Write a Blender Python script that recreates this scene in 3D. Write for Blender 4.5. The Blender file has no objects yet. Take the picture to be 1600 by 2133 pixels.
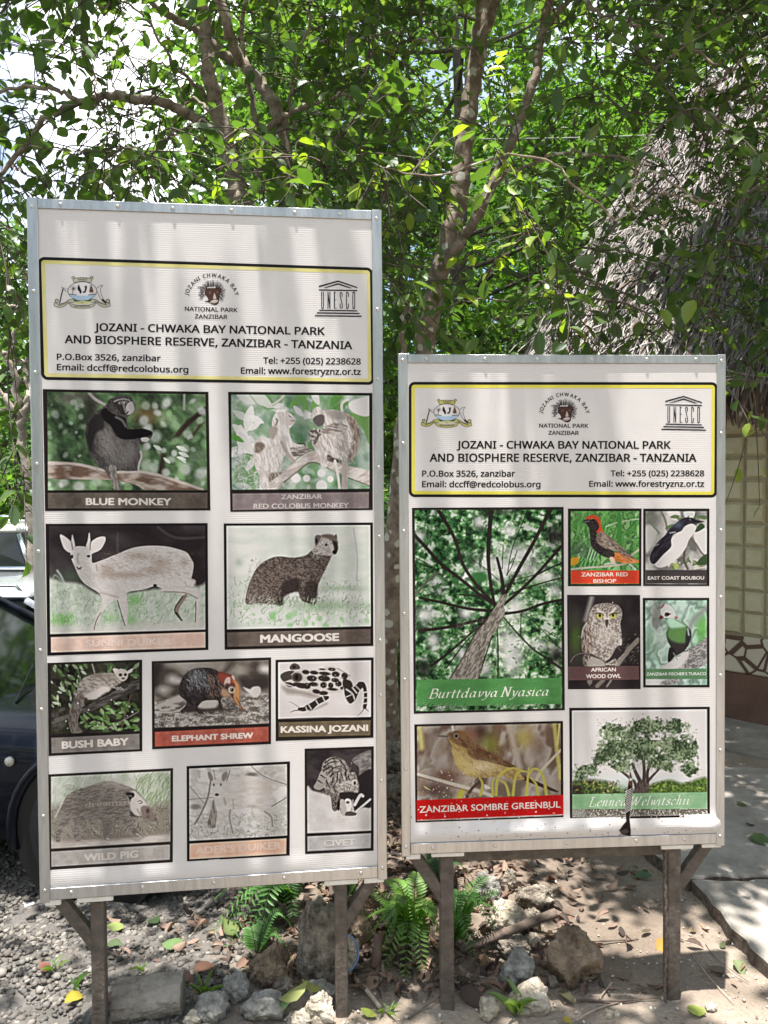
import bpy, math, random
import numpy as np
from mathutils import Matrix, Vector
C = bpy.context.scene
# ---------------------------------------------------------------- camera, world, sun, exposure
CAM_H = 1.62
cam = bpy.data.objects.new('camera', bpy.data.cameras.new('camera')); C.collection.objects.link(cam)
cam.location = (0, 0, CAM_H)
PITCH, ROLL = math.radians(2.347), math.radians(-0.368)
cam.matrix_world = Matrix.Translation((0, 0, CAM_H)) @ Matrix.Rotation(math.pi/2-PITCH, 4, 'X') @ Matrix.Rotation(ROLL, 4, 'Z')
cam.data.sensor_fit = 'VERTICAL'; cam.data.sensor_height = 24; cam.data.lens = 24*1600/2133
cam.data.clip_start = .05; cam.data.clip_end = 600
C.camera = cam
SUN_DIR = Vector((0.06, 0.10, -1.0)).normalized()      # the way the light travels: nearly overhead
sun_el = math.asin(-SUN_DIR.z); sun_az = math.atan2(-SUN_DIR.x, -SUN_DIR.y)
w = bpy.data.worlds.new('World'); C.world = w; w.use_nodes = True
nt = w.node_tree; nt.nodes.clear()
sky = nt.nodes.new('ShaderNodeTexSky'); sky.sky_type = 'NISHITA'; sky.sun_disc = False
sky.sun_elevation = sun_el; sky.sun_rotation = sun_az
bgs = nt.nodes.new('ShaderNodeBackground'); bgs.inputs[1].default_value = 0.10
nt.links.new(sky.outputs[0], bgs.inputs[0])
cl = nt.nodes.new('ShaderNodeBackground'); cl.inputs[0].default_value = (.98, .99, 1, 1); cl.inputs[1].default_value = 0.95
tc = nt.nodes.new('ShaderNodeTexCoord'); ns = nt.nodes.new('ShaderNodeTexNoise'); ns.inputs['Scale'].default_value = 2.2; ns.inputs['Detail'].default_value = 6
rp = nt.nodes.new('ShaderNodeValToRGB'); rp.color_ramp.elements[0].position = .45; rp.color_ramp.elements[1].position = .64
mx = nt.nodes.new('ShaderNodeMixShader'); ow = nt.nodes.new('ShaderNodeOutputWorld')
nt.links.new(tc.outputs['Generated'], ns.inputs['Vector']); nt.links.new(ns.outputs[0], rp.inputs[0]); nt.links.new(rp.outputs[0], mx.inputs[0])
nt.links.new(bgs.outputs[0], mx.inputs[1]); nt.links.new(cl.outputs[0], mx.inputs[2]); nt.links.new(mx.outputs[0], ow.inputs[0])
sl = bpy.data.lights.new('sun', 'SUN'); sl.energy = 4.8; sl.angle = math.radians(.53); sl.color = (1, .965, .91)
so = bpy.data.objects.new('sun', sl); C.collection.objects.link(so); so.rotation_euler = SUN_DIR.to_track_quat('-Z', 'Y').to_euler(); so.location = (0, 0, 20)
C.view_settings.view_transform = 'Standard'; C.view_settings.look = 'None'; C.view_settings.gamma = 1; C.view_settings.exposure = 1.42
C.render.engine = 'CYCLES'
C.cycles.max_bounces = 7; C.cycles.diffuse_bounces = 3; C.cycles.glossy_bounces = 2; C.cycles.transmission_bounces = 3; C.cycles.transparent_max_bounces = 4; C.cycles.caustics_reflective = False; C.cycles.caustics_refractive = False
C.cycles.use_denoising = True
rng = np.random.RandomState(11); random.seed(5)

# ---------------------------------------------------------------- helpers
F_, CX_, CY_ = 1600., 800., 1066.5
_M = np.array((Matrix.Rotation(math.pi/2-PITCH, 3, 'X') @ Matrix.Rotation(ROLL, 3, 'Z')))
def at(u, v, D):                  # the point D metres ahead that shows at (u, v) in the photograph
    d = _M @ np.array([(u-CX_)/F_, -(v-CY_)/F_, -1.]); return np.array([0, 0, CAM_H])+d*D/d[1]
def gnd(u, v, z=0):               # the point of the ground under (u, v)
    d = _M @ np.array([(u-CX_)/F_, -(v-CY_)/F_, -1.]); return np.array([0, 0, CAM_H])+d*(z-CAM_H)/d[2]
MW = {}
def tag(o, label, cat, group=None):
    o['label'] = label; o['category'] = cat
    if group: o['group'] = group
    return o
def thing(name, label, cat, loc=(0, 0, 0), rz=0, group=None):
    o = bpy.data.objects.new(name, None); C.collection.objects.link(o); o.empty_display_size = .1
    o.matrix_world = Matrix.Translation([float(t) for t in loc]) @ Matrix.Rotation(rz, 4, 'Z')
    return tag(o, label, cat, group)
def wm(o):
    m = o.matrix_basis.copy()
    while o.parent: o = o.parent; m = o.matrix_basis @ m
    return m
def mk(name, V, F, mat, parent=None, col=None, smooth=False, world=True):
    V = np.asarray(V, float).reshape(-1, 3)
    if parent is not None and world:
        M = np.array(wm(parent).inverted()); V = V @ M[:3, :3].T+M[:3, 3]
    me = bpy.data.meshes.new(name)
    if isinstance(F, np.ndarray):
        n, k = F.shape
        me.vertices.add(len(V)); me.vertices.foreach_set('co', V.astype(np.float32).ravel())
        me.loops.add(n*k); me.loops.foreach_set('vertex_index', F.astype(np.int32).ravel())
        me.polygons.add(n); me.polygons.foreach_set('loop_start', np.arange(0, n*k, k, dtype=np.int32)); me.polygons.foreach_set('loop_total', np.full(n, k, np.int32))
        me.update(calc_edges=True)
    else:
        me.from_pydata([tuple(v) for v in V], [], [tuple(f) for f in F]); me.update()
    if smooth: me.polygons.foreach_set('use_smooth', np.ones(len(me.polygons), bool))
    if col is not None:
        a = me.color_attributes.new('col', 'FLOAT_COLOR', 'POINT')
        c = np.ones((len(V), 4), np.float32); c[:, :3] = np.asarray(col).reshape(-1, 3); a.data.foreach_set('color', c.ravel())
    if mat: me.materials.append(mat)
    o = bpy.data.objects.new(name, me); C.collection.objects.link(o)
    if parent is not None: o.parent = parent
    return o
class MB:                          # gathers shapes of ONE mesh
    def __init__(S): S.v = []; S.f = []; S.c = []
    def add(S, V, F, c=None):
        n = len(S.v); S.v += [tuple(map(float, p)) for p in V]; S.f += [tuple(i+n for i in f) for f in F]
        if c is not None: S.c += [c]*len(V)
    def box(S, lo, hi, M=None, bev=0.0):
        x0, y0, z0 = lo; x1, y1, z1 = hi; b = bev
        if b <= 0:
            V = [(x, y, z) for x in (x0, x1) for y in (y0, y1) for z in (z0, z1)]
            F = [(0, 1, 3, 2), (4, 6, 7, 5), (0, 4, 5, 1), (2, 3, 7, 6), (0, 2, 6, 4), (1, 5, 7, 3)]
        else:
            V = []; F = []
            for z, i in ((z0, b), (z0+b, 0), (z1-b, 0), (z1, b)):
                V += [(x0+i+b, y0+i, z), (x1-i-b, y0+i, z), (x1-i, y0+i+b, z), (x1-i, y1-i-b, z), (x1-i-b, y1-i, z), (x0+i+b, y1-i, z), (x0+i, y1-i-b, z), (x0+i, y0+i+b, z)]
            for r in range(3):
                for k in range(8): F.append((r*8+k, r*8+(k+1) % 8, r*8+8+(k+1) % 8, r*8+8+k))
            F += [tuple(range(7, -1, -1)), tuple(range(24, 32))]
        if M is not None: V = [tuple(M @ Vector(p)) for p in V]
        S.add(V, F)
    def tube(S, pts, r, n=8, c=None, cap=True):
        V, F = tube(pts, r, n, cap); S.add(V, F, c)
    def build(S, name, mat, parent=None, smooth=False, world=True):
        return mk(name, S.v, S.f, mat, parent, S.c if S.c else None, smooth, world)
def tube(pts, r, n=8, cap=True, rough=0):
    p = np.asarray(pts, float); r = np.broadcast_to(np.asarray(r, float), (len(p),)); V = []; F = []
    t = np.gradient(p, axis=0); t /= np.linalg.norm(t, axis=1)[:, None]+1e-9
    a = np.array([0, 0, 1.]) if abs(t[0][2]) < .9 else np.array([1., 0, 0])
    for i in range(len(p)):
        a = a-t[i]*np.dot(a, t[i]); a /= np.linalg.norm(a)+1e-9; b = np.cross(t[i], a)
        for k in range(n):
            q = 2*math.pi*k/n; rr = r[i]*(1+(rng.uniform(-rough, rough) if rough else 0))
            V.append(p[i]+(a*math.cos(q)+b*math.sin(q))*rr)
    for i in range(len(p)-1):
        for k in range(n): F.append((i*n+k, i*n+(k+1) % n, (i+1)*n+(k+1) % n, (i+1)*n+k))
    if cap: F += [tuple(range(n-1, -1, -1)), tuple(range((len(p)-1)*n, len(p)*n))]
    return V, F
def crv(pts, n=6):                 # a smooth curve through 3-D points
    p = np.asarray(pts, float); out = []; N = len(p)
    for i in range(N-1):
        a, b, c, d = p[max(i-1, 0)], p[i], p[i+1], p[min(i+2, N-1)]
        for t in np.arange(n)/n: out.append(.5*(2*b+(c-a)*t+(2*a-5*b+4*c-d)*t*t+(3*b-a-3*c+d)*t**3))
    out.append(p[-1]); return np.array(out)
def fbm(x, y, s=0, o=3):
    r = 0; t = 0
    for k in range(o): r = r+vn(x*2**k+k*7.7, y*2**k+k*3.3, s+k)*.5**k; t += .5**k
    return r/t
def lerp(a, b, t): return a+(b-a)*t
def sstep(a, b, x): t = np.clip((x-a)/(b-a), 0, 1); return t*t*(3-2*t)
# ---------------------------------------------------------------- materials
def mat(name, c1, c2=None, scale=8, rough=.7, bump=0, bscale=None, metal=0, spec=.5, attr=False, detail=6, transl=0, tcol=None, ramp=(.35, .65), stretch=None, coat=0, c3=None, c3pos=.8, var=0):
    m = bpy.data.materials.new(name); m.use_nodes = True; n = m.node_tree.nodes; l = m.node_tree.links
    b = n['Principled BSDF']; b.inputs['Roughness'].default_value = rough; b.inputs['Metallic'].default_value = metal; b.inputs['Specular IOR Level'].default_value = spec
    if coat: b.inputs['Coat Weight'].default_value = coat; b.inputs['Coat Roughness'].default_value = .04
    tcn = n.new('ShaderNodeTexCoord'); vec = tcn.outputs['Object']
    if stretch:
        mp = n.new('ShaderNodeMapping'); mp.inputs['Scale'].default_value = stretch; l.new(vec, mp.inputs['Vector']); vec = mp.outputs[0]
    nz = n.new('ShaderNodeTexNoise'); nz.inputs['Scale'].default_value = scale; nz.inputs['Detail'].default_value = detail; nz.inputs['Roughness'].default_value = .65; l.new(vec, nz.inputs['Vector'])
    out = None
    if attr:
        at_ = n.new('ShaderNodeAttribute'); at_.attribute_name = 'col'; out = at_.outputs['Color']
        if var:
            hs = n.new('ShaderNodeMix'); hs.data_type = 'RGBA'; hs.blend_type = 'MULTIPLY'; hs.inputs[0].default_value = 1
            r2 = n.new('ShaderNodeMapRange'); r2.inputs[3].default_value = 1-var; r2.inputs[4].default_value = 1+var; l.new(nz.outputs[0], r2.inputs[0])
            l.new(out, hs.inputs[6]); l.new(r2.outputs[0], hs.inputs[7]); out = hs.outputs[2]
    elif c2 is not None:
        r = n.new('ShaderNodeValToRGB'); e = r.color_ramp.elements
        e[0].position, e[1].position = ramp; e[0].color = (*c1, 1); e[1].color = (*c2, 1)
        if c3: q = e.new(c3pos); q.color = (*c3, 1)
        l.new(nz.outputs[0], r.inputs[0]); out = r.outputs[0]
    if out is not None: l.new(out, b.inputs['Base Color'])
    else: b.inputs['Base Color'].default_value = (*c1, 1)
    if bump:
        nb = nz
        if bscale:
            nb = n.new('ShaderNodeTexNoise'); nb.inputs['Scale'].default_value = bscale; nb.inputs['Detail'].default_value = 5; l.new(vec, nb.inputs['Vector'])
        bp = n.new('ShaderNodeBump'); bp.inputs['Strength'].default_value = bump; bp.inputs['Distance'].default_value = .02; l.new(nb.outputs[0], bp.inputs['Height']); l.new(bp.outputs[0], b.inputs['Normal'])
    if transl:
        tr = n.new('ShaderNodeBsdfTranslucent'); ms = n.new('ShaderNodeMixShader'); ms.inputs[0].default_value = transl
        g = n.new('ShaderNodeMix'); g.data_type = 'RGBA'; g.blend_type = 'MULTIPLY'; g.inputs[0].default_value = 1; g.inputs[7].default_value = (*(tcol or (1.5, 1.6, .7)), 1)
        if out is not None: l.new(out, g.inputs[6])
        else: g.inputs[6].default_value = (*c1, 1)
        l.new(g.outputs[2], tr.inputs[0]); l.new(b.outputs[0], ms.inputs[1]); l.new(tr.outputs[0], ms.inputs[2]); l.new(ms.outputs[0], n['Material Output'].inputs[0])
    return m
def wave_bump(m, scale, strength, dist=.001, dirn='Z'):
    n = m.node_tree.nodes; l = m.node_tree.links; tcn = n.new('ShaderNodeTexCoord'); wv = n.new('ShaderNodeTexWave'); wv.bands_direction = dirn; wv.inputs['Scale'].default_value = scale
    wv.inputs['Distortion'].default_value = .6; wv.inputs['Detail'].default_value = 1; wv.inputs['Detail Scale'].default_value = .3
    l.new(tcn.outputs['Object'], wv.inputs['Vector']); bp = n.new('ShaderNodeBump'); bp.inputs['Strength'].default_value = strength; bp.inputs['Distance'].default_value = dist
    l.new(wv.outputs[1], bp.inputs['Height']); l.new(bp.outputs[0], n['Principled BSDF'].inputs['Normal'])
# ---------------------------------------------------------------- printed pictures (painted by code, as colour attributes)
def hom(src, dst):
    A=[];b=[]
    for (x,y),(X,Y) in zip(src,dst):
        A.append([x,y,1,0,0,0,-X*x,-X*y]);b.append(X)
        A.append([0,0,0,x,y,1,-Y*x,-Y*y]);b.append(Y)
    h=np.linalg.solve(np.array(A,float),np.array(b,float))
    return np.append(h,1).reshape(3,3)
def happ(H,x,y):
    w=H[2,0]*x+H[2,1]*y+H[2,2]
    return (H[0,0]*x+H[0,1]*y+H[0,2])/w,(H[1,0]*x+H[1,1]*y+H[1,2])/w
def P_(s):
    a=np.array([float(t) for t in s.split()]) if isinstance(s,str) else np.array(s,float).ravel()
    return a.reshape(-1,2)
def smooth_line(p,closed,n=5):
    N=len(p)
    if N<3: return p
    out=[]
    for i in range(N if closed else N-1):
        g=(lambda k:p[k%N]) if closed else (lambda k:p[min(max(k,0),N-1)])
        a,b,c,d=g(i-1),g(i),g(i+1),g(i+2)
        for t in np.arange(n)/n:
            out.append(.5*((2*b)+(c-a)*t+(2*a-5*b+4*c-d)*t*t+(3*b-a-3*c+d)*t**3))
    if not closed: out.append(p[-1])
    return np.array(out)
def h2(i,j,s):
    n=(i.astype(np.int64)*374761393+j.astype(np.int64)*668265263+s*974711)&0xffffffff
    n=((n^(n>>13))*1274126177)&0xffffffff
    return ((n^(n>>16))&0xffff)/65535.
def vn(x,y,s=0):
    i=np.floor(x);j=np.floor(y);fx=x-i;fy=y-j
    fx=fx*fx*(3-2*fx);fy=fy*fy*(3-2*fy)
    return (h2(i,j,s)*(1-fx)+h2(i+1,j,s)*fx)*(1-fy)+(h2(i,j+1,s)*(1-fx)+h2(i+1,j+1,s)*fx)*fy
class Pic:
    def __init__(S,x0,y0,s,quad,step=1.25,alpha=False,bg=(222,214,209)):
        S.o=(x0,y0,s)
        q=P_(quad);S.q=q/s+np.array([x0,y0])
        w=max(np.hypot(*(S.q[1]-S.q[0])),np.hypot(*(S.q[2]-S.q[3])));h=max(np.hypot(*(S.q[3]-S.q[0])),np.hypot(*(S.q[2]-S.q[1])))
        nx,ny=int(w/step)+2,int(h/step)+2
        a,b=np.meshgrid(np.linspace(0,1,nx),np.linspace(0,1,ny))
        S.U,S.V=happ(hom([(0,0),(1,0),(1,1),(0,1)],S.q),a,b)
        S.X=(S.U-x0)*s;S.Y=(S.V-y0)*s
        S.c=np.ones(a.shape+(3,))*np.array(bg)/255.;S.al=np.zeros(a.shape);S.alpha=alpha
        S.px=step*s;S.clip=None;S.rs=np.random.RandomState(7)
    def noise(S,sc,ax=1,ang=0,seed=0,oct=2):
        ca,sa=math.cos(ang),math.sin(ang)
        x=(S.X*ca+S.Y*sa)/(sc*ax);y=(-S.X*sa+S.Y*ca)/sc
        r=0;t=0
        for k in range(oct):
            r=r+vn(x*2**k+k*17.3,y*2**k+k*5.1,seed+k)*.5**k;t+=.5**k
        return np.clip((r/t-.5)*1.6+.5,0,1)
    def put(S,m,col):
        if S.clip is not None: m=m*S.clip
        col=np.array(col,float)
        if col.ndim==1: col=col/255.
        S.c=S.c*(1-m[...,None])+col*m[...,None]
        S.al=np.maximum(S.al,m)
    def sd(S,p,X,Y):
        d=np.full(X.shape,1e18);ins=np.zeros(X.shape,bool);N=len(p)
        for i in range(N):
            x1,y1=p[i];x2,y2=p[(i+1)%N];dx,dy=x2-x1,y2-y1
            t=np.clip(((X-x1)*dx+(Y-y1)*dy)/(dx*dx+dy*dy+1e-9),0,1)
            d=np.minimum(d,(X-x1-t*dx)**2+(Y-y1-t*dy)**2)
            c=((y1>Y)!=(y2>Y))
            if dy!=0: ins^=c&(X<(Y-y1)*dx/dy+x1)
        d=np.sqrt(d);return np.where(ins,-d,d)
    def box(S,p,m):
        a,b=p.min(0)-m,p.max(0)+m
        k=(S.X>=a[0])&(S.X<=b[0])&(S.Y>=a[1])&(S.Y<=b[1])
        r=np.where(k.any(1))[0];c=np.where(k.any(0))[0]
        if len(r)==0: return None
        return slice(r[0],r[-1]+1),slice(c[0],c[-1]+1)
    def mask(S,pts,soft=1,sm=True):
        p=P_(pts)
        if sm: p=smooth_line(p,True)
        sf=max(soft,1)*S.px*.6;m=np.zeros(S.X.shape);bx=S.box(p,sf)
        if bx: m[bx]=np.clip(.5-S.sd(p,S.X[bx],S.Y[bx])/(2*sf),0,1)
        return m
    def p(S,pts,col,soft=1,sm=True,tex=None,op=1):
        S.put(S.mask(pts,soft,sm)*op,S.tx(col,tex))
    def tx(S,col,tex):
        if tex is None: return col
        c2,sc,ax,ang=tex[:4];am=tex[4] if len(tex)>4 else 1
        n=S.noise(sc,ax,ang,int(sc*7+ang*10),3)
        n=np.clip((n-.5)*2.2*am+.5,0,1)[...,None]
        return np.array(col)/255.*(1-n)+np.array(c2)/255.*n
    def q4(S,pts,col,**k): S.p(pts,col,sm=False,**k)
    def s(S,pts,w,col,soft=1,w2=None,op=1):
        p=P_(pts)
        p=smooth_line(p,False,4) if len(p)>2 else p
        w2=w if w2 is None else w2;mw=max(w,w2);bx=S.box(p,mw+2*S.px)
        if bx is None: return
        X,Y=S.X[bx],S.Y[bx];d=np.full(X.shape,1e9);n=len(p)-1
        for i in range(n):
            x1,y1=p[i];dx,dy=p[i+1]-p[i]
            t=np.clip(((X-x1)*dx+(Y-y1)*dy)/(dx*dx+dy*dy+1e-9),0,1)
            d=np.minimum(d,np.hypot(X-x1-t*dx,Y-y1-t*dy)-.5*(w+(w2-w)*(i+t)/n))
        m=np.zeros(S.X.shape);sf=max(soft,1)*S.px*.6;m[bx]=np.clip(.5-d/(2*sf),0,1)*op
        S.put(m,col)
    def e(S,x,y,rx,ry,col,soft=1,op=1,ang=0):
        ca,sa=math.cos(ang),math.sin(ang);X=S.X-x;Y=S.Y-y
        a=(X*ca+Y*sa)/rx;b=(-X*sa+Y*ca)/ry;r=np.sqrt(a*a+b*b)
        w=max(soft*S.px*.6/min(rx,ry),.02)
        S.put(np.clip(.5-(r-1)/(2*w),0,1)*op,col)
    def g(S,x,y,rx,ry,col,op=1,ang=0):      # soft round patch
        ca,sa=math.cos(ang),math.sin(ang);X=S.X-x;Y=S.Y-y
        S.put(np.exp(-((X*ca+Y*sa)/rx)**2-((-X*sa+Y*ca)/ry)**2)*op,col)
    def t(S,cols,sc,ax=1,ang=0,m=1,seed=0,con=1.6,oct=3):    # blotchy ramp over the clip
        n=np.clip((S.noise(sc,ax,ang,seed,oct)-.5)*con+.5,0,.9999)*(len(cols)-1)
        i=n.astype(int);f=(n-i)[...,None];c=np.array(cols,float)/255.
        S.put(np.ones(S.X.shape)*m,c[i]*(1-f)+c[i+1]*f)
    def blades(S,n,x0,x1,y0,y1,L,w,cols,ang=-1.57,sp=.5,op=.8):
        for k in range(n):
            x=S.rs.uniform(x0,x1);y=S.rs.uniform(y0,y1);a=ang+S.rs.normal()*sp;l=L*S.rs.uniform(.5,1.3)
            S.s([x,y,x+math.cos(a)*l*.5,y+math.sin(a)*l*.5+l*.03,x+math.cos(a+.25)*l,y+math.sin(a+.25)*l],w,cols[S.rs.randint(len(cols))],1,w*.3,op)
    def leaves(S,n,x0,x1,y0,y1,L,cols,sp=3.14,ang=0,op=.9,asp=.38):
        for k in range(n):
            x=S.rs.uniform(x0,x1);y=S.rs.uniform(y0,y1);a=ang+S.rs.uniform(-sp,sp);l=L*S.rs.uniform(.6,1.3)
            c,s_=math.cos(a)*l,math.sin(a)*l
            S.p([x-c,y-s_,x-s_*asp,y+c*asp,x+c,y+s_,x+s_*asp,y-c*asp],cols[S.rs.randint(len(cols))],1,True,None,op)
    def bokeh(S,n,x0,x1,y0,y1,r,cols,op=.7):
        for k in range(n):
            R=r*S.rs.uniform(.4,1.3)
            S.e(S.rs.uniform(x0,x1),S.rs.uniform(y0,y1),R,R*S.rs.uniform(.6,1),cols[S.rs.randint(len(cols))],R/S.px*.5,op,S.rs.uniform(0,3))
    def frame(S,photo,cap,capcol,bg,fr=(50,43,41)):
        S.c[:]=np.array(fr)/255.;S.al[:]=1
        if cap: S.q4(cap,capcol,tex=(tuple(min(255,v+14) for v in capcol),60,1,0,.7))
        S.clip=S.mask(photo,1,False);S.put(np.ones(S.X.shape),bg)
    def neutral(S):                # faded greys: take most of the tint out of nearly colourless inks
        m = S.c.mean(2, keepdims=True); sat = (S.c.max(2, keepdims=True)-S.c.min(2, keepdims=True))/(S.c.max(2, keepdims=True)+.01); k = np.clip(1-(sat-.10)/.2, 0, 1)*np.clip((S.c[..., :1]-S.c[..., 2:])*30, 0, 1)
        return S.c*(1-.4*k)+m*.4*k
    def crisp(S,r=3,k=.5):        # fine print grain and the hard local contrast of an old sharpened print
        n=S.noise(4.5,1,0,31,2)*.6+S.noise(11,1,0,37,2)*.4;c=S.c*(1+.16*(n-.5)*np.clip(1.25-S.c.mean(2)*1.3,.05,1))[...,None]
        p=np.pad(c,((r+1,r),(r+1,r),(0,0)),'edge').cumsum(0).cumsum(1);w=2*r+1
        b=(p[w:,w:]-p[:-w,w:]-p[w:,:-w]+p[:-w,:-w])/w**2
        return np.clip(c+k*(c-b),.02,.95)
    def lin(S):
        c=np.clip(S.c,0,1);return np.where(c<=.04045,c/12.92,((c+.055)/1.055)**2.4)
W_=(214,206,200);K_=(38,33,33)
def pic_blue_monkey():
    f=Pic(80,790,4.3243,"47 78 1537 104 1552 1170 62 1174")
    f.frame("88 105 1508 128 1522 985 92 985","88 1010 1525 1010 1525 1150 90 1150",(104,93,82),(96,120,86))
    f.t([(52,66,50),(84,112,76),(112,142,98),(150,175,135)],120,1.4,.5);f.t([(50,60,46),(130,158,118)],45,1.5,.8,.35,4)
    f.g(980,320,110,90,(160,130,90),.75);f.g(480,250,70,180,(62,54,50),.8);f.g(320,160,150,50,(110,95,90),.7)
    f.s("460 110 520 170 600 215",26,(176,165,158),2);f.s("1320 120 1318 260",22,(170,170,160),2)
    f.s("1510 260 1380 360 1290 450 1230 540",46,(70,58,52),3);f.s("1480 380 1380 520",22,(90,72,60),3);f.s("1130 680 1100 850",50,(70,62,52),5)
    f.bokeh(42,950,1500,150,960,46,[(205,215,198),(190,205,180),(150,185,135),(222,224,216)]);f.bokeh(22,90,430,130,730,34,[(170,190,160),(130,155,115),(205,212,200)],.5)
    f.bokeh(12,90,900,890,980,40,[(190,212,180),(160,195,140),(215,220,208)]);f.leaves(6,930,1330,570,730,60,[(214,220,208)],.3,.5)
    f.p("60 735 330 742 560 790 720 815 900 810 1080 840 1300 910 1500 978 1400 1020 1000 1000 880 940 640 895 400 890 60 872",(196,178,164),1,tex=((120,98,84),50,3,.1))
    f.s("60 745 330 750 560 800 720 822 900 818 1080 850 1300 920 1480 980",26,(214,200,188),2,op=.8)
    f.p("640 180 700 150 800 130 850 170 875 270 830 310 800 340 810 400 850 440 930 430 1020 455 1030 500 985 545 930 578 900 560 925 640 935 680 910 750 915 800 840 815 720 812 712 850 745 990 690 990 660 900 600 810 540 770 470 660 430 520 440 390 500 310 590 240 630 210",(70,64,62),1,tex=((98,91,87),16,3,1))
    f.g(620,560,100,170,(150,142,132),.75,-.4);f.g(830,640,90,100,(140,132,126),.8);f.g(780,720,90,70,(128,122,116),.6)
    f.blades(200,480,900,440,800,40,4,[(120,114,106),(74,68,66),(165,157,148)],1.0,.5,.5)
    f.p("600 250 700 280 790 340 800 430 870 440 930 436 1020 460 1020 492 900 520 800 530 720 510 650 400 560 330",(36,31,33),1.5)
    f.p("470 360 560 300 600 420 520 480 480 640 440 520",(58,52,52),4);f.s("925 640 932 690 912 745 905 800",16,(206,192,186),2)
    f.p("640 180 700 152 800 132 850 172 868 262 828 306 780 330 700 310 630 262",(92,86,83),2,tex=((66,60,60),14,2,1));f.p("690 200 760 180 820 190 812 250 800 300 760 305 720 260",(62,55,55),3);f.p("800 220 850 190 872 268 832 306 790 300",(186,176,172),2)
    f.s("690 190 730 174 780 168 826 180",9,(176,168,162),2);f.s("765 190 785 260 800 290",18,(140,128,122),2)
    f.e(742,204,14,12,(190,180,174));f.e(790,200,15,12,(205,198,190));f.e(743,205,8,8,(20,16,16));f.e(792,201,9,8,(20,16,16))
    f.s("760 292 800 300 815 280",9,(40,32,32));f.p("930 520 980 512 1005 530 980 552 940 548",(206,198,190));f.s("705 330 760 360 790 410",18,(128,120,115),3)
    f.p("640 770 700 770 712 850 745 990 690 990 660 900",(112,104,97),1.5,tex=((150,142,132),12,3,1.3))
    return f,[("BLUE MONKEY",430,1200,1118,1120,70,(222,214,206),3)]
def pic_colobus():
    f=Pic(460,800,4.7059,"76 66 1487 78 1490 1222 95 1240")
    f.frame("108 95 1455 105 1458 1012 112 1022","115 1060 1452 1046 1452 1204 118 1222",(142,124,122),(150,172,150))
    f.t([(98,122,108),(140,156,146),(186,194,184),(120,152,112)],150,1.2,.4,1,3);f.t([(90,140,76),(190,198,188)],70,1.6,.9,.4,8)
    f.leaves(16,110,420,120,800,110,[(206,204,196),(192,198,186),(120,160,100),(222,216,210)]);f.leaves(12,560,1440,110,330,95,[(120,160,95),(104,150,82),(180,195,170),(215,212,204)])
    f.p("1290 290 1420 280 1460 350 1460 580 1400 440",(122,158,98),1.5);f.p("1260 170 1460 120 1455 300 1300 270",(222,214,208),2);f.p("105 480 180 500 230 560 110 530",(104,154,80))
    f.s("620 105 560 160 460 215",20,(198,190,180));f.s("1250 140 1190 180 1190 260",26,(212,204,196));f.blades(60,120,380,600,1000,110,9,[(214,210,200),(120,150,104),(190,190,180)],.8,.8)
    f.bokeh(16,600,1100,780,1010,55,[(190,206,190),(214,214,206),(125,168,112)],.6)
    for x,y,r in((738,910,46),(842,912,35),(985,862,38),(1075,918,32),(990,985,55)):f.e(x,y,r,r,(224,218,212),1.5)
    f.p("380 1030 480 920 640 820 760 720 860 655 960 650 1060 720 1180 770 1300 800 1470 850 1470 985 1250 900 1100 830 960 760 860 760 740 850 620 950 540 1030",(218,206,198),1.2,tex=((188,172,160),26,3,-.4,.8))
    f.s("620 950 740 855 860 765 950 765 1060 820",10,(120,105,92),2);f.s("1200 890 1340 940 1460 985",7,(90,78,72))
    b1="560 250 640 250 700 290 738 340 700 400 672 440 700 540 760 580 830 590 850 620 760 700 700 750 640 680 600 760 590 850 480 960 470 1030 390 1030 385 900 330 780 315 690 330 580 400 500 480 520 500 440 510 330"
    f.p(b1,(220,210,203),1.5,tex=((196,184,175),14,4,1.3,.9))
    for k in range(20):
        a=-2.6+k*.1;f.s([590+60*math.cos(a)*.6,275+20*math.sin(a),590+100*math.cos(a),285+80*math.sin(a)],7,(226,220,212),1,2)
    f.p("345 570 400 560 440 600 380 660 330 650",(132,116,104),3);f.s("540 390 560 350 545 330",10,(110,98,90),2);f.p("480 430 520 400 560 430 520 530 480 500",(168,152,142),3)
    f.p("690 610 850 612 900 630 760 700 700 680",(120,106,98),2,tex=((190,178,168),14,4,0));f.s("600 560 650 660 720 745",34,(176,162,152),2);f.p("480 870 560 850 600 860 520 920 480 945",(124,108,96),3)
    f.p("640 300 730 330 736 356 690 395 640 380",(196,180,172),2);f.s("670 300 690 312",7,(70,60,56));f.s("690 350 730 350",5,(90,76,70));f.s("760 570 820 572 830 600",9,(60,50,46))
    b2="900 250 960 210 1010 250 1100 240 1220 270 1310 330 1365 460 1350 620 1290 720 1250 740 1240 1030 1195 1030 1190 760 1130 740 1165 1030 1140 900 1115 750 1050 690 1040 800 980 780 950 680 890 560 865 480 900 430 990 430 1010 390 940 400 905 340"
    f.p(b2,(217,207,200),1.5,tex=((184,170,160),14,4,1.2,.9))
    f.p("1200 270 1320 340 1365 460 1350 620 1290 720 1240 740 1290 560 1280 420",(160,144,130),4,tex=((120,104,94),14,4,1.4));f.p("1030 250 1180 260 1230 330 1100 330",(168,156,148),4)
    f.p("905 335 960 290 1015 300 1010 380 950 405",(108,96,92),2);f.p("1050 680 1120 720 1190 745 1060 745",(84,72,66),3)
    for k in range(18):
        a=2.5+k*.08;f.s([920+40*math.cos(a),300+30*math.sin(a),900+95*math.cos(a),320+75*math.sin(a)-30],9,(222,212,206),1,2)
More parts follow.
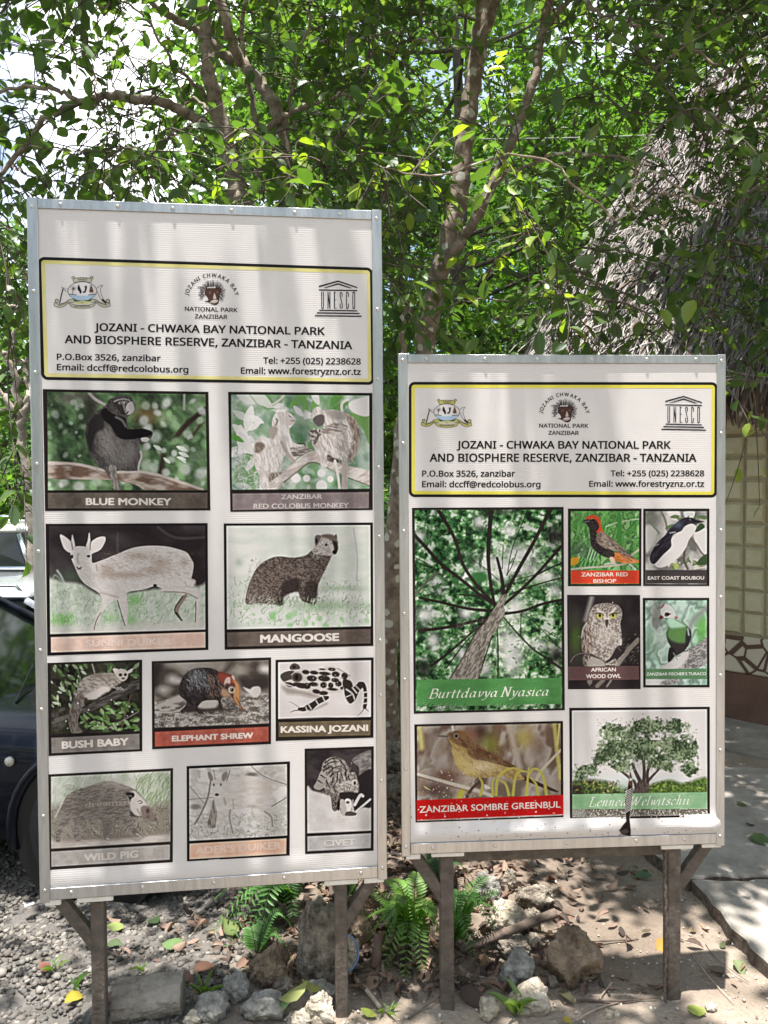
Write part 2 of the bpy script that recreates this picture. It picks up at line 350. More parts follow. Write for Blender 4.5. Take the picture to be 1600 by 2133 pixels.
    f.p("1000 420 1130 370 1240 400 1220 440 1100 470 1000 480",(140,126,116),2,tex=((196,184,174),14,4,.2));f.p("870 450 960 430 990 470 960 520 920 600 880 530",(104,90,84),2,tex=((200,188,178),18,1,0))
    f.s("1120 740 1150 880 1165 1020",24,(216,206,198));f.s("1215 740 1212 1020",52,(190,176,164),1.5);f.blades(150,330,620,560,960,50,4,[(230,222,214),(160,146,134)],1.2,.4,.6);f.blades(130,1000,1340,420,760,50,4,[(226,216,208),(140,124,112)],1.2,.4,.6)
    return f,[("ZANZIBAR",590,995,1115,1110,50,(206,196,194),2),("RED COLOBUS MONKEY",322,1255,1209,1200,55,(206,196,194),2)]
def pic_sunni():
    f=Pic(80,1070,4.3243,"66 78 1526 72 1530 1216 76 1268")
    f.frame("98 100 1502 96 1502 1030 104 1072","108 1100 1502 1054 1502 1194 110 1238",(222,190,172),(70,60,62),(44,36,38))
    f.t([(58,48,50),(84,72,74)],180,1.5,.3,1,2);f.s("1080 110 1180 180 1300 210 1500 200",14,(130,118,118),4,op=.6);f.s("715 170 715 320",12,(120,110,108),4,op=.6)
    f.g(300,560,200,80,(90,104,86),.8);f.s("170 500 210 560 240 640",18,(176,180,168),2);f.s("120 600 150 540 220 600",14,(150,160,146),3)
    f.p("60 600 130 575 220 600 380 620 560 720 800 700 1100 660 1440 640 1540 620 1540 1100 60 1100",(206,212,194),5,tex=((180,194,168),30,1,0,.6))
    f.blades(380,100,1500,650,1010,46,7,[(226,222,208),(170,192,156),(130,160,118),(196,206,182),(110,140,100)],-1.2,.6,.55);f.g(210,950,110,50,(140,190,120),.7);f.g(860,770,70,60,(128,180,108),.7);f.g(840,950,60,60,(130,180,110),.6);f.g(660,930,70,50,(140,186,122),.5)
    f.blades(110,120,300,900,1000,40,6,[(110,170,90),(160,200,140)],-1.4,.6,.6);f.blades(90,560,980,730,990,40,6,[(110,165,92),(150,195,132),(225,220,208)],-1.4,.6,.6)
    f.p("60 1010 500 1000 1540 960 1540 1100 60 1100",(216,206,196),14,op=.75)
    body="350 280 430 285 475 300 480 380 490 430 560 410 700 355 850 295 1000 276 1150 282 1270 310 1340 340 1380 400 1398 440 1390 520 1380 570 1415 590 1400 650 1460 690 1455 800 1450 990 1410 990 1418 760 1340 725 1240 850 1300 950 1250 900 1222 850 1290 720 1130 690 1060 640 950 670 800 700 800 800 795 1020 775 1010 740 860 712 770 640 800 560 900 500 1040 480 1040 510 930 570 780 540 700 430 630 370 560 330 470 300 400 290 340 320 300"
    f.p(body,(219,208,200),1,tex=((208,196,187),16,1.5,.2,.6))
    f.p("196 176 250 200 300 250 330 320 290 340 240 310 215 260",(218,206,199));f.p("465 300 480 240 540 200 600 195 602 240 560 310 500 340 470 350",(220,208,201));f.p("300 270 302 190 312 185 332 285",(216,206,199));f.p("430 280 445 230 456 162 466 180 466 290",(218,208,200));f.s("300 250 310 310",7,(120,108,100),2);f.s("468 250 466 310",6,(120,108,100),2)
    for x,y,rx,ry in((620,500,60,60),(900,370,120,34),(1100,430,90,50),(800,540,200,30),(1040,500,110,34),(1320,420,40,40)):f.g(x,y,rx,ry,(160,136,116),.5)
    f.blades(420,540,1380,330,580,30,3,[(130,104,84),(168,144,124),(222,208,198)],.1,.25,.5)
    f.p("1300 730 1340 725 1260 860 1300 950 1225 860",(150,130,116),2);f.s("1300 730 1225 855 1290 950",9,(50,40,38));f.s("1240 880 1285 945",14,(48,40,38));f.s("1418 780 1414 965",6,(60,50,46));f.s("712 770 740 870 778 995",7,(60,50,46));f.s("560 880 520 950 500 1030",7,(110,90,78));f.s("380 600 470 660 550 712",7,(90,78,70));f.e(1050,633,17,13,(50,42,40));f.s("1060 640 1110 665",6,(100,86,78))
    f.e(302,374,13,17,(60,48,46));f.e(452,370,16,12,(54,44,42));f.s("345 468 365 480 388 468",9,(50,40,40));f.s("350 488 385 484",6,(90,74,70));f.s("360 350 352 400 358 430",16,(180,164,154),3);f.s("1320 600 1340 640 1400 650 1412 600 1380 580",10,(190,178,168),2);f.s("520 440 530 500",7,(170,150,138),2);f.s("560 700 640 720 720 740",6,(176,158,146),3);f.s("1130 690 1320 700 1430 750",7,(140,122,110),2)
    return f,[("SUNNI DUIKER",425,1195,1186,1163,66,(232,208,197),3)]
def pic_mangoose():
    f=Pic(450,1070,4.5714,"74 80 1494 71 1498 1247 80 1284")
    f.frame("102 104 1467 97 1472 1058 105 1088","105 1118 1470 1086 1470 1222 107 1256",(110,96,86),(214,214,202),(46,38,37))
    f.t([(220,215,206),(204,210,194),(218,216,206)],160,2,0,1,4)
    f.g(220,450,40,40,(150,176,140),.6);f.s("1310 130 1345 400 1338 620",6,(150,150,140),2,op=.6)
    f.blades(330,110,1470,620,900,38,6,[(150,176,136),(190,204,176),(226,222,212),(110,138,100),(96,112,88)],-1.3,.7,.55);f.blades(300,110,1470,820,1060,52,9,[(170,206,156),(214,220,204),(140,186,126),(228,224,214),(120,150,108)],-1.2,.7,.6)
    f.g(1000,860,380,60,(110,150,98),.45);f.g(1200,700,220,30,(130,170,118),.45);f.bokeh(30,110,1460,930,1060,30,[(150,196,136),(130,186,118),(224,222,212)],.6)
    f.p("300 850 280 800 320 640 400 490 500 420 600 393 740 405 860 380 910 340 960 370 1080 385 1100 390 1060 480 1010 580 970 680 945 840 900 840 840 830 800 790 780 730 720 740 640 780 640 850 520 850 400 840",(84,73,67),1.5,tex=((128,112,102),11,1.6,.6,1.2))
    f.blades(520,300,1040,410,840,22,4,[(60,50,47),(150,133,122),(104,90,82),(176,160,148)],.9,.9,.55);f.p("620 720 640 650 760 600 800 640 790 720 720 736 650 780 640 850 580 850",(58,48,46),4,op=.75);f.p("860 640 960 640 950 840 870 830 840 760",(60,50,47),4,op=.7);f.blades(60,300,520,780,870,50,6,[(200,196,182),(150,136,124)],-1.2,.5,.7)
    f.g(360,740,70,120,(160,144,132),.35)
    f.p("940 200 1000 190 1060 185 1130 200 1165 270 1160 340 1120 380 1040 385 950 375 915 340 940 290",(206,196,188),1.2,tex=((170,156,146),12,1,0,.7));f.p("1000 200 1060 182 1130 200 1160 260 1140 280 1080 230",(120,104,94),3);f.p("1110 250 1150 260 1162 320 1140 372 1110 360 1125 320",(60,50,47),2)
    f.p("942 270 945 205 980 190 1000 215 960 290",(120,108,100),1.5);f.e(958,245,11,24,(40,34,32));f.p("1125 210 1145 180 1155 225",(110,96,88));f.e(1048,284,17,17,(196,184,174));f.e(1049,284,13,13,(36,28,26));f.e(1128,352,20,17,(40,32,32));f.blades(60,920,1000,330,400,30,3,[(120,104,94),(226,216,208)],1.6,.4,.6);f.blades(50,480,960,800,870,46,6,[(214,214,200),(120,150,108)],-1.4,.4,.8)
    return f,[("MANGOOSE",418,1172,1214,1196,84,(228,218,212),4)]
def pic_bush_baby():
    f=Pic(80,1350,4.3243,"76 122 932 92 930 920 84 964")
    f.frame("108 140 905 116 905 738 110 765","108 800 904 762 905 902 110 938",(134,124,115),(58,54,46))
    f.t([(44,38,36),(72,70,56),(58,60,46)],70,1,.4,1,3);f.leaves(60,110,440,130,520,32,[(104,128,84),(150,168,128),(84,108,66),(190,200,172)],.7,.9);f.leaves(26,540,900,130,330,34,[(112,138,92),(150,166,128),(80,96,66)],1.2,1.2);f.leaves(60,580,900,470,740,34,[(110,140,86),(160,180,136),(86,112,64)],.8,.4);f.leaves(30,370,590,560,730,30,[(110,140,86),(150,172,124)],1,.5);f.s("480 130 505 220",9,(170,160,146));f.s("830 410 740 720",9,(110,92,82));f.s("900 560 650 700 600 720",7,(150,140,126));f.bokeh(10,110,260,480,740,30,[(120,112,104)],.4)
    f.p("100 640 300 570 600 420 800 310 920 270 920 350 760 410 560 520 380 580 100 680",(112,104,98),1.2,tex=((74,66,62),20,4,-.4))
    f.p("330 380 420 360 410 470 380 560 350 640 360 700 390 750 300 765 265 660 270 560 300 490",(146,134,122),2,tex=((110,98,88),12,2,1.3))
    f.p("345 390 370 290 450 235 560 215 660 215 690 230 740 280 730 310 660 350 630 380 580 385 540 430 480 450 410 430",(180,168,156),2,tex=((136,124,112),14,2,.3,.9));f.p("410 420 480 380 580 330 640 360 540 430 480 450",(206,194,184),4);f.g(560,240,130,24,(122,112,98),.6)
    f.p("680 200 740 175 790 190 805 230 790 270 750 290 715 265 690 230",(196,184,172),1.5);f.p("665 175 700 172 720 190 690 212",(204,190,180));f.p("795 200 845 170 840 200 805 218",(210,198,188));f.e(735,230,17,15,(90,78,70));f.e(780,228,15,14,(90,78,70));f.e(736,230,9,9,(30,26,26));f.e(780,228,8,8,(30,26,26));f.e(760,262,15,10,(100,84,78))
    for x in(700,725,750):f.s([x-20,340,x+12,365],7,(196,184,174))
    f.s("440 450 520 440",8,(200,188,176));f.bokeh(14,200,900,300,720,7,[(226,220,212)],.9)
    return f,[("BUSH BABY",202,808,896,862,74,(224,214,206),4)]
def pic_shrew():
    f=Pic(310,1360,6.1538,"32 90 1566 40 1562 1156 34 1224")
    f.frame("68 122 1530 78 1532 886 70 945","70 1000 1530 932 1530 1122 72 1188",(178,100,84),(150,138,126),(54,45,43))
    f.t([(92,82,74),(150,138,124),(190,178,164)],220,1.6,.2,1,5);f.p("40 90 170 110 120 280 90 420 40 440",(66,56,54),8);f.p("1160 300 1300 300 1540 280 1540 440 1300 480 1180 420",(74,64,60),10);f.p("930 230 1040 90 1110 100 980 260",(100,88,80),8)
    f.e(300,320,70,55,(206,196,184),10);f.e(370,345,50,30,(214,204,194),8);f.e(1480,190,70,50,(220,210,202),8);f.e(180,460,70,40,(200,188,178),8);f.g(600,140,300,40,(180,170,156),.7)
    f.p("40 640 300 560 500 560 900 560 1180 540 1540 530 1540 960 40 960",(196,186,174),6,tex=((120,108,98),30,2,0,1.1))
    f.p("70 660 250 580 400 520 450 600 300 640 150 680",(196,184,172),4);f.p("420 640 700 640 1000 690 1180 700 900 740 700 760 460 750",(74,64,60),8)
    f.blades(600,70,1530,740,930,40,8,[(226,218,208),(150,138,126),(84,74,68),(206,196,184)],.2,1.2,.65);f.blades(120,930,1530,560,720,40,8,[(220,212,200),(90,80,74),(160,148,136)],.2,1.2,.65)
    f.p("600 640 720 590 860 590 860 680 740 700 640 690",(206,196,184),4);f.p("1205 425 1290 450 1330 420 1410 415 1435 480 1390 550 1330 540",(214,204,194),2)
    f.s("70 745 250 748 380 720 460 660",22,(204,190,178),2,14)
    f.p("380 470 400 370 450 270 540 200 650 175 800 180 900 225 990 250 1080 280 1140 370 1165 480 1160 600 1170 660 1215 725 1150 670 1080 590 1040 550 960 550 920 590 940 690 900 690 880 600 800 590 700 600 640 650 620 700 700 760 640 760 560 680 500 650 440 740 400 740 470 660 470 600 400 540",(58,48,48),1.5,tex=((82,70,68),14,3,1))
    f.g(600,290,110,90,(160,168,170),.6,.6);f.blades(190,470,760,190,440,60,5,[(196,202,204),(120,122,124),(70,60,60)],.9,.4,.7);f.blades(160,740,980,260,540,46,5,[(172,140,120),(130,96,84),(206,180,160)],1.1,.5,.6)
    f.p("890 235 990 252 1080 285 1110 360 1040 400 960 380 900 330",(164,86,74),5);f.p("1060 300 1140 370 1166 480 1160 600 1170 660 1212 720 1150 668 1085 580 1080 480 1100 400",(208,160,116),3);f.p("940 440 1010 470 1080 590 1040 550 960 550 920 500",(190,158,132),4)
    f.p("962 380 985 310 1030 294 1045 340 1030 380 985 400",(228,200,186),1.5);f.p("1055 280 1085 275 1105 325 1080 320",(226,198,188));f.e(1000,388,18,13,(70,50,46),3);f.e(1055,458,42,46,(232,208,184),3);f.e(1062,458,23,25,(24,20,20));f.e(1056,450,6,6,(220,220,220));f.s("1120 560 1160 640 1205 715",10,(110,76,54),2)
    return f,[("ELEPHANT SHREW",288,1335,1120,1076,82,(238,222,214),4)]
def pic_kassina():
    f=Pic(440,1350,4.3243,"577 94 1462 72 1460 798 577 828")
    f.frame("602 118 1436 100 1436 608 602 632","604 658 1436 640 1430 776 604 792",(112,99,78),(220,209,204),(48,40,38))
    f.t([(222,211,206),(214,202,196)],260,1,.4,1,4);f.p("640 330 800 370 960 410 950 440 800 410 680 400",(170,156,144),6);f.p("880 560 1040 500 1030 480 960 520",(176,162,150),4)
    D=(62,52,48);B="620 240 660 205 720 190 700 150 740 120 790 135 800 170 850 175 960 180 1050 150 1110 155 1180 190 1240 230 1255 300 1270 350 1200 370 1160 390 1060 395 980 385 900 380 800 360 720 340 650 300"
    f.p(B,(206,194,184));
    cells=[(850,205,34,20),(925,210,38,18),(1020,218,52,17),(1085,180,34,16),(905,262,46,28),(1015,262,54,28),(1120,225,36,26),(1115,278,34,20),(920,315,42,20),(1010,322,30,28),(1075,325,24,26),(1145,310,30,26),(1200,240,30,32),(1000,180,28,9),(1090,360,46,14),(1215,320,32,26),(860,330,34,28),(1180,350,20,14)]
    for x,y,a,b in cells:f.e(x,y,a,b,D,1,1,.1)
    f.p("620 240 660 205 740 195 760 260 700 275 650 290",(84,74,68),1.5);f.p("660 300 720 300 760 330 700 340",D);f.p("740 300 850 310 850 350 780 345",D);f.p("705 160 740 125 785 140 795 175 720 185",(96,84,78));f.e(745,158,16,12,(44,36,34));f.e(772,250,52,48,(120,106,98));f.e(772,250,40,38,(76,66,60));f.e(768,252,16,24,(34,28,26));f.s("720 230 760 205 815 225 825 270",7,(190,176,166));f.s("640 300 690 320 780 352 880 378",8,(216,206,196))
    f.e(945,380,36,20,D,1,1,.2);f.e(1010,395,40,20,D);f.p("860 540 840 515 900 480 980 430 1050 420 1050 450 960 500 900 550",D,1);f.s("870 490 900 540",9,(214,202,192));f.s("940 460 965 500",9,(214,202,192));f.s("1000 425 1020 465",9,(214,202,192));f.p("780 530 850 520 880 540 830 560 790 550",D);f.s("790 525 740 490 700 470",8,(150,138,128),1,3);f.s("800 550 750 552 712 568",10,D,1,3);f.s("850 520 860 550",8,(214,202,192))
    f.p("1190 270 1260 290 1270 360 1190 340",D);f.p("1200 350 1280 340 1330 300 1370 330 1330 380 1300 450 1250 490 1210 440",D);f.s("1215 360 1270 400 1290 450",12,(212,200,190));f.s("1270 345 1310 395",12,(212,200,190));f.s("1215 430 1260 410",9,(212,200,190));f.s("1300 330 1340 370",9,(212,200,190));f.p("1320 300 1370 295 1395 340 1405 440 1395 530 1365 530 1375 440 1365 350",D);f.s("1365 390 1405 385",11,(212,200,190));f.s("1365 440 1405 435",11,(212,200,190));f.s("1360 490 1400 485",11,(212,200,190));f.s("1380 530 1350 570 1315 600",9,(130,118,110),1,3);f.s("1385 530 1415 560",9,D,1,3);f.s("1190 345 1195 420 1240 495",5,(206,194,184));f.s("1140 170 1250 240",7,(150,138,128))
    f.bokeh(60,840,1200,170,370,4,[(226,220,212)],.6)
    f.clip=None;f.s("577 645 602 632 1000 618 1462 622",7,(40,33,32))
    return f,[("KASSINA JOZANI",622,1412,752,736,66,(230,220,210),4)]
def pic_wild_pig():
    f=Pic(70,1580,5.0,"138 156 1446 90 1440 1078 142 1158")
    f.frame("172 182 1416 122 1412 858 172 932","170 966 1410 892 1408 1050 170 1124",(176,166,156),(190,192,172),(60,50,46))
    f.t([(206,206,192),(176,184,158)],90,1,1.2,1,2);f.blades(360,170,1410,170,520,90,6,[(216,218,204),(176,194,158),(150,170,128),(200,206,184)],-1.4,.3,.6);f.blades(160,1050,1410,200,560,120,6,[(130,156,102),(170,184,142),(104,128,82)],-1.3,.3,.7)
    f.p("160 520 300 500 1000 520 1420 480 1420 840 160 860",(140,126,112),14,op=.75);f.blades(420,170,1410,470,830,70,7,[(196,184,168),(110,96,84),(160,146,130),(84,72,64)],.9,1.1,.65);f.p("160 850 700 830 1100 810 1420 790 1420 960 160 960",(206,194,182),4,tex=((186,172,160),30,4,0));f.p("200 860 800 835 1100 815 1100 790 500 820",(130,116,104),8,op=.7)
    f.p("215 600 240 540 290 460 340 380 430 320 560 280 700 235 800 228 900 255 1000 290 1080 340 1150 420 1190 480 1230 560 1275 625 1240 650 1160 640 1110 600 1040 590 1000 600 1020 680 1080 760 1115 800 1060 800 990 740 900 660 800 650 775 740 775 840 720 830 715 740 700 640 520 640 460 700 450 790 470 850 420 850 405 760 410 650 330 690 280 740 260 860 215 850 235 720 280 640 265 560",(152,142,131),1.5,tex=((122,111,102),10,4,-.15))
    f.g(820,260,220,40,(190,178,164),.6);f.g(520,500,240,100,(122,110,100),.45);f.blades(340,290,1000,270,620,50,4,[(176,164,150),(104,92,82),(150,138,124)],-.3,.35,.5)
    f.p("970 370 1040 330 1090 370 1150 430 1190 490 1160 520 1110 600 1040 575 1000 520 990 440",(204,192,182),3);f.p("1110 500 1190 490 1250 580 1275 625 1240 650 1170 640 1120 600",(138,122,112),3);f.e(1180,540,16,24,(80,68,62),3);f.e(1180,600,18,12,(110,96,88),3);f.e(1262,628,12,16,(110,96,88),2);f.p("950 350 1030 348 1040 385 1010 410 995 440 975 390",(52,44,42),1.5);f.s("985 380 1010 385",9,(150,138,130));f.s("1080 440 1105 432 1122 452 1095 462",8,(84,72,66));f.s("1070 520 1090 560 1110 600",10,(150,134,124),2);f.p("1000 540 1050 590 1110 600 1040 600 1000 590",(80,70,64),3)
    f.s("750 830 770 835",14,(206,194,184),2);f.s("1060 780 1105 805",12,(206,194,184),2);f.s("215 600 250 530 290 450",12,(206,196,184),2);f.p("700 640 800 640 790 700 770 780 720 780",(128,116,106),3,op=.6)
    return f,[("WILD PIG",512,1080,1066,1024,82,(214,203,195),3),("dreamsti",525,990,500,470,58,(160,148,136),0)]
def pic_ader():
    f=Pic(370,1540,3.5556,"62 192 830 157 826 858 62 902")
    f.frame("82 212 806 178 806 708 82 748","82 770 802 730 800 846 82 886",(226,186,162),(214,206,196),(44,36,35))
    f.t([(218,210,200),(196,190,178),(222,214,206)],50,1.5,.2,1,3);f.bokeh(16,90,800,200,300,30,[(170,160,148),(190,180,168)],.5);f.e(545,255,40,16,(130,120,108),3);f.e(130,495,40,20,(150,140,128),3);f.s("540 190 640 270 806 330",6,(130,120,108));f.s("806 425 680 500",7,(130,118,106));f.s("84 340 190 470",5,(140,128,116));f.s("84 440 260 425",5,(140,128,116));f.s("240 300 220 420 170 540 120 625",12,(140,126,114),1.5)
    f.blades(300,84,806,540,720,26,5,[(110,104,92),(150,144,130),(222,214,206),(190,184,170)],.3,1,.6)
    f.p("215 640 240 520 262 440 285 520 280 600 270 650",(126,116,104),2,tex=((170,160,148),10,4,1.4))
    f.p("220 235 250 240 262 290 300 290 320 250 345 235 372 240 360 290 330 310 400 280 520 265 640 290 700 360 690 470 700 540 705 650 690 650 680 560 630 520 640 620 625 640 610 540 560 490 480 510 405 520 400 600 408 690 395 690 375 560 340 560 330 640 300 700 300 560 275 500 265 400 255 320",(218,208,198),2,tex=((206,194,183),20,3,0,.7))
    f.p("218 240 236 235 256 270 256 300 230 290",(150,136,124),2);f.p("322 280 330 250 360 232 365 270 335 305",(150,138,126),2);f.s("262 220 275 290",6,(150,136,124));f.s("385 225 360 300",6,(130,118,106));f.e(286,405,14,10,(70,60,56),1.5);f.e(264,332,6,9,(80,68,62),1.5);f.e(316,330,6,10,(90,78,72),1.5);f.s("340 430 350 480",8,(170,152,136),3);f.g(640,350,60,50,(206,184,162),.5);f.s("385 520 380 580 404 690",9,(150,134,120),2);f.s("640 530 690 570 698 640",10,(150,136,122),2);f.s("405 440 410 510",5,(176,160,148),2);f.g(548,490,40,14,(170,156,142),.6);f.blades(50,84,806,640,720,26,5,[(110,104,92),(222,214,206)],.3,1,.6)
    return f,[("ADER'S DUIKER",125,765,846,806,60,(236,208,192),3)]
def pic_civet():
    f=Pic(370,1540,3.5556,"938 62 1452 44 1450 822 940 848")
    f.frame("956 80 1432 64 1430 672 958 692","958 716 1430 692 1428 802 958 826",(182,176,172),(60,50,52),(48,39,39))
    f.t([(58,48,50),(82,72,72)],60,1.5,.3,1,2);f.p("1290 150 1350 100 1440 80 1440 210 1350 265 1340 200",(124,114,110),2,tex=((160,150,144),14,2,-.4))
    f.p("950 360 1000 375 1100 400 1300 430 1440 470 1440 700 950 700",(216,207,201),3,tex=((204,194,187),60,1,0,.6));f.p("1300 440 1310 300 1440 220 1440 480 1370 500 1310 530",(56,46,48),2);f.s("1310 480 1350 410 1370 415",22,(214,206,200));f.s("1320 530 1425 440",16,(214,206,200));f.g(1400,620,40,60,(196,186,178),.6)
    f.p("1090 400 1075 300 1060 240 1080 160 1150 122 1220 140 1260 190 1270 240 1310 240 1330 300 1335 385 1310 390 1290 500 1300 550 1230 560 1200 520 1195 440 1180 520 1145 515 1130 420",(176,166,156),1.2,tex=((120,108,100),14,1.5,1))
    f.p("1060 230 1095 240 1090 330 1050 370 1005 350 1030 300",(170,160,150),1.5)
    for p in("1090 170 1130 140 1180 130","1080 200 1130 165 1190 160","1075 230 1120 200 1150 200","1110 250 1150 210 1200 190","1130 270 1160 240 1210 230","1200 150 1240 200 1245 250","1180 240 1180 290 1160 330","1210 250 1225 300","1150 280 1140 330","1240 240 1250 290","1100 300 1120 350","1060 260 1090 280","1040 300 1070 320","1260 270 1280 310","1150 340 1170 380"):f.s(p,11,(44,37,36),1,5)
    f.p("1190 330 1260 300 1330 300 1335 385 1260 380 1200 390",(196,186,176),2,tex=((140,128,118),10,1,0));f.p("1195 395 1260 385 1310 392 1300 440 1250 440 1210 450",(54,45,44),2);f.e(1308,315,20,24,(206,196,186));f.e(1310,318,10,14,(60,50,48));f.p("1240 440 1275 440 1290 490 1260 540 1240 500",(220,210,202));f.e(1258,462,13,10,(90,78,74));f.p("1200 450 1235 450 1250 555 1215 550",(186,176,166),1.5);f.p("1255 530 1320 540 1310 560 1240 560",(90,80,76));f.p("1140 420 1190 420 1180 515 1145 515",(140,128,118),2,tex=((70,60,56),8,1,0));f.p("1180 460 1200 440 1195 520 1178 510",(46,38,37))
    f.blades(70,1070,1300,160,380,26,4,[(222,214,204),(70,60,58)],1.2,.5,.6)
    return f,[("CIVET",1078,1315,790,778,54,(208,202,197),3)]
def pic_burtt():
    f=Pic(840,1040,4.4444,"78 80 1478 66 1498 1948 100 1984")
    f.frame("104 102 1455 92 1470 1930 122 1960",None,None,(90,130,84),(54,44,44))
    f.t([(34,52,36),(60,98,62),(84,130,82),(130,168,118),(205,216,194)],44,1.1,.3,1,3,1.6);f.leaves(520,100,1470,90,1650,19,[(56,92,56),(88,140,84),(150,190,130),(38,58,40),(110,160,96)],op=.7)
    for x,y,a,b in((700,210,60,60),(590,700,60,50),(300,760,70,60),(310,850,50,40),(210,1070,90,80),(580,1050,70,60),(280,1310,60,80),(545,1430,60,60),(980,290,60,60),(1040,1000,110,110),(980,1330,120,160),(1010,1500,90,130),(150,340,60,60),(1080,500,180,90),(1060,640,200,70),(760,600,110,90),(900,650,90,120),(1300,720,120,60),(1260,1350,120,50),(1400,850,60,60),(760,1560,50,70)):f.g(x,y,a,b,(226,222,216),.92)
    f.leaves(260,820,1460,380,1650,18,[(110,156,90),(160,190,130),(70,100,64),(190,206,160)],op=.7);f.leaves(120,110,760,90,900,40,[(60,100,62),(90,140,86),(44,70,46)],op=.6)
    f.e(700,720,80,50,(70,120,72),4)
    f.g(1400,330,90,90,(52,48,46),.9);f.g(1420,1440,70,80,(50,46,44),.9);f.g(190,1560,80,90,(44,46,42),.95);f.g(150,1190,90,40,(50,66,48),.8);f.g(900,110,160,30,(60,66,54),.7);f.g(620,540,60,80,(60,84,58),.7)
    T=(58,48,46)
    for p,a,b in(("880 1000 720 890 520 730 350 600 230 470 100 330",30,34),("880 990 720 840 560 620 480 380 400 230 320 100",26,36),("850 1000 810 800 785 560 790 350 812 90",26,44),("930 880 905 700 865 540",38,24),("950 860 1060 650 1200 400 1290 220 1360 90",32,34),("930 970 1080 840 1240 680 1380 520 1460 430",26,28),("1240 690 1380 620 1460 590",14,16),("980 880 1100 830 1250 780 1460 720",14,12),("940 1055 1100 1030 1300 960 1460 925",26,24),("820 1030 600 1010 380 960 150 910",30,22),("800 1090 560 1150 360 1190 150 1215",26,30),("760 1130 600 1260 420 1420 260 1540",16,26),("930 1090 1060 1240 1200 1380 1330 1470 1460 1560",12,24),("820 1260 760 1450 690 1660",12,16),("868 1170 878 1400 878 1660",10,14),("520 880 640 890 800 900",16,10),("700 1200 560 1340 400 1560",8,12),("1090 1050 1085 1250 1090 1180",9,6),("1130 1060 1280 1200 1460 1380",6,7),("960 700 1000 470 1080 260 1140 110",8,7),("850 880 1000 760 1200 700",6,6),("640 560 760 640 870 740",6,6),("110 540 260 620 400 760",9,5),("1300 1200 1460 1300",6,6),("920 450 915 640",6,6),("1050 470 1000 620 950 700",8,6),("590 230 570 420",6,6),("560 960 700 960",7,5)):f.s(p,a,T,1,b)
    f.s("320 680 220 760 110 890",18,(110,116,96),1.5,26)
    f.p("870 960 900 890 960 880 930 980 940 1050 890 1160 800 1300 740 1480 670 1680 440 1680 560 1460 660 1250 780 1100",(122,112,100),1.5,tex=((170,160,146),12,3,2.1,1.1));f.blades(220,480,860,1100,1650,40,5,[(86,76,68),(190,180,164),(140,130,116)],2.0,.25,.6);f.s("430 1660 560 1450 660 1250 780 1100",9,(60,52,48),2)
    f.q4("124 1670 1470 1646 1472 1890 124 1918",(92,146,88),tex=((100,154,94),40,5,0,.6))
    f.clip=f.clip*(f.Y>1885);f.blades(160,120,1470,1900,1960,40,5,[(50,54,46),(150,160,140),(200,196,184),(90,100,80)],-.8,.5,.7)
    return f,[("~Burttdavya Nyasica",236,1350,1840,1812,92,(240,240,226),0)]
def pic_bishop():
    f=Pic(1170,1040,4.8485,"56 88 800 84 802 866 60 872")
    f.frame("86 116 774 112 776 846 90 848",None,None,(110,160,96),(54,44,43))
    f.t([(88,140,78),(120,170,100),(70,112,68),(150,186,130)],90,.6,.5,1,2);f.blades(70,90,770,160,620,190,22,[(96,156,84),(130,180,110),(72,118,66),(150,190,132)],-1.5,.35,.6);f.g(190,500,110,80,(84,108,84),.8);f.s("440 270 580 220 770 190",11,(180,200,160));f.s("580 130 575 450",40,(86,150,76),2,50);f.s("90 120 240 190",9,(120,130,100));f.bokeh(20,90,770,120,640,14,[(200,220,186)],.5)
    for y,l in((600,1),(640,0)):
        for k in range(12):f.s([160+k*22,690-l*60-k*3,190+k*20,620-l*40-k*4],7,(130,190,116) if k%2 else (60,100,62))
    for k in range(8):f.s([240+k*14,600,270+k*14,490+k*6],6,(180,210,180) if k%2 else (60,90,66))
    f.p("90 590 165 580 160 640 90 660",(206,160,60),2);f.s("90 700 300 680 420 672 640 640 700 560 774 500",20,(190,186,160),1.5);f.s("680 640 740 700",16,(206,210,196))
    f.p("520 530 640 545 730 590 778 620 740 635 640 640 560 620 520 580",(206,124,66),1.5,tex=((222,160,110),14,4,.4))
    f.p("240 230 320 190 370 240 380 320 400 340 340 350 420 450 520 520 520 580 440 580 340 520 290 450 275 330 268 280",(56,48,48),1.2,tex=((78,68,66),10,1,0))
    f.p("240 190 270 160 330 155 380 190 392 260 410 310 430 340 370 345 345 320 372 270 340 200 290 190 245 215",(206,92,60),1.5);f.p("205 225 240 195 285 200 280 235",(70,64,62));f.s("210 226 270 212",5,(150,144,140));f.e(316,203,9,9,(24,20,20));f.s("240 190 300 182",7,(206,92,60),1.5)
    f.p("340 400 380 320 430 335 520 400 620 490 700 560 740 600 640 560 520 510 400 470",(168,150,134),1.2,tex=((120,104,92),10,4,.6));
    for k in range(14):f.s([400+k*20,375+k*16,440+k*20,420+k*15],6,(88,76,68) if k%2 else (206,190,174))
    f.p("480 580 520 580 540 640 500 640",(214,186,166),1.5);f.s("430 650 500 640 560 655",14,(200,190,180))
    f.clip=None;f.q4("90 714 776 710 777 842 92 844",(216,84,60));return f,[("ZANZIBAR RED",195,665,772,768,44,(244,222,212),2),("BISHOP",315,548,836,834,42,(244,222,212),2)]
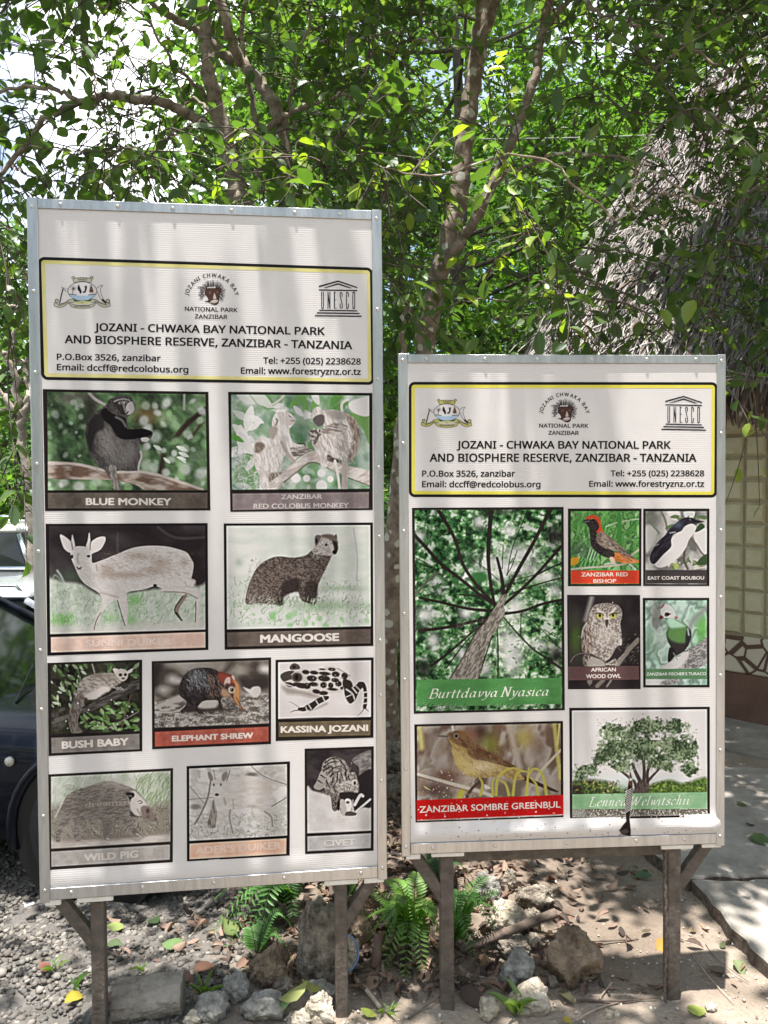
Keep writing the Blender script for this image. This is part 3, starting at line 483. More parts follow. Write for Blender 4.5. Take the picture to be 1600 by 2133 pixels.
def pic_boubou():
    f=Pic(1170,1040,4.8485,"816 86 1486 82 1490 864 820 866")
    f.frame("842 114 1460 110 1462 846 844 846",None,None,(150,148,140),(50,42,41))
    f.t([(120,116,110),(170,166,158),(196,190,182)],120,1,.4,1,3);f.g(900,200,80,90,(120,118,106),.8);f.p("1060 115 1180 112 1180 200 1110 190",(216,208,202),2);f.p("1230 115 1340 112 1320 180 1240 170",(206,206,202),2);f.p("1330 330 1460 290 1462 560 1380 520",(218,210,204),2);f.p("840 260 960 300 900 480 845 520",(196,190,182),4);f.s("1000 115 1040 200 1060 300",18,(120,108,96),2);f.s("1350 120 1330 200",10,(90,96,80));f.leaves(9,1060,1460,150,300,50,[(96,118,78),(84,100,70),(120,140,96)]);f.p("1340 300 1400 230 1440 270 1360 320",(66,88,58));f.s("850 170 900 240 980 330",16,(120,136,104),2)
    f.leaves(22,850,1460,600,690,40,[(110,130,92),(206,206,192),(84,98,70),(150,160,110)]);f.s("1240 480 1230 600 1270 690",22,(96,84,76),2);f.s("1160 690 1180 600 1240 560",16,(110,98,88),2);f.s("1300 380 1350 440 1400 520 1440 560",20,(120,108,98),1.5);f.s("1340 690 1460 670",10,(214,210,204));f.p("1380 600 1462 540 1462 640 1380 650",(74,92,64));f.e(1155,665,26,34,(170,178,110))
    f.p("1060 480 1110 380 1200 300 1260 250 1320 240 1355 270 1330 330 1280 400 1250 480 1190 560 1100 640 1000 680 940 660 960 600",(218,209,204),1.2)
    f.p("885 600 900 530 960 430 1040 350 1080 290 1150 230 1200 190 1260 172 1310 180 1370 200 1430 212 1370 232 1300 235 1240 260 1200 310 1130 340 1100 400 1100 470 1020 550 930 645",(48,44,52),1.2,tex=((66,62,70),20,3,-.7))
    f.g(1170,250,50,36,(104,118,130),.7);f.s("1330 215 1425 210",7,(40,36,40));f.e(1290,195,8,8,(110,116,120));f.s("1090 330 1140 320",8,(200,200,200),2);f.s("940 460 970 445",8,(180,180,180),2)
    f.clip=None;f.q4("842 706 1463 702 1464 838 844 840",(82,73,71));return f,[("EAST COAST BOUBOU",866,1436,802,798,38,(234,226,220),2)]
def pic_owl():
    f=Pic(1170,1230,4.8485,"52 38 790 36 800 988 64 992")
    f.frame("66 50 778 48 786 976 76 980",None,None,(58,49,50),(50,42,43))
    f.t([(52,44,45),(72,62,62)],200,1,.4,1,4);f.g(140,480,70,180,(98,124,66),.85);f.g(130,260,60,90,(90,82,76),.6);f.s("300 70 240 290",46,(150,142,134),5);f.s("770 490 660 610 560 740",44,(150,138,126),2,56);f.blades(90,560,770,480,740,26,4,[(190,178,164),(110,98,88)],-.9,.2,.6)
    f.p("320 150 380 128 470 122 560 140 600 190 608 260 590 330 605 440 600 540 570 560 540 620 470 690 400 740 280 720 230 640 200 560 205 440 230 360 270 290 280 230",(196,184,172),1.5,tex=((140,126,114),14,1.3,1,1.1))
    f.p("265 310 300 400 300 600 270 650 220 620 200 480 220 380",(112,90,80),3,tex=((180,164,150),12,3,1.4,1.2));f.s("250 320 215 380 200 470",10,(214,204,192),1.5);f.p("575 500 605 480 605 540 570 545",(206,196,184));f.s("575 520 540 600 470 680",16,(190,178,166),1.5);f.p("570 550 640 600 560 680 490 690",(62,53,52),2)
    f.p("320 160 380 130 470 124 560 142 600 190 600 230 520 200 450 210 380 190 300 220",(120,106,98),3,tex=((176,162,150),9,1,0,1.2));f.blades(260,290,590,150,620,18,5,[(120,104,94),(214,202,190),(160,146,132),(96,82,74)],1.3,.6,.6);f.g(450,450,110,90,(214,202,190),.5)
    f.s("360 180 420 240 445 290",24,(206,194,182),2);f.s("540 170 490 230 465 290",24,(206,194,182),2);f.e(380,246,36,30,(120,108,80));f.e(380,248,30,27,(188,184,96));f.e(384,246,15,16,(24,20,18));f.e(516,246,34,28,(120,108,80));f.e(516,248,29,25,(188,184,96));f.e(517,244,14,15,(24,20,18));f.s("340 225 400 225 420 245",10,(70,60,56));f.s("480 245 510 225 555 225",10,(70,60,56));f.p("440 290 470 290 468 330 455 372 442 330",(80,72,68))
    f.s("90 720 130 660 200 632 290 640 370 680 440 720 490 750",22,(84,74,68),1.5);f.s("90 715 130 655 200 628 290 634",5,(160,150,142));f.p("215 650 290 660 260 760 225 750",(96,84,76),2,tex=((170,156,144),9,3,1.4));f.p("500 700 540 680 560 740 500 750 440 740",(196,186,174),2,tex=((120,108,98),9,1,0));f.p("280 680 400 690 440 760 270 780",(176,164,152),3)
    f.s("420 900 360 960",40,(130,118,108),2);f.s("500 900 460 960",18,(150,138,128),2);f.p("260 900 310 890 300 940 265 935",(140,128,118),2);f.bokeh(16,90,770,100,960,5,[(226,218,210)],.9)
    f.clip=None;f.q4("64 762 780 754 784 892 68 902",(116,88,87));return f,[("AFRICAN",296,548,812,808,42,(238,226,218),2),("WOOD OWL",246,600,880,874,44,(238,226,218),2)]
def pic_turaco():
    f=Pic(1170,1230,4.8485,"816 66 1490 62 1498 968 826 972")
    f.frame("845 92 1464 88 1470 942 852 946",None,None,(170,196,180),(48,41,40))
    f.t([(150,176,160),(196,214,202),(120,140,128),(180,206,190)],150,.8,.3,1,3);f.g(950,250,60,160,(120,112,106),.7);f.g(880,560,60,120,(110,130,112),.6);f.g(1420,380,60,140,(110,176,84),.85);f.g(1210,160,60,90,(206,216,208),.7);f.s("1460 160 1330 290 1290 380",40,(150,150,146),6);f.g(1020,500,60,140,(214,222,214),.6)
    f.p("990 780 1120 690 1260 600 1400 520 1480 468 1480 700 1380 770 1200 780",(176,170,164),1.5,tex=((120,114,110),14,1.5,-.5,1.1));f.blades(120,1200,1470,540,740,18,5,[(90,84,82),(206,200,194),(150,144,138)],.3,1,.6);f.p("990 780 1120 690 1260 600 1290 640 1180 780",(206,200,194),4)
    f.p("1075 716 1085 580 1100 560 1070 500 1058 420 1080 370 1060 290 1030 265 1000 280 985 270 1000 240 1000 160 1030 126 1080 130 1130 170 1160 240 1172 290 1240 330 1300 390 1306 470 1270 560 1240 600 1180 640 1130 660",(66,58,58),1.2)
    f.p("1080 370 1060 290 1110 270 1172 290 1240 330 1290 380 1300 440 1240 520 1120 500 1062 440",(104,140,92),4);f.p("1060 285 1110 262 1160 290 1250 350 1150 370 1090 360",(180,208,186),4);f.g(1180,440,70,60,(110,146,84),.7);f.p("1270 380 1306 400 1306 470 1272 556 1250 480",(60,54,58),3);f.s("1275 380 1285 440",12,(190,200,196),2)
    f.p("998 165 1030 126 1080 130 1130 170 1160 240 1172 285 1130 275 1060 270 1010 262 998 220",(204,204,198),1.5);f.s("1005 165 1030 135",14,(150,70,80),2);f.e(1155,265,16,14,(160,110,112),2);f.p("985 272 1000 240 1030 262 1000 280",(120,60,62));f.e(1065,228,26,17,(110,50,54));f.e(1066,229,11,11,(24,20,22));f.s("1040 240 1060 250 1100 226",8,(50,40,42));f.p("1085 590 1130 570 1150 640 1080 714",(48,42,44),2);f.s("1130 620 1170 690",8,(150,144,138));f.s("1150 655 1200 650",8,(130,124,120));f.s("1230 605 1275 600",8,(60,54,54))
    f.p("850 885 1100 885 1220 885 1150 925 1100 945 850 945",(206,206,200),2);f.p("1060 890 1230 885 1130 942 1000 942",(130,124,118),3,tex=((180,174,168),12,1,0))
    f.clip=None;f.q4("848 784 1467 778 1470 884 850 886",(104,138,104));return f,[("ZANZIBAR FISCHER'S TURACO",858,1462,850,844,32,(232,236,226),1)]
def pic_greenbul():
    f=Pic(840,1480,4.5714,"108 130 1524 94 1532 1012 122 1066")
    f.frame("136 152 1500 118 1506 1000 140 1050",None,None,(150,132,112),(46,37,35))
    f.t([(128,112,98),(164,146,128),(184,172,160),(120,98,84)],220,.7,.3,1,3);f.g(740,210,80,90,(70,48,44),.9);f.g(640,240,90,60,(150,100,80),.6);f.g(830,320,90,110,(140,140,70),.8);f.g(1140,260,100,90,(176,162,96),.85);f.g(1300,350,70,120,(120,98,84),.7);f.g(420,620,160,70,(110,76,66),.8);f.g(280,750,110,60,(96,70,70),.8);f.s("1020 140 1060 350 1110 540",60,(186,170,152),6);f.s("160 150 180 350",50,(196,190,130),6);f.g(270,300,60,140,(176,160,144),.6);f.s("470 145 480 200",24,(216,206,196),1.5);f.s("1440 120 1470 400 1500 640",36,(186,178,110),3);f.s("1490 130 1470 320",16,(206,196,130),2);f.s("540 820 580 740",50,(190,184,80),4);f.g(620,640,60,30,(196,180,160),.8)
    f.s("140 605 300 650 480 700 700 760 850 810",30,(206,194,176),1.5,34);f.s("140 625 300 672 480 724 660 775",9,(130,112,96),2);f.p("140 590 180 540 260 508 300 545 220 550",(150,138,120),1.5);f.s("1505 370 1400 480 1320 570 1260 680",24,(196,186,160),1.5,30);f.s("740 670 660 740 610 820",26,(92,76,64),2);f.p("200 715 270 760 220 740",(200,196,140))
    f.p("1060 590 1200 640 1340 700 1480 765 1440 770 1300 720 1150 660 1060 640",(74,58,50),1.5)
    f.p("330 240 420 230 470 200 530 188 600 205 640 270 720 330 840 400 960 470 1070 530 1120 600 1160 650 1060 660 940 620 860 630 760 640 640 625 560 580 500 500 470 400 460 330 420 260",(186,164,112),1.5,tex=((156,132,88),14,3,.8,.8))
    f.p("420 230 470 200 530 188 600 205 640 270 720 330 840 400 960 470 1070 535 980 520 860 490 700 460 620 420 600 360 540 330 480 300",(104,78,58),3,tex=((136,106,78),14,4,.6));f.p("620 400 700 360 840 400 960 470 1070 535 960 525 800 480 680 460",(120,88,62),2,tex=((92,68,52),10,5,.5));f.s("700 455 860 490 1040 540",8,(84,62,48),1.5)
    f.g(760,530,150,60,(222,206,172),.85);f.g(600,480,90,90,(200,182,136),.5);f.p("470 380 540 400 620 520 700 600 600 600 520 520",(204,188,130),6,op=.6);f.p("328 240 380 228 440 240 440 262 390 262 350 252",(150,138,124));f.s("335 240 430 246",5,(60,50,46));f.e(508,240,25,25,(150,138,126));f.e(508,240,17,17,(80,66,56));f.e(508,240,9,9,(20,16,16));f.s("420 265 450 310 465 340",12,(140,112,80),2);f.blades(220,470,1040,300,620,30,4,[(206,188,130),(146,120,74),(120,96,62)],.7,.4,.45)
    for p in("890 800 900 660 960 580 1050 545 1150 575","1050 800 1070 640 1110 580 1180 580","1290 800 1270 700 1220 640","1370 800 1340 640 1290 560 1230 560 1200 620","740 800 760 700 730 640","860 800 850 700 870 640","1180 800 1190 640 1200 540","1010 800 980 700 920 660"):f.s(p,30,(190,182,96),1.5,12)
    f.p("780 700 840 740 780 740",(216,206,190));f.bokeh(70,150,700,560,830,6,[(230,216,200),(206,160,120)],.9)
    f.clip=None;f.q4("132 852 1526 800 1530 988 134 1044",(198,34,34));f.bokeh(24,140,1520,820,1040,7,[(240,220,214)],.9);f.s("140 1046 1528 990",5,(230,200,194))
    return f,[("ZANZIBAR SOMBRE GREENBUL",160,1502,972,920,66,(238,226,220),1)]
def pic_lennea():
    f=Pic(1170,1450,4.4444,"72 104 1376 90 1382 1110 82 1140")
    f.frame("98 130 1348 114 1356 1090 106 1116",None,None,(222,214,209),(46,37,36))
    f.t([(224,216,211),(216,208,202)],300,1,0,1,2);f.g(700,760,700,40,(204,214,214),.6)
    G=[(92,116,78),(124,146,104),(66,84,58),(150,166,128)]
    f.p("100 790 300 770 480 800 620 850 760 890 760 960 100 960",(104,124,74),6,tex=((60,66,46),18,1,0,1.2));f.p("800 840 900 790 1020 770 1140 800 1360 750 1360 960 780 960",(112,140,70),5,tex=((80,96,56),16,1,0,1));f.p("100 830 200 850 180 960 100 960",(70,58,52),4);f.g(560,830,70,40,(170,196,180),.7);f.leaves(60,110,560,780,890,16,[(150,150,80),(90,110,62),(196,180,140),(60,66,48)]);f.leaves(50,820,1340,790,890,16,[(150,176,90),(104,130,66),(84,84,60)])
    for p,a,b in(("760 890 740 800 690 700 660 620",46,24),("740 890 765 780 770 680 760 560",36,26),("780 890 800 800 800 700 830 600",34,24),("790 800 860 720 940 640",28,16),("700 880 680 790 640 760 540 680",30,16),("640 750 560 690 510 660",18,12)):f.s(p,a,(88,72,66),1,b)
    f.p("690 890 700 800 760 780 810 800 800 890",(86,70,66),1.5,tex=((120,104,96),10,3,1.5))
    C=[(470,330,130,90),(800,270,190,90),(1050,280,130,80),(500,500,180,130),(760,470,220,150),(1050,480,200,160),(1200,500,80,120),(380,560,110,90),(240,680,140,70),(560,640,150,60),(1190,660,90,90),(900,600,140,70),(640,380,120,120),(1000,640,60,60),(170,720,70,60)]
    m=np.zeros(f.X.shape);n=f.noise(26,1,0,5,3)
    for x,y,a,b in C:m=np.maximum(m,np.clip((1-np.hypot((f.X-x)/a,(f.Y-y)/b))*3+(n-.5)*2.2,0,1))
    m*=1-np.exp(-((f.X-720)/60)**2-((f.Y-650)/40)**2)*.95;m*=1-np.exp(-((f.X-1080)/40)**2-((f.Y-640)/40)**2)*.8
    k=f.noise(15,1,0,9,3)*.6+f.noise(90,1,0,3,2)*.4;k=np.clip((k-.5)*2.4+.5,0,1)[...,None]
    f.put(m,(np.array((62,78,54))*(1-k)+np.array((156,172,134))*k)/255.);f.leaves(300,330,1260,200,680,11,G,op=.5);f.g(640,350,50,30,(64,74,54),.5);f.g(430,520,60,40,(66,74,56),.4)
    f.q4("104 906 1356 882 1358 1036 106 1056",(142,180,138),tex=((160,194,156),80,1,0,.7));f.clip=f.clip*(f.Y>1040);f.t([(96,90,74),(150,142,124),(70,62,54),(190,186,170)],14,.5,0,1,3);f.g(160,1080,80,40,(190,190,176),.8);f.bokeh(40,600,1350,1040,1100,5,[(220,212,204)],.8)
    return f,[("~Lennea Welwitschii",252,1200,1018,998,90,(232,236,222),0)]
def emblem(T,tint,dx=0):          # crest; T maps design units to the board grid
    f=Pic(*T,"170 120 1400 120 1400 830 170 830",.6,True);f.al[:]=0
    y=(196,192,120) if tint else (200,198,170);o=(56,52,34);k=(36,30,30)
    f.s("380 410 340 560 310 700",24,(60,42,42));f.s("370 380 430 400 500 400",26,(206,200,196));f.s("350 390 370 370 430 440 480 460",8,k)
    f.p("1110 380 1160 340 1225 330 1180 380 1175 460 1200 540 1240 640 1210 650 1150 540",(226,218,214));f.s("1100 390 1160 340 1225 330 1180 390 1178 460 1200 540 1245 640",8,k);f.s("1105 460 1150 560 1215 655",8,k);f.s("1220 640 1280 690",44,(50,34,36))
    f.e(790,450,310,200,k);f.e(790,450,300,190,(226,218,215))
    f.p("510 510 640 540 940 540 1075 510 1000 600 900 640 790 645 680 640 580 600",(176,196,214));f.s("520 515 600 520 660 530",18,(90,110,92));f.s("920 530 1000 520 1065 512",18,(110,104,84))
    for a in range(9):f.s([600,400,600+65*math.cos(a*.7),390+60*math.sin(a*.7)],12,(60,62,44),1,4)
    f.s("600 400 580 510",14,(120,104,80));f.p("690 370 715 315 740 370 770 440 770 490 740 500 720 450 695 430",k);f.p("830 330 850 350 885 335 880 420 850 480 810 490 800 465 840 440 845 380",k);f.p("975 315 1000 370 1025 460 1010 480 950 480 935 460 955 370",(122,96,68));f.s("955 380 1000 380",8,k);f.s("945 430 1010 430",8,k)
    f.p("600 620 790 650 980 620 980 700 790 720 600 700",(206,204,150));f.p("585 600 680 640 790 650 900 640 1000 600 985 660 860 665 790 650 700 670 600 660",(60,84,70))
    f.p("600 180 790 165 985 180 965 265 790 240 620 268",y);f.s("600 180 790 165 985 180",9,o);f.s("600 180 620 268 790 240 965 265 985 180",9,o);f.e(598,165,36,30,o);f.e(598,165,26,21,y);f.e(992,165,36,30,o);f.e(992,165,26,21,y)
    f.p("500 700 640 740 790 760 950 740 1080 700 1010 780 900 805 790 812 670 805 560 775",y);f.s("500 700 640 740 790 760 950 740 1080 700",8,o);f.s("520 730 560 775 670 805 790 812 900 805 1010 780 1060 730",9,o)
    f.p("200 690 300 720 400 700 500 630 600 620 600 690 500 700 400 770 300 795 190 760",y);f.s("200 690 300 722 400 702 500 632 600 620",9,o);f.s("190 760 300 795 400 770 500 700 600 690",9,o);f.e(248,655,42,40,o);f.e(250,658,30,28,y);f.s("195 690 190 760",9,o)
    f.p("985 620 1080 630 1180 700 1280 725 1370 700 1380 760 1280 790 1180 770 1080 700 985 690",y);f.s("985 620 1080 632 1180 702 1280 727 1370 700",9,o);f.s("985 690 1080 700 1180 770 1280 792 1380 762",9,o);f.e(1330,660,44,42,o);f.e(1328,662,31,29,y);f.s("1370 690 1382 762",9,o)
    return f
def face_logo(T):
    f=Pic(*T,"490 320 1160 320 1160 920 490 920",.6,True);f.al[:]=0;k=(44,40,40);r=np.random.RandomState(3)
    for i in range(64):
        a=-3.6+i*.068+r.uniform(-.03,.03);a0,a1=r.uniform(170,215),r.uniform(265,312)
        cx,cy=850,640;f.s([cx+a0*math.cos(a),cy+a0*.8*math.sin(a),cx+(a0+a1)/2*math.cos(a+.05),cy+(a0+a1)/2*.95*math.sin(a+.05),cx+a1*math.cos(a+.02),cy+a1*math.sin(a+.02)],r.uniform(11,20),k if i%3 else (110,106,104),1,4)
    for i in range(12):f.s([520+r.uniform(0,90),500+i*24,600+r.uniform(0,70),510+i*24],12,(96,92,90) if i%2 else k)
    B="700 560 760 530 880 530 980 520 1035 540 1040 600 1010 700 1000 800 990 860 930 905 860 895 780 850 680 815 760 800 740 730 680 660"
    f.p(B,(46,30,28));f.p("712 568 765 545 880 545 980 536 1020 552 1024 600 996 700 984 800 976 850 925 888 866 880 790 838 775 800 756 725 698 655",(94,70,62))
    f.p("895 625 925 680 940 760 905 772 868 760 880 690",(206,188,176));f.s("895 625 870 690 862 762 905 778 945 762 928 690 900 625",7,(50,36,34));f.p("805 840 850 800 920 785 970 800 965 835 900 860 840 855",(222,204,196));f.s("830 842 900 838 960 815",6,(90,64,60));f.e(798,628,22,20,(160,136,124));f.e(798,628,10,10,(60,42,40));f.e(966,622,20,18,(160,136,124));f.e(966,622,9,9,(60,42,40))
    return f
def unesco(T):
    f=Pic(*T,"165 130 1145 130 1145 900 165 900",.6,True);f.al[:]=0;k=(26,25,44)
    f.q4("252 245 650 135 1048 270 1048 298 650 165 252 278",k);f.q4("340 290 650 190 955 297 890 297 650 222 415 285",k);f.q4("252 318 1048 332 1046 358 252 344",k)
    f.q4("260 738 1048 752 1048 778 260 764",k);f.q4("212 792 1092 806 1092 834 212 820",k);f.q4("170 850 1138 864 1138 892 170 878",k)
    w=17
    f.s("308 372 308 680 328 706 345 680 345 372",w,k);f.s([440,712,440,374],w,k);f.s([440,380,478,705],w,k);f.s([480,712,480,374],w,k);f.s([575,376,575,712],w+3,k);f.s([575,384,606,384],12,k);f.s([575,536,604,536],12,k);f.s([575,708,616,708],12,k);f.s("732 468 730 400 712 384 696 400 696 450 734 630 734 690 714 710 694 690 694 620",w,k);f.s("864 468 862 402 844 388 826 402 826 690 844 712 862 690 864 620",w,k);f.s("976 388 958 402 958 690 976 712 994 690 994 402 976 388",w,k)
    return f
PICS_L=[("blue_monkey",pic_blue_monkey),("colobus",pic_colobus),("sunni",pic_sunni),("mangoose",pic_mangoose),("bush_baby",pic_bush_baby),("shrew",pic_shrew),("kassina",pic_kassina),("wild_pig",pic_wild_pig),("ader",pic_ader),("civet",pic_civet)]
PICS_R=[("burtt",pic_burtt),("bishop",pic_bishop),("boubou",pic_boubou),("owl",pic_owl),("turaco",pic_turaco),("greenbul",pic_greenbul),("lennea",pic_lennea)]
# ---------------------------------------------------------------- end of printed pictures
M = {}
M['leaf'] = mat('leaf_green', (.05, .1, .03), attr=True, rough=.43, spec=.65, transl=.42, tcol=(1.8, 2.0, .55), scale=30, var=.25)
M['leaf_far'] = mat('leaf_far', (.05, .1, .03), attr=True, rough=.6, spec=.3, transl=.42, tcol=(1.5, 1.7, .6))
M['dry'] = mat('dry_leaf', (.3, .2, .12), attr=True, rough=.75, transl=.15, tcol=(1.2, 1, .8), scale=40, var=.3)
M['bark'] = mat('bark_grey_brown', (.14, .105, .08), (.36, .3, .24), scale=22, rough=.9, bump=.7, detail=8, c3=(.52, .48, .42), c3pos=.68)
M['bark_lichen'] = mat('bark_lichen', (.15, .11, .08), (.34, .27, .21), scale=16, rough=.9, bump=.5, detail=6, ramp=(.36, .62))
def lichen(m, scale):              # round pale crusts of lichen
    n = m.node_tree.nodes; l = m.node_tree.links; t = n.new('ShaderNodeTexCoord'); v = n.new('ShaderNodeTexVoronoi'); v.inputs['Scale'].default_value = scale; v.inputs['Randomness'].default_value = 1
    z = n.new('ShaderNodeTexNoise'); z.inputs['Scale'].default_value = 60; a = n.new('ShaderNodeMath'); a.operation = 'MULTIPLY_ADD'; a.inputs[1].default_value = .25; s = n.new('ShaderNodeSeparateColor'); b = n.new('ShaderNodeMath'); b.operation = 'MULTIPLY_ADD'; b.inputs[1].default_value = -.30
    r = n.new('ShaderNodeValToRGB'); r.color_ramp.elements[0].position = .22; r.color_ramp.elements[1].position = .27; r.color_ramp.elements[0].color = (1, 1, 1, 1); r.color_ramp.elements[1].color = (0, 0, 0, 1)
    mx_ = n.new('ShaderNodeMix'); mx_.data_type = 'RGBA'; mx_.inputs[7].default_value = (.60, .57, .50, 1)
    l.new(t.outputs['Object'], v.inputs['Vector']); l.new(t.outputs['Object'], z.inputs['Vector']); l.new(v.outputs['Color'], s.inputs[0]); l.new(z.outputs[0], a.inputs[0]); l.new(v.outputs['Distance'], a.inputs[2]); l.new(s.outputs[0], b.inputs[0]); l.new(a.outputs[0], b.inputs[2]); l.new(b.outputs[0], r.inputs[0])
    p = n['Principled BSDF'].inputs['Base Color']; l.new(p.links[0].from_socket, mx_.inputs[6]); l.new(r.outputs[0], mx_.inputs[0]); l.new(mx_.outputs[2], p)
lichen(M['bark_lichen'], 15)
M['bark_dark'] = mat('bark_dark', (.05, .04, .03), (.14, .11, .085), scale=18, rough=.9, bump=.6)
M['bark_pale'] = mat('bark_pale', (.2, .165, .13), (.42, .36, .3), scale=25, rough=.9, bump=.4)
M['soil'] = None
M['rock'] = mat('rock_weathered', (.075, .06, .045), (.36, .31, .25), scale=24, rough=.92, bump=1, bscale=70, detail=8, c3=(.5, .46, .4), c3pos=.8)
M['rock_brown'] = mat('rock_brown', (.09, .055, .036), (.34, .26, .18), scale=15, rough=.92, bump=1, bscale=60, detail=8, c3=(.48, .42, .34), c3pos=.74)
M['rock_pale'] = mat('limestone_pale', (.28, .23, .17), (.6, .53, .43), scale=26, rough=.92, bump=.9, bscale=55, detail=8)
M['rock_grey'] = mat('rock_grey', (.12, .115, .10), (.36, .345, .31), scale=26, rough=.9, bump=.7, bscale=60, detail=8)
M['gravel'] = mat('gravel', (.2, .19, .18), attr=True, rough=.9, scale=60, var=.35)
M['concrete'] = mat('path_concrete', (.20, .178, .155), (.36, .328, .29), scale=5, rough=.9, bump=.35, bscale=70, detail=10)
M['concrete_old'] = mat('concrete_chunk', (.15, .12, .095), (.36, .325, .28), scale=11, rough=.95, bump=.8, bscale=50, detail=8)
M['slab_side'] = mat('slab_edge', (.06, .045, .035), (.17, .13, .10), scale=40, rough=.95, bump=1)
M['alu'] = mat('aluminium_strip', (.40, .405, .41), (.56, .56, .56), scale=60, rough=.38, metal=.95, bump=.15, stretch=(1, 1, .1), ramp=(.3, .75))
M['screw'] = mat('screw_metal', (.6, .58, .55), rough=.35, metal=1)
M['post'] = mat('painted_steel_brown', (.07, .055, .044), (.14, .115, .095), scale=38, rough=.6, bump=.4, detail=8, c3=(.30, .22, .15), c3pos=.72)
M['tab'] = mat('panel_offcut', (.72, .67, .6), (.82, .78, .72), scale=30, rough=.6)
M['ink'] = mat('black_print', (.008, .007, .007), rough=.45, spec=.12)
M['yellow'] = mat('yellow_print', (.64, .56, .05), (.7, .62, .09), scale=14, rough=.4)
M['yellow_faded'] = mat('yellow_faded', (.60, .53, .16), (.66, .6, .26), scale=9, rough=.4)
M['panel'] = mat('panel_white', (.615, .583, .572), (.67, .635, .622), scale=3.2, rough=.30, spec=.28, detail=5); wave_bump(M['panel'], 52, .13, .0012)
M['art'] = mat('printed_picture', (.5, .5, .5), attr=True, rough=.5, spec=.06); wave_bump(M['art'], 52, .10, .001)
M['thatch'] = mat('thatch', (.3, .27, .24), attr=True, rough=.85, spec=.2)
M['thatch_base'] = mat('thatch_core', (.05, .042, .036), (.13, .11, .095), scale=30, rough=.95, bump=1, stretch=(1, 1, .3))
M['plinth'] = mat('red_oxide_plaster', (.115, .058, .04), (.2, .11, .08), scale=4, rough=.8, bump=.2, bscale=30)
M['glass_block'] = mat('glass_block', (.50, .44, .27), (.56, .53, .36), scale=3, rough=.16, spec=.7, bump=.5, bscale=22)
M['mortar'] = mat('mortar', (.30, .26, .18), (.38, .33, .24), scale=40, rough=.9)
M['car_dark'] = mat('car_paint_dark', (.004, .006, .012), rough=.3, spec=.12, coat=.25)
M['car_silver'] = mat('car_paint_silver', (.55, .57, .6), rough=.3, metal=.6, coat=1)
M['car_white'] = mat('car_paint_cream', (.72, .70, .62), rough=.35, coat=.8)
M['glass'] = mat('car_glass', (.012, .016, .015), rough=.06, spec=.45)
M['rubber'] = mat('tyre_rubber', (.016, .016, .016), (.03, .029, .028), scale=40, rough=.8)
M['rim'] = mat('wheel_rim', (.05, .05, .052), (.09, .09, .09), scale=20, rough=.45, metal=.6)
M['chrome'] = mat('chrome', (.75, .77, .8), rough=.12, metal=1)
M['black'] = mat('black_plastic', (.012, .012, .012), rough=.5)
M['lamp'] = mat('lamp_lens', (.6, .58, .5), rough=.15, spec=.7)
M['paper'] = mat('paper', (.75, .76, .85), rough=.6)
M['blue'] = mat('blue_plastic', (.12, .22, .42), (.2, .32, .52), scale=8, rough=.45)
M['bamboo'] = mat('dry_stick', (.2, .14, .10), (.5, .41, .32), scale=14, rough=.7, stretch=(1, 1, .4))
M['wood'] = mat('brown_branch', (.07, .05, .04), (.18, .13, .1), scale=25, rough=.85, bump=.5)
M['rope'] = mat('rope', (.10, .07, .055), (.22, .17, .14), scale=90, rough=.9, bump=.6)
M['wire'] = mat('cable', (.25, .25, .24), rough=.6)
M['clay'] = mat('clay', (.12, .07, .05), (.2, .13, .1), scale=12, rough=.8)
def stone_band():
    m = mat('crazy_paving', (.3, .26, .2), rough=.8); n = m.node_tree.nodes; l = m.node_tree.links
    t = n.new('ShaderNodeTexCoord'); v = n.new('ShaderNodeTexVoronoi'); v.feature = 'DISTANCE_TO_EDGE'; v.inputs['Scale'].default_value = 6.5; v.inputs['Randomness'].default_value = .9
    v2 = n.new('ShaderNodeTexVoronoi'); v2.inputs['Scale'].default_value = 6.5; v2.inputs['Randomness'].default_value = .9
    r = n.new('ShaderNodeValToRGB'); r.color_ramp.elements[0].position = .032; r.color_ramp.elements[1].position = .048; r.color_ramp.elements[0].color = (0, 0, 0, 1)
    mxn = n.new('ShaderNodeMix'); mxn.data_type = 'RGBA'; mxn.inputs[6].default_value = (.11, .06, .04, 1)
    m2 = n.new('ShaderNodeMix'); m2.data_type = 'RGBA'; m2.inputs[6].default_value = (.52, .45, .33, 1); m2.inputs[7].default_value = (.64, .58, .46, 1)
    l.new(t.outputs['Object'], v.inputs['Vector']); l.new(t.outputs['Object'], v2.inputs['Vector']); l.new(v.outputs['Distance'], r.inputs[0]); l.new(r.outputs[0], mxn.inputs[0]); l.new(v2.outputs['Color'], m2.inputs[0])
    l.new(m2.outputs[2], mxn.inputs[7]); l.new(mxn.outputs[2], n['Principled BSDF'].inputs['Base Color'])
    bp = n.new('ShaderNodeBump'); bp.inputs['Distance'].default_value = .01; l.new(r.outputs[0], bp.inputs['Height']); l.new(bp.outputs[0], n['Principled BSDF'].inputs['Normal']); return m
M['stone_band'] = stone_band()
M['ground'] = mat('soil', (.2, .17, .14), attr=True, rough=.95, scale=45, var=.35, bump=.8, bscale=60)
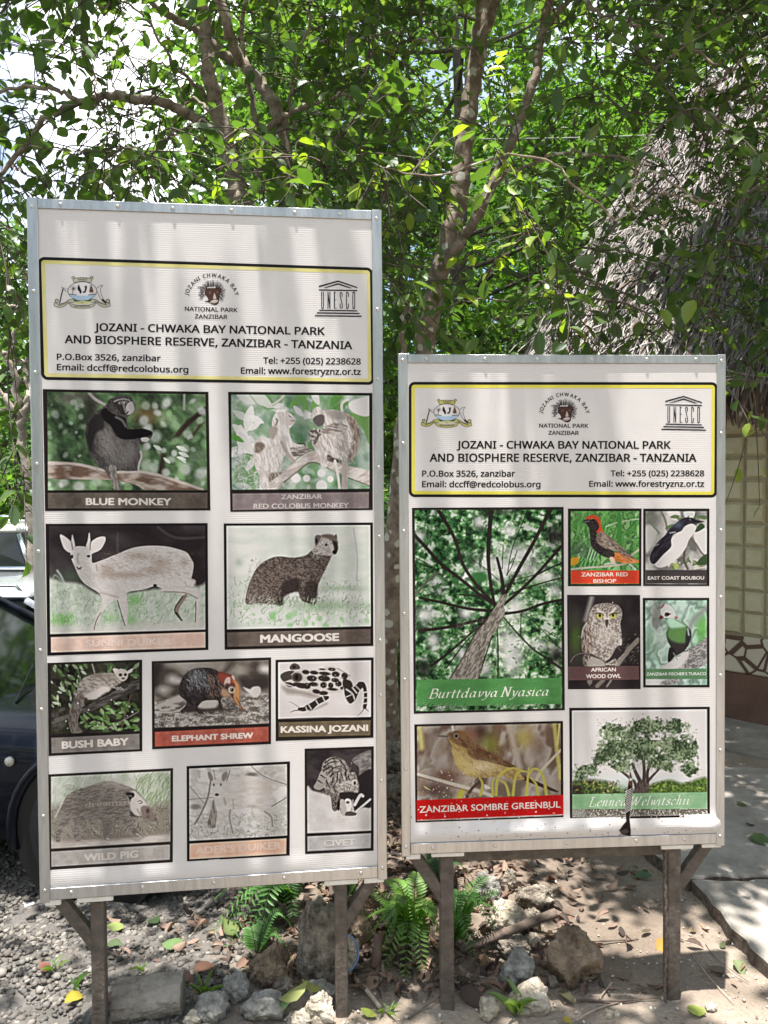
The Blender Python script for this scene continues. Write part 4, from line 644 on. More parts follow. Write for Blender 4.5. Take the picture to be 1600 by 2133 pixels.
# ================================================================ THE SETTING
def struct(o): o['kind'] = 'structure'; return o
def gz(x, y):                      # height of the ground: the gravel lot lies a little lower
    x = np.asarray(x, float); y = np.asarray(y, float)
    lot = sstep(-.35, -.9, x)*(.13*sstep(2.35, 3.1, y)+.14*sstep(3.3, 5.5, y))
    return -lot+.012*(fbm(x*3, y*3, 3)-.5)*2+.05*sstep(.2, .8, x*0+fbm(x*.8, y*.8, 9))*0
def ground():
    xs = np.concatenate([np.linspace(-60, -4.2, 16), np.linspace(-4, 4, 230), np.linspace(4.2, 60, 16)]); ys = np.concatenate([np.linspace(-40, .2, 10), np.linspace(.4, 8, 220), np.linspace(8.4, 120, 30)])
    X, Y = np.meshgrid(xs, ys); near = sstep(9, 6, Y)*sstep(5, 3.5, np.abs(X))
    Z = gz(X, Y)+near*.03*(fbm(X*9, Y*9, 21)-.5)
    A = lambda *c: np.array(c)
    grav = (sstep(-.25, -.75, X+.25*(fbm(X*4, Y*4, 5)-.5)))[..., None]
    litter = (sstep(.5, -.1, np.abs(X-.15)-.75+.5*(fbm(X*5, Y*5, 8)-.5))*sstep(2.25, 2.5, Y))[..., None]
    n = fbm(X*6, Y*6, 14)[..., None]
    c = lerp(A(.21, .165, .125), A(.35, .29, .235), n); c = lerp(c, lerp(A(.09, .065, .05), A(.22, .17, .13), n), litter*.85); c = lerp(c, lerp(A(.085, .078, .07), A(.17, .155, .14), n), grav)
    far = sstep(5.5, 9, Y)[..., None]; c = lerp(c, lerp(A(.06, .055, .03), A(.14, .12, .07), n), far*sstep(-6, -2, X)[..., None])
    h, w_ = X.shape; i = np.arange(h*w_).reshape(h, w_); F = np.stack([i[:-1, :-1], i[:-1, 1:], i[1:, 1:], i[1:, :-1]], -1).reshape(-1, 4)
    return struct(mk('ground', np.stack([X, Y, Z], -1).reshape(-1, 3), F, M['ground'], None, c.reshape(-1, 3), True))
ground()
def slab(name, outline, z0, z1, m, jag=.012):
    p = np.array(outline, float); q = []
    for i in range(len(p)):
        a, b = p[i], p[(i+1) % len(p)]; k = max(2, int(np.linalg.norm(b-a)/.05)); k = min(k, 60)
        for t in np.arange(k)/k: q.append(a+(b-a)*t+rng.uniform(-jag, jag, 2))
    q = np.array(q); n = len(q); c = q.mean(0)
    V = [(x, y, z0) for x, y in q]+[(x, y, z1-.008) for x, y in q]+[tuple(np.array([x, y])+(c-np.array([x, y]))*.006)+(z1,) for x, y in q]
    F = [(i, (i+1) % n, n+(i+1) % n, n+i) for i in range(n)]+[(n+i, n+(i+1) % n, 2*n+(i+1) % n, 2*n+i) for i in range(n)]+[tuple(range(2*n, 3*n))]
    o = mk(name, V, F, m); o.data.materials.append(M['slab_side'])
    for i in range(n): o.data.polygons[i].material_index = 1
    return struct(o)
slab('path', [(1.30, 1.2), (1.26, 1.9), (1.225, 2.45), (1.19, 2.925), (3.9, 2.955), (3.9, 1.2)], -.05, .06, M['concrete'])
slab('path', [(1.185, 2.965), (1.07, 3.38), (1.0, 4.1), (3.9, 4.1), (3.9, 2.99)], -.05, .055, M['concrete'])
# ---- the thatched hut
hut = thing('thatched_hut', 'thatched hut with glass block wall, crazy paving band and plinth behind the right board', 'hut', (2.28, 5.12, 0), math.atan2(-.69, .72))
ca, sa = .722, -.692
def hl(x, y, z): return (2.28+ca*x-sa*y, 5.12+sa*x+ca*y, z)        # hut-local to world
m = MB(); m.box((-1.55, 0, -.05), (3.2, .2, .33), bev=.012); m.build('plinth', M['plinth'], hut, world=False)
m = MB(); m.box((-1.56, -.012, .33), (3.2, .2, .575), bev=.01); m.build('stone_band', M['stone_band'], hut, world=False)
m = MB(); m.box((-1.54, .012, .575), (3.18, .19, 2.6)); m.build('wall', M['mortar'], hut, world=False)
m = MB(); bw, bh = .137, .147
for r in range(13):
    for c in range(34):
        x0 = -1.53+c*bw; z0 = .585+r*bh; g = .006; x1 = x0+bw-g; z1 = z0+bh-g
        x0 += g; z0 += g; i = .016; d = -.012
        m.add([(x0, .012, z0), (x1, .012, z0), (x1, .012, z1), (x0, .012, z1), (x0+i, d, z0+i), (x1-i, d, z0+i), (x1-i, d, z1-i), (x0+i, d, z1-i)], [(0, 1, 5, 4), (1, 2, 6, 5), (2, 3, 7, 6), (3, 0, 4, 7), (4, 5, 6, 7)])
m.build('glass_block_panel', M['glass_block'], hut, world=False)
# roof: a thick hip of palm thatch
E0, E1 = np.array([.98, 5.95, 2.26]), np.array([4.6, 2.65, 2.26]); R0, R1 = np.array([3.1, 7.3, 5.35]), np.array([5.4, 6.0, 5.35]); B0 = np.array([2.6, 9.4, 2.26])
def roofpt(s, t, side=0):
    a, b = (E0, E1) if side == 0 else (B0, E0); c, d = (R0, R1) if side == 0 else (R0+np.array([.25, .35, 0]), R0)
    s = np.asarray(s)[..., None]; t = np.asarray(t)[..., None]
    p = (a+(b-a)*s)*(1-t)+(c+(d-c)*s)*t
    p = p+np.array([-.15, -.35, .4])*(t*(1-t))*.9 if side == 0 else p+np.array([-.3, .1, .35])*(t*(1-t))*.9
    return p
V = []; F = []; ns_, nt_ = 24, 16
for side in (0, 1):
    S_, T_ = np.meshgrid(np.linspace(0, 1, ns_), np.linspace(0, 1, nt_)); P = roofpt(S_, T_, side).reshape(-1, 3); o = len(V); V += list(P)
    for j in range(nt_-1):
        for i in range(ns_-1): F.append((o+j*ns_+i, o+j*ns_+i+1, o+(j+1)*ns_+i+1, o+(j+1)*ns_+i))
roof = mk('roof', V, F, M['thatch_base'], hut)
def blades_mesh(P, D, N, L, Wd, col, curl):      # many narrow bent strips: root P, direction D, surface normal N
    n = len(P); S_ = np.cross(D, N); S_ /= np.linalg.norm(S_, axis=1)[:, None]+1e-9; V = np.zeros((n, 8, 3))
    for k, t in enumerate((0, .4, .75, 1)):
        c = P+D*(L*t)[:, None]+N*(curl*t*(1-t)*2+(.5-t)*.0)[:, None]-np.array([0, 0, 1])*(L*.18*t*t)[:, None]
        wv = (Wd*(1 if k < 3 else .45))[:, None]; V[:, 2*k] = c-S_*wv*.5; V[:, 2*k+1] = c+S_*wv*.5
    b = (np.arange(n)*8)[:, None]; F = np.concatenate([b+np.array([[0, 1, 3, 2]]), b+np.array([[2, 3, 5, 4]]), b+np.array([[4, 5, 7, 6]])]).reshape(-1, 4)
    return V.reshape(-1, 3), F, np.repeat(col, 8, 0)
def thatch(n, side, t0, t1):
    s = rng.uniform(0, 1, n) if side else rng.uniform(0, .8, n); t = rng.uniform(t0, t1, n); P = roofpt(s, t, side); P2 = roofpt(s, t-.02, side); Ps = roofpt(s+.01, t, side)
    D = P2-P; D /= np.linalg.norm(D, axis=1)[:, None]; N = np.cross(Ps-P, D); N /= np.linalg.norm(N, axis=1)[:, None]; N = np.where((N[:, 2] < 0)[:, None], -N, N)
    D = D+rng.normal(0, .28, (n, 3)); D /= np.linalg.norm(D, axis=1)[:, None]; P = P+N*rng.uniform(.0, .09, n)[:, None]
    g = rng.beta(2, 2, n)[:, None]; c = lerp(np.array([.075, .063, .058]), np.array([.44, .405, .38]), g); c = np.where(rng.rand(n, 1) < .06, np.array([[.16, .10, .07]]), c)
    return blades_mesh(P, D, N, rng.uniform(.12, .34, n), rng.uniform(.005, .012, n), c, rng.uniform(-.02, .06, n))
parts = [thatch(42000, 0, .02, 1.0), thatch(7000, 1, .02, 1.0)]
V = np.concatenate([p[0] for p in parts]); F = np.concatenate([parts[0][1], parts[1][1]+len(parts[0][0])]); cc = np.concatenate([p[2] for p in parts])
mk('thatch', V, F, M['thatch'], roof, cc)
n = 1500; s = rng.uniform(0, .9, n); P = roofpt(s, rng.uniform(-.005, .05, n)); D = np.tile(np.array([-.12, -.16, -1.]), (n, 1))+rng.normal(0, .2, (n, 3)); D /= np.linalg.norm(D, axis=1)[:, None]
c = lerp(np.array([.06, .045, .04]), np.array([.22, .16, .13]), rng.rand(n, 1)); V, F, cc = blades_mesh(P, D, np.tile(np.array([-.6, -.7, .3]), (n, 1)), rng.uniform(.12, .34, n), rng.uniform(.012, .03, n), c, np.zeros(n))
mk('fringe', V, F, M['thatch'], roof, cc)
struct(mk('apron', [hl(-1.6, -.62, .012), hl(3.2, -.62, .012), hl(3.2, .0, .012), hl(-1.6, .0, .012), hl(-1.6, -.62, -.05), hl(3.2, -.62, -.05)], [(0, 1, 2, 3), (4, 5, 1, 0)], M['concrete']))
# ---------------------------------------------------------------- leaves and trees
LT = np.array([(0, 0, 0), (0, .28, -.02), (0, .58, -.05), (0, .82, -.10), (0, 1, -.17), (-.30, .2, .06), (-.44, .5, .05), (-.30, .8, -.03), (.30, .2, .06), (.44, .5, .05), (.30, .8, -.03)])
LF = np.array([(0, 1, 5), (1, 6, 5), (1, 2, 6), (2, 7, 6), (2, 3, 7), (3, 4, 7), (0, 8, 1), (1, 8, 9), (1, 9, 2), (2, 9, 10), (2, 10, 3), (3, 10, 4)])
LT2 = np.array([(0, 0, 0), (-.42, .5, .06), (0, 1, -.12), (.42, .5, .06)]); LF2 = np.array([(0, 2, 1), (0, 3, 2)])
def leaf_mesh(P, D, N, L, asp, col, tmpl=0, curl=None):
    T, Fc = (LT, LF) if tmpl == 0 else (LT2, LF2); n = len(P); k = len(T)
    D = D/(np.linalg.norm(D, axis=1)[:, None]+1e-9); S_ = np.cross(D, N); S_ /= np.linalg.norm(S_, axis=1)[:, None]+1e-9; N = np.cross(S_, D)
    z = T[None, :, 2]*np.ones((n, 1))
    if curl is not None: z = z*curl[:, None]
    V = P[:, None]+S_[:, None]*(T[None, :, 0]*(L*asp)[:, None])[..., None]+D[:, None]*(T[None, :, 1]*L[:, None])[..., None]+N[:, None]*(z*L[:, None])[..., None]
    F = (np.arange(n)*k)[:, None, None]+Fc[None]
    return V.reshape(-1, 3), F.reshape(-1, 3), np.repeat(col, k, 0)
def leafcol(n, lit_share=0, base=((.04, .086, .026), (.09, .155, .042), (.15, .21, .062))):
    a, b, c = (np.array(x) for x in base); t = rng.beta(1.6, 2.2, n)[:, None]*2
    col = np.where(t < 1, lerp(a, b, t), lerp(b, c, t-1))
    if lit_share: col = np.where(rng.rand(n, 1) < lit_share, np.array([[.24, .32, .045]]), col)  # this share gets a yellow-green colour in place of sun shining through
    return col*rng.uniform(.85, 1.15, (n, 1))
class Tree:
    def __init__(S, name, label, group, base, bark, twig=None):
        S.t = thing(name, label, 'tree', base, 0, group); S.mb = MB(); S.sk = []; S.tw = MB(); S.P = []; S.D = []; S.N = []; S.L = []; S.Cc = []; S.bark = bark; S.twig = twig or bark
    def limb(S, pts, r0, r1, n=9, rough=.06, sk=True):
        p = crv(pts, 7); r0, r1 = r0*.66, r1*.7; p[1:-1] += rng.normal(0, .006, (len(p)-2, 3)); V, F = tube(p, np.linspace(r0, r1, len(p)), n, True, rough); S.mb.add(V, F)
        if sk: S.sk += list(p[len(p)//4:])
        return p
    def near(S, q):
        k = np.array(S.sk); d = np.linalg.norm((k-q)*np.array([1, 1, 1.2]), axis=1)+np.maximum(k[:, 2]-q[2], 0)*.3; return k[np.argmin(d)]
    def bough(S, q, r=.008):
        s = S.near(q); L = np.linalg.norm(q-s); a = s+(q-s)*.35+rng.normal(0, .05, 3)*L+np.array([0, 0, .05*L]); b = s+(q-s)*.7+rng.normal(0, .05, 3)*L+np.array([0, 0, .04*L])
        S.limb([s, a, b, q], r, .004, 6, .05)
    def spray(S, q, nl, size, lit_share=0, droop=.15, base=None):
        s = S.near(q); L = np.linalg.norm(q-s); mid = s+(q-s)*.5+rng.normal(0, .10, 3)*min(L, .8)+np.array([0, 0, droop*L])
        p = crv([s, mid, q], 5); S.tw.tube(p, np.linspace(.0042, .0018, len(p)), 4, cap=False)
        S.sk += list(p[4::3]); d0 = p[-1]-p[-3]; d0 /= np.linalg.norm(d0)+1e-9; base = base or ((.04, .086, .026), (.09, .155, .042), (.15, .21, .062))
        for k in range(3):
            d = d0+rng.normal(0, .55, 3)*(k > 0); d[2] -= .1; d /= np.linalg.norm(d); l = rng.uniform(.16, .34)
            e = [q-d0*.05*k, q+d*l*.5+np.array([0, 0, .02]), q+d*l]; pe = crv(e, 4); S.tw.tube(pe, np.linspace(.003, .0013, len(pe)), 3, cap=False)
            m_ = max(3, nl//3); tt = np.linspace(.12, 1, m_)
            for i, t in enumerate(tt):
                c = np.array([np.interp(t*(len(pe)-1), range(len(pe)), pe[:, j]) for j in range(3)])
                sd = np.cross(d, [0, 0, 1]); sd /= np.linalg.norm(sd)+1e-9; ld = d*.6+sd*(1 if i % 2 else -1)*(.9 if i < m_-1 else .1)+rng.normal(0, .28, 3)+np.array([0, 0, -.12])
                S.P.append(c); S.D.append(ld); S.N.append(np.array([0, 0, 1.])+rng.normal(0, .42, 3)); S.L.append(size*rng.uniform(.55, 1.35))
            S.Cc.append(leafcol(m_, lit_share, base))
    def done(S, leafmat, asp=.62):
        trunk = S.mb.build('trunk', S.bark, S.t, True)
        if S.tw.v: S.tw.build('twigs', S.twig, trunk, True)
        if S.P:
            V, F, c = leaf_mesh(np.array(S.P), np.array(S.D), np.array(S.N), np.array(S.L), rng.uniform(asp*.85, asp*1.2, len(S.P)), np.concatenate(S.Cc), 0, rng.uniform(.3, 1.8, len(S.P)))
            mk('crown', V, F, leafmat, S.t, c, True)
        return S.t
GA = 'trees close behind the boards'
ta = Tree('tree', 'many stemmed tree with an arching branch, behind the tall board', GA, gnd(520, 1690), M['bark'], M['bark_dark'])
D = 3.75
st = ta.limb([gnd(520, 1690), at(545, 900, D), at(520, 520, D), at(500, 410, D)], .10, .075, 12)
ta.limb([at(500, 410, D), at(476, 320, D), at(452, 225, D-.05), at(436, 140, D-.1), at(425, 50, D-.1), at(405, -80, D-.2), at(395, -260, D-.3)], .072, .03, 10)
ta.limb([at(490, 370, D), at(463, 295, D-.05), at(415, 255, D-.2), at(360, 222, D-.3), at(280, 205, D-.4), at(220, 200, D-.45), at(165, 216, D-.5), at(100, 246, D-.5), at(45, 312, D-.5), at(-40, 420, D-.5)], .042, .012, 9)
ta.limb([at(172, 214, D-.5), at(120, 188, D-.55), at(50, 182, D-.6), at(-60, 205, D-.6)], .017, .008, 7)
ta.limb([at(560, 560, D+.1), at(596, 410, D+.1), at(586, 262, D+.1), at(552, 190, D+.1), at(500, 120, D+.1), at(465, 30, D), at(430, -120, D)], .06, .03, 10)
ta.limb([at(545, 400, D+.15), at(533, 270, D+.15), at(520, 180, D+.15), at(505, 90, D+.15), at(520, -60, D)], .026, .013, 8)
ta.limb([at(556, 272, D+.1), at(600, 236, D), at(655, 215, D-.1), at(720, 198, D-.15), at(790, 210, D-.2)], .024, .009, 8)
ta.limb([at(480, 130, D), at(420, 70, D), at(360, 38, D-.1), at(310, 0, D-.2), at(230, -90, D-.3)], .035, .014, 8)
ta.limb([at(452, 225, D), at(420, 190, D-.1), at(370, 140, D-.3), at(320, 60, D-.4)], .018, .008, 7)
ta.limb([at(440, 240, D), at(395, 205, D+.2), at(330, 330, D+.2), at(300, 400, D+.1)], .012, .006, 6)
ta.limb([at(620, 300, D+.1), at(605, 180, D+.1), at(640, 60, D), at(660, -60, D)], .014, .008, 7)
tb = Tree('tree', 'single trunk tree with pale lichen spots, in the gap between the boards', GA, gnd(812, 1560), M['bark_lichen'], M['bark_dark'])
D = 4.2
tb.limb([gnd(812, 1560), at(812, 1300, D+.2), at(846, 900, D), at(882, 735, D), at(905, 610, D), at(943, 470, D), at(960, 380, D), at(972, 270, D), at(990, 150, D), at(1008, 0, D), at(1030, -200, D)], .095, .058, 12)
tb.limb([at(900, 650, D), at(925, 560, D-.1), at(968, 490, D-.15), at(1012, 415, D-.2), at(1060, 300, D-.2), at(1112, 180, D-.2), at(1125, 80, D-.2), at(1160, -90, D-.3)], .045, .03, 9)
tb.limb([at(985, 455, D-.2), at(1035, 375, D-.4), at(1100, 345, D-.5), at(1165, 322, D-.6), at(1250, 320, D-.7), at(1350, 350, D-.8), at(1450, 414, D-.9), at(1540, 430, D-1)], .014, .006, 7)
tb.limb([at(1130, 60, D-.2), at(1200, -10, D-.5), at(1245, 25, D-.6), at(1300, 45, D-.7), at(1350, 65, D-.7), at(1425, 95, D-.8), at(1520, 150, D-.9)], .02, .008, 7)
tb.limb([at(850, 800, D), at(838, 720, D-.1), at(842, 650, D-.15), at(856, 645, D-.1), at(862, 690, D-.1)], .022, .012, 7)
tb.limb([at(1000, 100, D), at(1060, -60, D-.3), at(1200, -250, D-.8), at(1400, -420, D-1.2)], .04, .02, 8)
tb.limb([at(1008, 0, D), at(900, -150, D-.4), at(800, -320, D-1), at(760, -520, D-1.5)], .04, .02, 8)
ta.limb([at(405, -80, 3.5), at(300, -260, 3.1), at(150, -420, 2.7), at(0, -560, 2.4)], .035, .018, 8)
ta.limb([at(430, -120, 3.7), at(560, -300, 3.2), at(640, -520, 2.7), at(700, -800, 2.2)], .035, .018, 8)
# crowns: boughs, then sprays of leaves hung on the nearest branch; the crowns reach out over the boards
# gaps in the canopy: the sun comes down through these (x, y, radius)
SUNLIT_A = [at(*k) for k in ((530, 290, 3.0), (590, 322, 2.9), (500, 305, 3.0), (640, 345, 3.0))]
SUNLIT_B = [at(*k) for k in ((845, 345, 3.0), (880, 330, 2.9), (900, 380, 3.0), (1040, 330, 2.8), (1062, 200, 3.0), (1080, 440, 2.8), (1130, 480, 2.8), (1085, 500, 2.9), (1500, 800, 2.75), (1560, 795, 2.8), (1575, 885, 2.9))]
GAPS = [(p[0], p[1], p[2], .17) for p in SUNLIT_A+SUNLIT_B[:8]]+[(1.0, 2.58, 0, .16), (1.55, 2.5, 0, .2), (1.75, 3.1, 0, .16), (-1.15, 2.5, 0, .13), (-.95, 2.85, 0, .12), (-1.5, 2.9, 0, .14), (.28, 2.7, 0, .10), (-.2, 2.4, 0, .1), (2.1, 2.8, 0, .15), (-.55, 2.62, 0, .08), (.62, 4.2, 1.8, .2), (.75, 4.25, 2.6, .2), (-.8, 3.8, 2.6, .2), (-.52, 2.08, 2.4, -.05), (-.30, 2.10, 2.4, -.04), (-.14, 2.11, 2.4, -.06), (.35, 2.2, 2.1, -.05), (.85, 2.25, 2.1, -.05)]
def ok(q):                         # leaves keep off the boards and mostly off the lichen spotted trunk and its front
    for gx, gy, gz_, gr_ in GAPS:
        h = q[2]-gz_
        if h > .1 and (q[0]-gx+.06*h)**2+(q[1]-gy+.10*h)**2 < (gr_+.14)**2: return False
    tx = .22+(q[2]-2.2)*.15
    if q[1] < 4.3 and abs(q[0]-tx*q[1]/4.2) < .14 and q[2] < 4.5 and rng.rand() < .8: return False
    return not (-1.1 < q[0] < 1.15 and 1.95 < q[1] < 2.55 and q[2] < (2.56 if q[0] < .02 else 2.14))
def seeds(n, lo, hi, f=None):
    o = []
    while len(o) < n:
        q = rng.uniform(lo, hi)
        if ok(q) and (f is None or f(q)): o.append(q)
    return o
def order(t, qs):                 # nearest to the limbs first, so that later twigs spring from earlier ones
    k = np.array(t.sk); return sorted(qs, key=lambda q: np.min(np.sum((k-q)**2, 1)))
for q in seeds(46, (-2.6, 2.6, 2.6), (.2, 4.6, 4.9)): ta.bough(q)
for q in seeds(46, (-.1, 2.6, 2.3), (3.2, 4.7, 5.0)): tb.bough(q)
# hanging twigs at the far left stay open to the sky
fl = lambda q: rng.rand() < ((.62 if q[0]/q[1] < -.33 else 1) if 1 else 1)
for q in order(ta, seeds(600, (-2.5, 2.7, 2.42), (.15, 4.5, 4.6), fl)): ta.spray(q, rng.randint(9, 17), rng.choice([.045, .055, .065, .085]), .02)
for q in order(tb, seeds(600, (-.1, 2.7, 2.25), (3.0, 4.6, 4.7))): tb.spray(q, rng.randint(9, 17), rng.choice([.045, .055, .065, .085]), .03)
for q in order(tb, seeds(150, (1.2, 2.7, 2.35), (3.1, 4.4, 4.3))): tb.spray(q, rng.randint(9, 17), rng.choice([.05, .06, .075]), .03)
# above the picture: the canopy that shades the boards and dapples the ground
for q in order(ta, seeds(300, (-2.9, 1.45, 4.2), (.3, 4.3, 5.8))): ta.spray(q, 14, .10)
for q in order(tb, seeds(280, (-.1, 1.45, 4.2), (3.0, 4.9, 5.8))): tb.spray(q, 15, .105)
for q in order(tb, seeds(480, (1.9, 3.0, 4.7), (4.6, 5.4, 6.2))): tb.spray(q, 18, .12)
# unseen canopy sprays, added to keep the sun off the earth below
for q in order(tb, seeds(130, (.0, 2.5, 4.3), (1.2, 3.7, 5.7))): tb.spray(q, 15, .10)
for q in SUNLIT_A: ta.spray(q, 11, .06, .75)  # sunlight on these sprays is put into their yellow-green leaf colour
for q in SUNLIT_B: tb.spray(q, 9, .066, .6)
for u, v, D in ((15, 560, 2.9), (40, 640, 2.9), (20, 700, 3.0), (30, 960, 2.9), (50, 1010, 2.8), (15, 1040, 2.9), (45, 500, 3.0), (30, 880, 3.1)): ta.spray(at(u, v, D), 12, .07, .05)
ta.done(M['leaf']); tb.done(M['leaf'])
# ---- the wood behind
def fartree(name, label, x, y, h, r, zlo, n, base, size, asp=.5, group='trees standing further back', lean=.0, bark='bark_dark'):
    z0 = float(gz(x, y)); t = thing(name, label, 'tree', (x, y, z0), 0, group); mb = MB()
    top = np.array([x+lean, y, h*.8]); pts = crv([(x, y, z0-.1), (x+lean*.3, y, h*.3), (x+lean*.6+.1, y, h*.55), top], 6); mb.tube(pts, np.linspace(.055*h**.5, .02, len(pts)), 8)
    P = []; N = []; nc = int(26+r*10)
    for k in range(nc):
        a = rng.uniform(0, 6.28); q = rng.rand()**.5; zz = rng.uniform(zlo, h); prof = math.sin(math.pi*np.clip((zz-zlo)/(h-zlo)*.8+.16, 0, 1))**.7
        c = np.array([x+lean+math.cos(a)*r*q*prof, y+math.sin(a)*r*q*prof, zz]); s = pts[np.argmin(np.linalg.norm(pts-c+np.array([0, 0, .6]), axis=1))]
        mb.tube(crv([s, (s+c)/2+np.array([0, 0, -.1]), c], 4), np.linspace(.03, .008, 9), 5, cap=False)
        m_ = n//nc; R = rng.uniform(.45, .95)*(.55+.16*r); d = rng.normal(0, 1, (m_, 3)); d /= np.linalg.norm(d, axis=1)[:, None]; rr = rng.rand(m_)**.4
        P.append(c+d*(R*rr)[:, None]*np.array([1.15, 1.15, .7])); N.append(d*.6+np.array([0, 0, .9])+rng.normal(0, .45, (m_, 3)))
    P = np.concatenate(P); N = np.concatenate(N); D = rng.normal(0, 1, P.shape); D[:, 2] -= .3; n_ = len(P)
    D = D-N*(np.sum(D*N, 1)/np.sum(N*N, 1))[:, None]
    mb.build('trunk', M[bark], t, True); V, F, c = leaf_mesh(P, D, N, size*rng.uniform(.6, 1.3, n_), np.full(n_, asp/.5*.62), leafcol(n_, 0, base), 1)
    mk('crown', V, F, M['leaf_far'], t, c, False); return t
g1 = ((.048, .10, .026), (.095, .175, .044), (.155, .24, .07)); g2 = ((.03, .08, .022), (.062, .135, .034), (.11, .19, .055)); g3 = ((.07, .15, .025), (.13, .25, .04), (.19, .31, .07))
GB = 'trees standing further back'
fartree('leafy_tree', 'broad bright green tree behind the many stemmed tree', -.35, 7.8, 8.2, 1.75, 1.6, 7500, g1, .125)
fartree('leafy_tree', 'tall leafy tree showing between the two boards above the lichen spotted trunk', .75, 8.4, 9.0, 2.2, 1.2, 8000, g1, .13)
fartree('leafy_tree', 'dark green tree rising right behind the thatched roof', 3.7, 11.5, 11, 2.6, 2.5, 8000, g2, .15)
fartree('feathery_tree', 'feathery light green tree at the left edge of the thatched roof', 2.1, 8.9, 6.4, 1.5, 2.2, 9000, g3, .12, .22)
fartree('leafy_tree', 'low round tree in front of the open sky at the far left', -5.6, 10.5, 4.9, 2.2, .8, 7000, g1, .13)
fartree('leafy_tree', 'mid green tree left of the tall board whose top ends below the sky', -3.6, 11.5, 5.2, 1.9, .8, 6500, g2, .13)
fartree('leafy_tree', 'tall tree at the right edge of the open sky', -1.6, 12.5, 9.6, 1.9, 3.2, 6500, g1, .14)
fartree('leafy_tree', 'tall pale green tree far back in the middle', .2, 13.5, 12.5, 3.0, 2.5, 8000, g3, .16)
fartree('leafy_tree', 'tall tree high above the hut roof at the right', 6.6, 12.5, 12.5, 3.0, 3.0, 8000, g1, .16)
fartree('leafy_tree', 'tall tree far back, left of the hut roof ridge', 2.6, 14.5, 13.5, 3.0, 3.0, 8000, g1, .17)
def bush(label, x, y, h, r, n, base, size):
    t = thing('bush', label, 'bush', (x, y, float(gz(x, y))), 0, 'bushes behind the boards'); mb = MB(); z0 = float(gz(x, y)); P = []; N = []; nc = 22
    for k in range(nc):
        a = rng.uniform(0, 6.28); q = rng.rand()**.5*r; c = np.array([x+math.cos(a)*q, y+math.sin(a)*q, z0+rng.uniform(.15, h)]); mb.tube(crv([(x+rng.uniform(-.06, .06), y, z0-.02), (x+math.cos(a)*q*.3, y+math.sin(a)*q*.3, z0+c[2]*.5), c], 4), np.linspace(.012, .004, 9), 5, cap=False)
        m_ = n//nc; d = rng.normal(0, 1, (m_, 3)); d /= np.linalg.norm(d, axis=1)[:, None]; P.append(c+d*(rng.uniform(.2, .4)*rng.rand(m_)**.4)[:, None]); N.append(d*.5+np.array([0, 0, .9])+rng.normal(0, .4, (m_, 3)))
    P = np.concatenate(P); N = np.concatenate(N); D = rng.normal(0, 1, P.shape); D = D-N*(np.sum(D*N, 1)/np.sum(N*N, 1))[:, None]; n_ = len(P); P[:, 2] = np.maximum(P[:, 2], z0+.02)
    mb.build('stems', M['bark'], t, True); V, F, c = leaf_mesh(P, D, N, size*rng.uniform(.6, 1.3, n_), np.full(n_, .6), leafcol(n_, .01, base), 1); mk('foliage', V, F, M['leaf_far'], t, c)
bush('bright green bush in the gap between the boards', .05, 6.6, 2.6, .9, 3600, g1, .09); bush('dark bush low in the gap, behind the lichen spotted trunk', .35, 5.6, 1.6, .7, 3000, g2, .08)
bush('bush hidden largely by the shorter board, below the roof corner', .95, 7.2, 3.0, .8, 3200, g1, .1); bush('sunlit yellow green bush behind the parked cars', -5.4, 9.0, 2.0, .9, 3600, g3, .1); bush('dark bush beside the bare branched shrub', -3.4, 7.4, 2.6, .7, 2600, g2, .09); bush('green bush tall enough to show above the tall board', -1.2, 5.6, 3.3, .9, 4200, g1, .09)
# bare shrub at the left edge
t = thing('bare_shrub', 'pale bare branched shrub beside the left edge of the tall board', 'shrub', gnd(75, 1330, -.25)); mb = MB(); D = 6.
for pts, r in (([at(78, 1250, D), at(66, 1080, D), at(45, 900, D), at(30, 780, D), at(8, 735, D)], .045), ([at(45, 890, D), at(62, 820, D), at(55, 760, D), at(70, 700, D)], .03), ([at(40, 870, D), at(15, 830, D), at(-30, 790, D)], .03), ([at(62, 860, D), at(35, 850, D), at(-20, 862, D)], .018), ([at(55, 840, D), at(80, 800, D), at(110, 770, D)], .025), ([at(30, 750, D), at(60, 760, D), at(90, 790, D)], .02), ([at(20, 745, D), at(50, 650, D), at(62, 630, D)], .018), ([at(50, 650, D), at(20, 640, D), at(-10, 625, D)], .015), ([at(72, 1000, D), at(90, 900, D), at(88, 800, D)], .03), ([at(10, 740, D), at(-20, 700, D)], .02), ([at(60, 690, D), at(75, 640, D), at(70, 600, D)], .012)):
    p = crv(pts, 6); p[1:-1] += rng.normal(0, .012, (len(p)-2, 3)); mb.tube(p, np.linspace(r, r*.45, len(p)), 7)
mb.build('branches', M['bark_pale'], t, True)
# the wood on the far side of the road, behind the photographer
n = 9000; a = rng.uniform(math.radians(182), math.radians(358), n); R = rng.uniform(11, 15, n); hgt = 9*(.55+.9*fbm(a*5, R*.1, 14)); z = rng.uniform(0, 1, n)**.9*hgt
P = np.stack([R*np.cos(a), R*np.sin(a), z], 1); N = rng.normal(0, .5, (n, 3))+np.array([0, .3, .9]); D = np.cross(N, rng.normal(0, 1, (n, 3)))
V, F, c = leaf_mesh(P, D, N, rng.uniform(.35, .8, n), np.full(n, .75), leafcol(n, 0, g1), 1); fw = mk('woodland', V, F, M['leaf_far'], None, c); fw['kind'] = 'stuff'; tag(fw, 'green wood across the clearing in front of the boards, out of the picture', 'woodland')
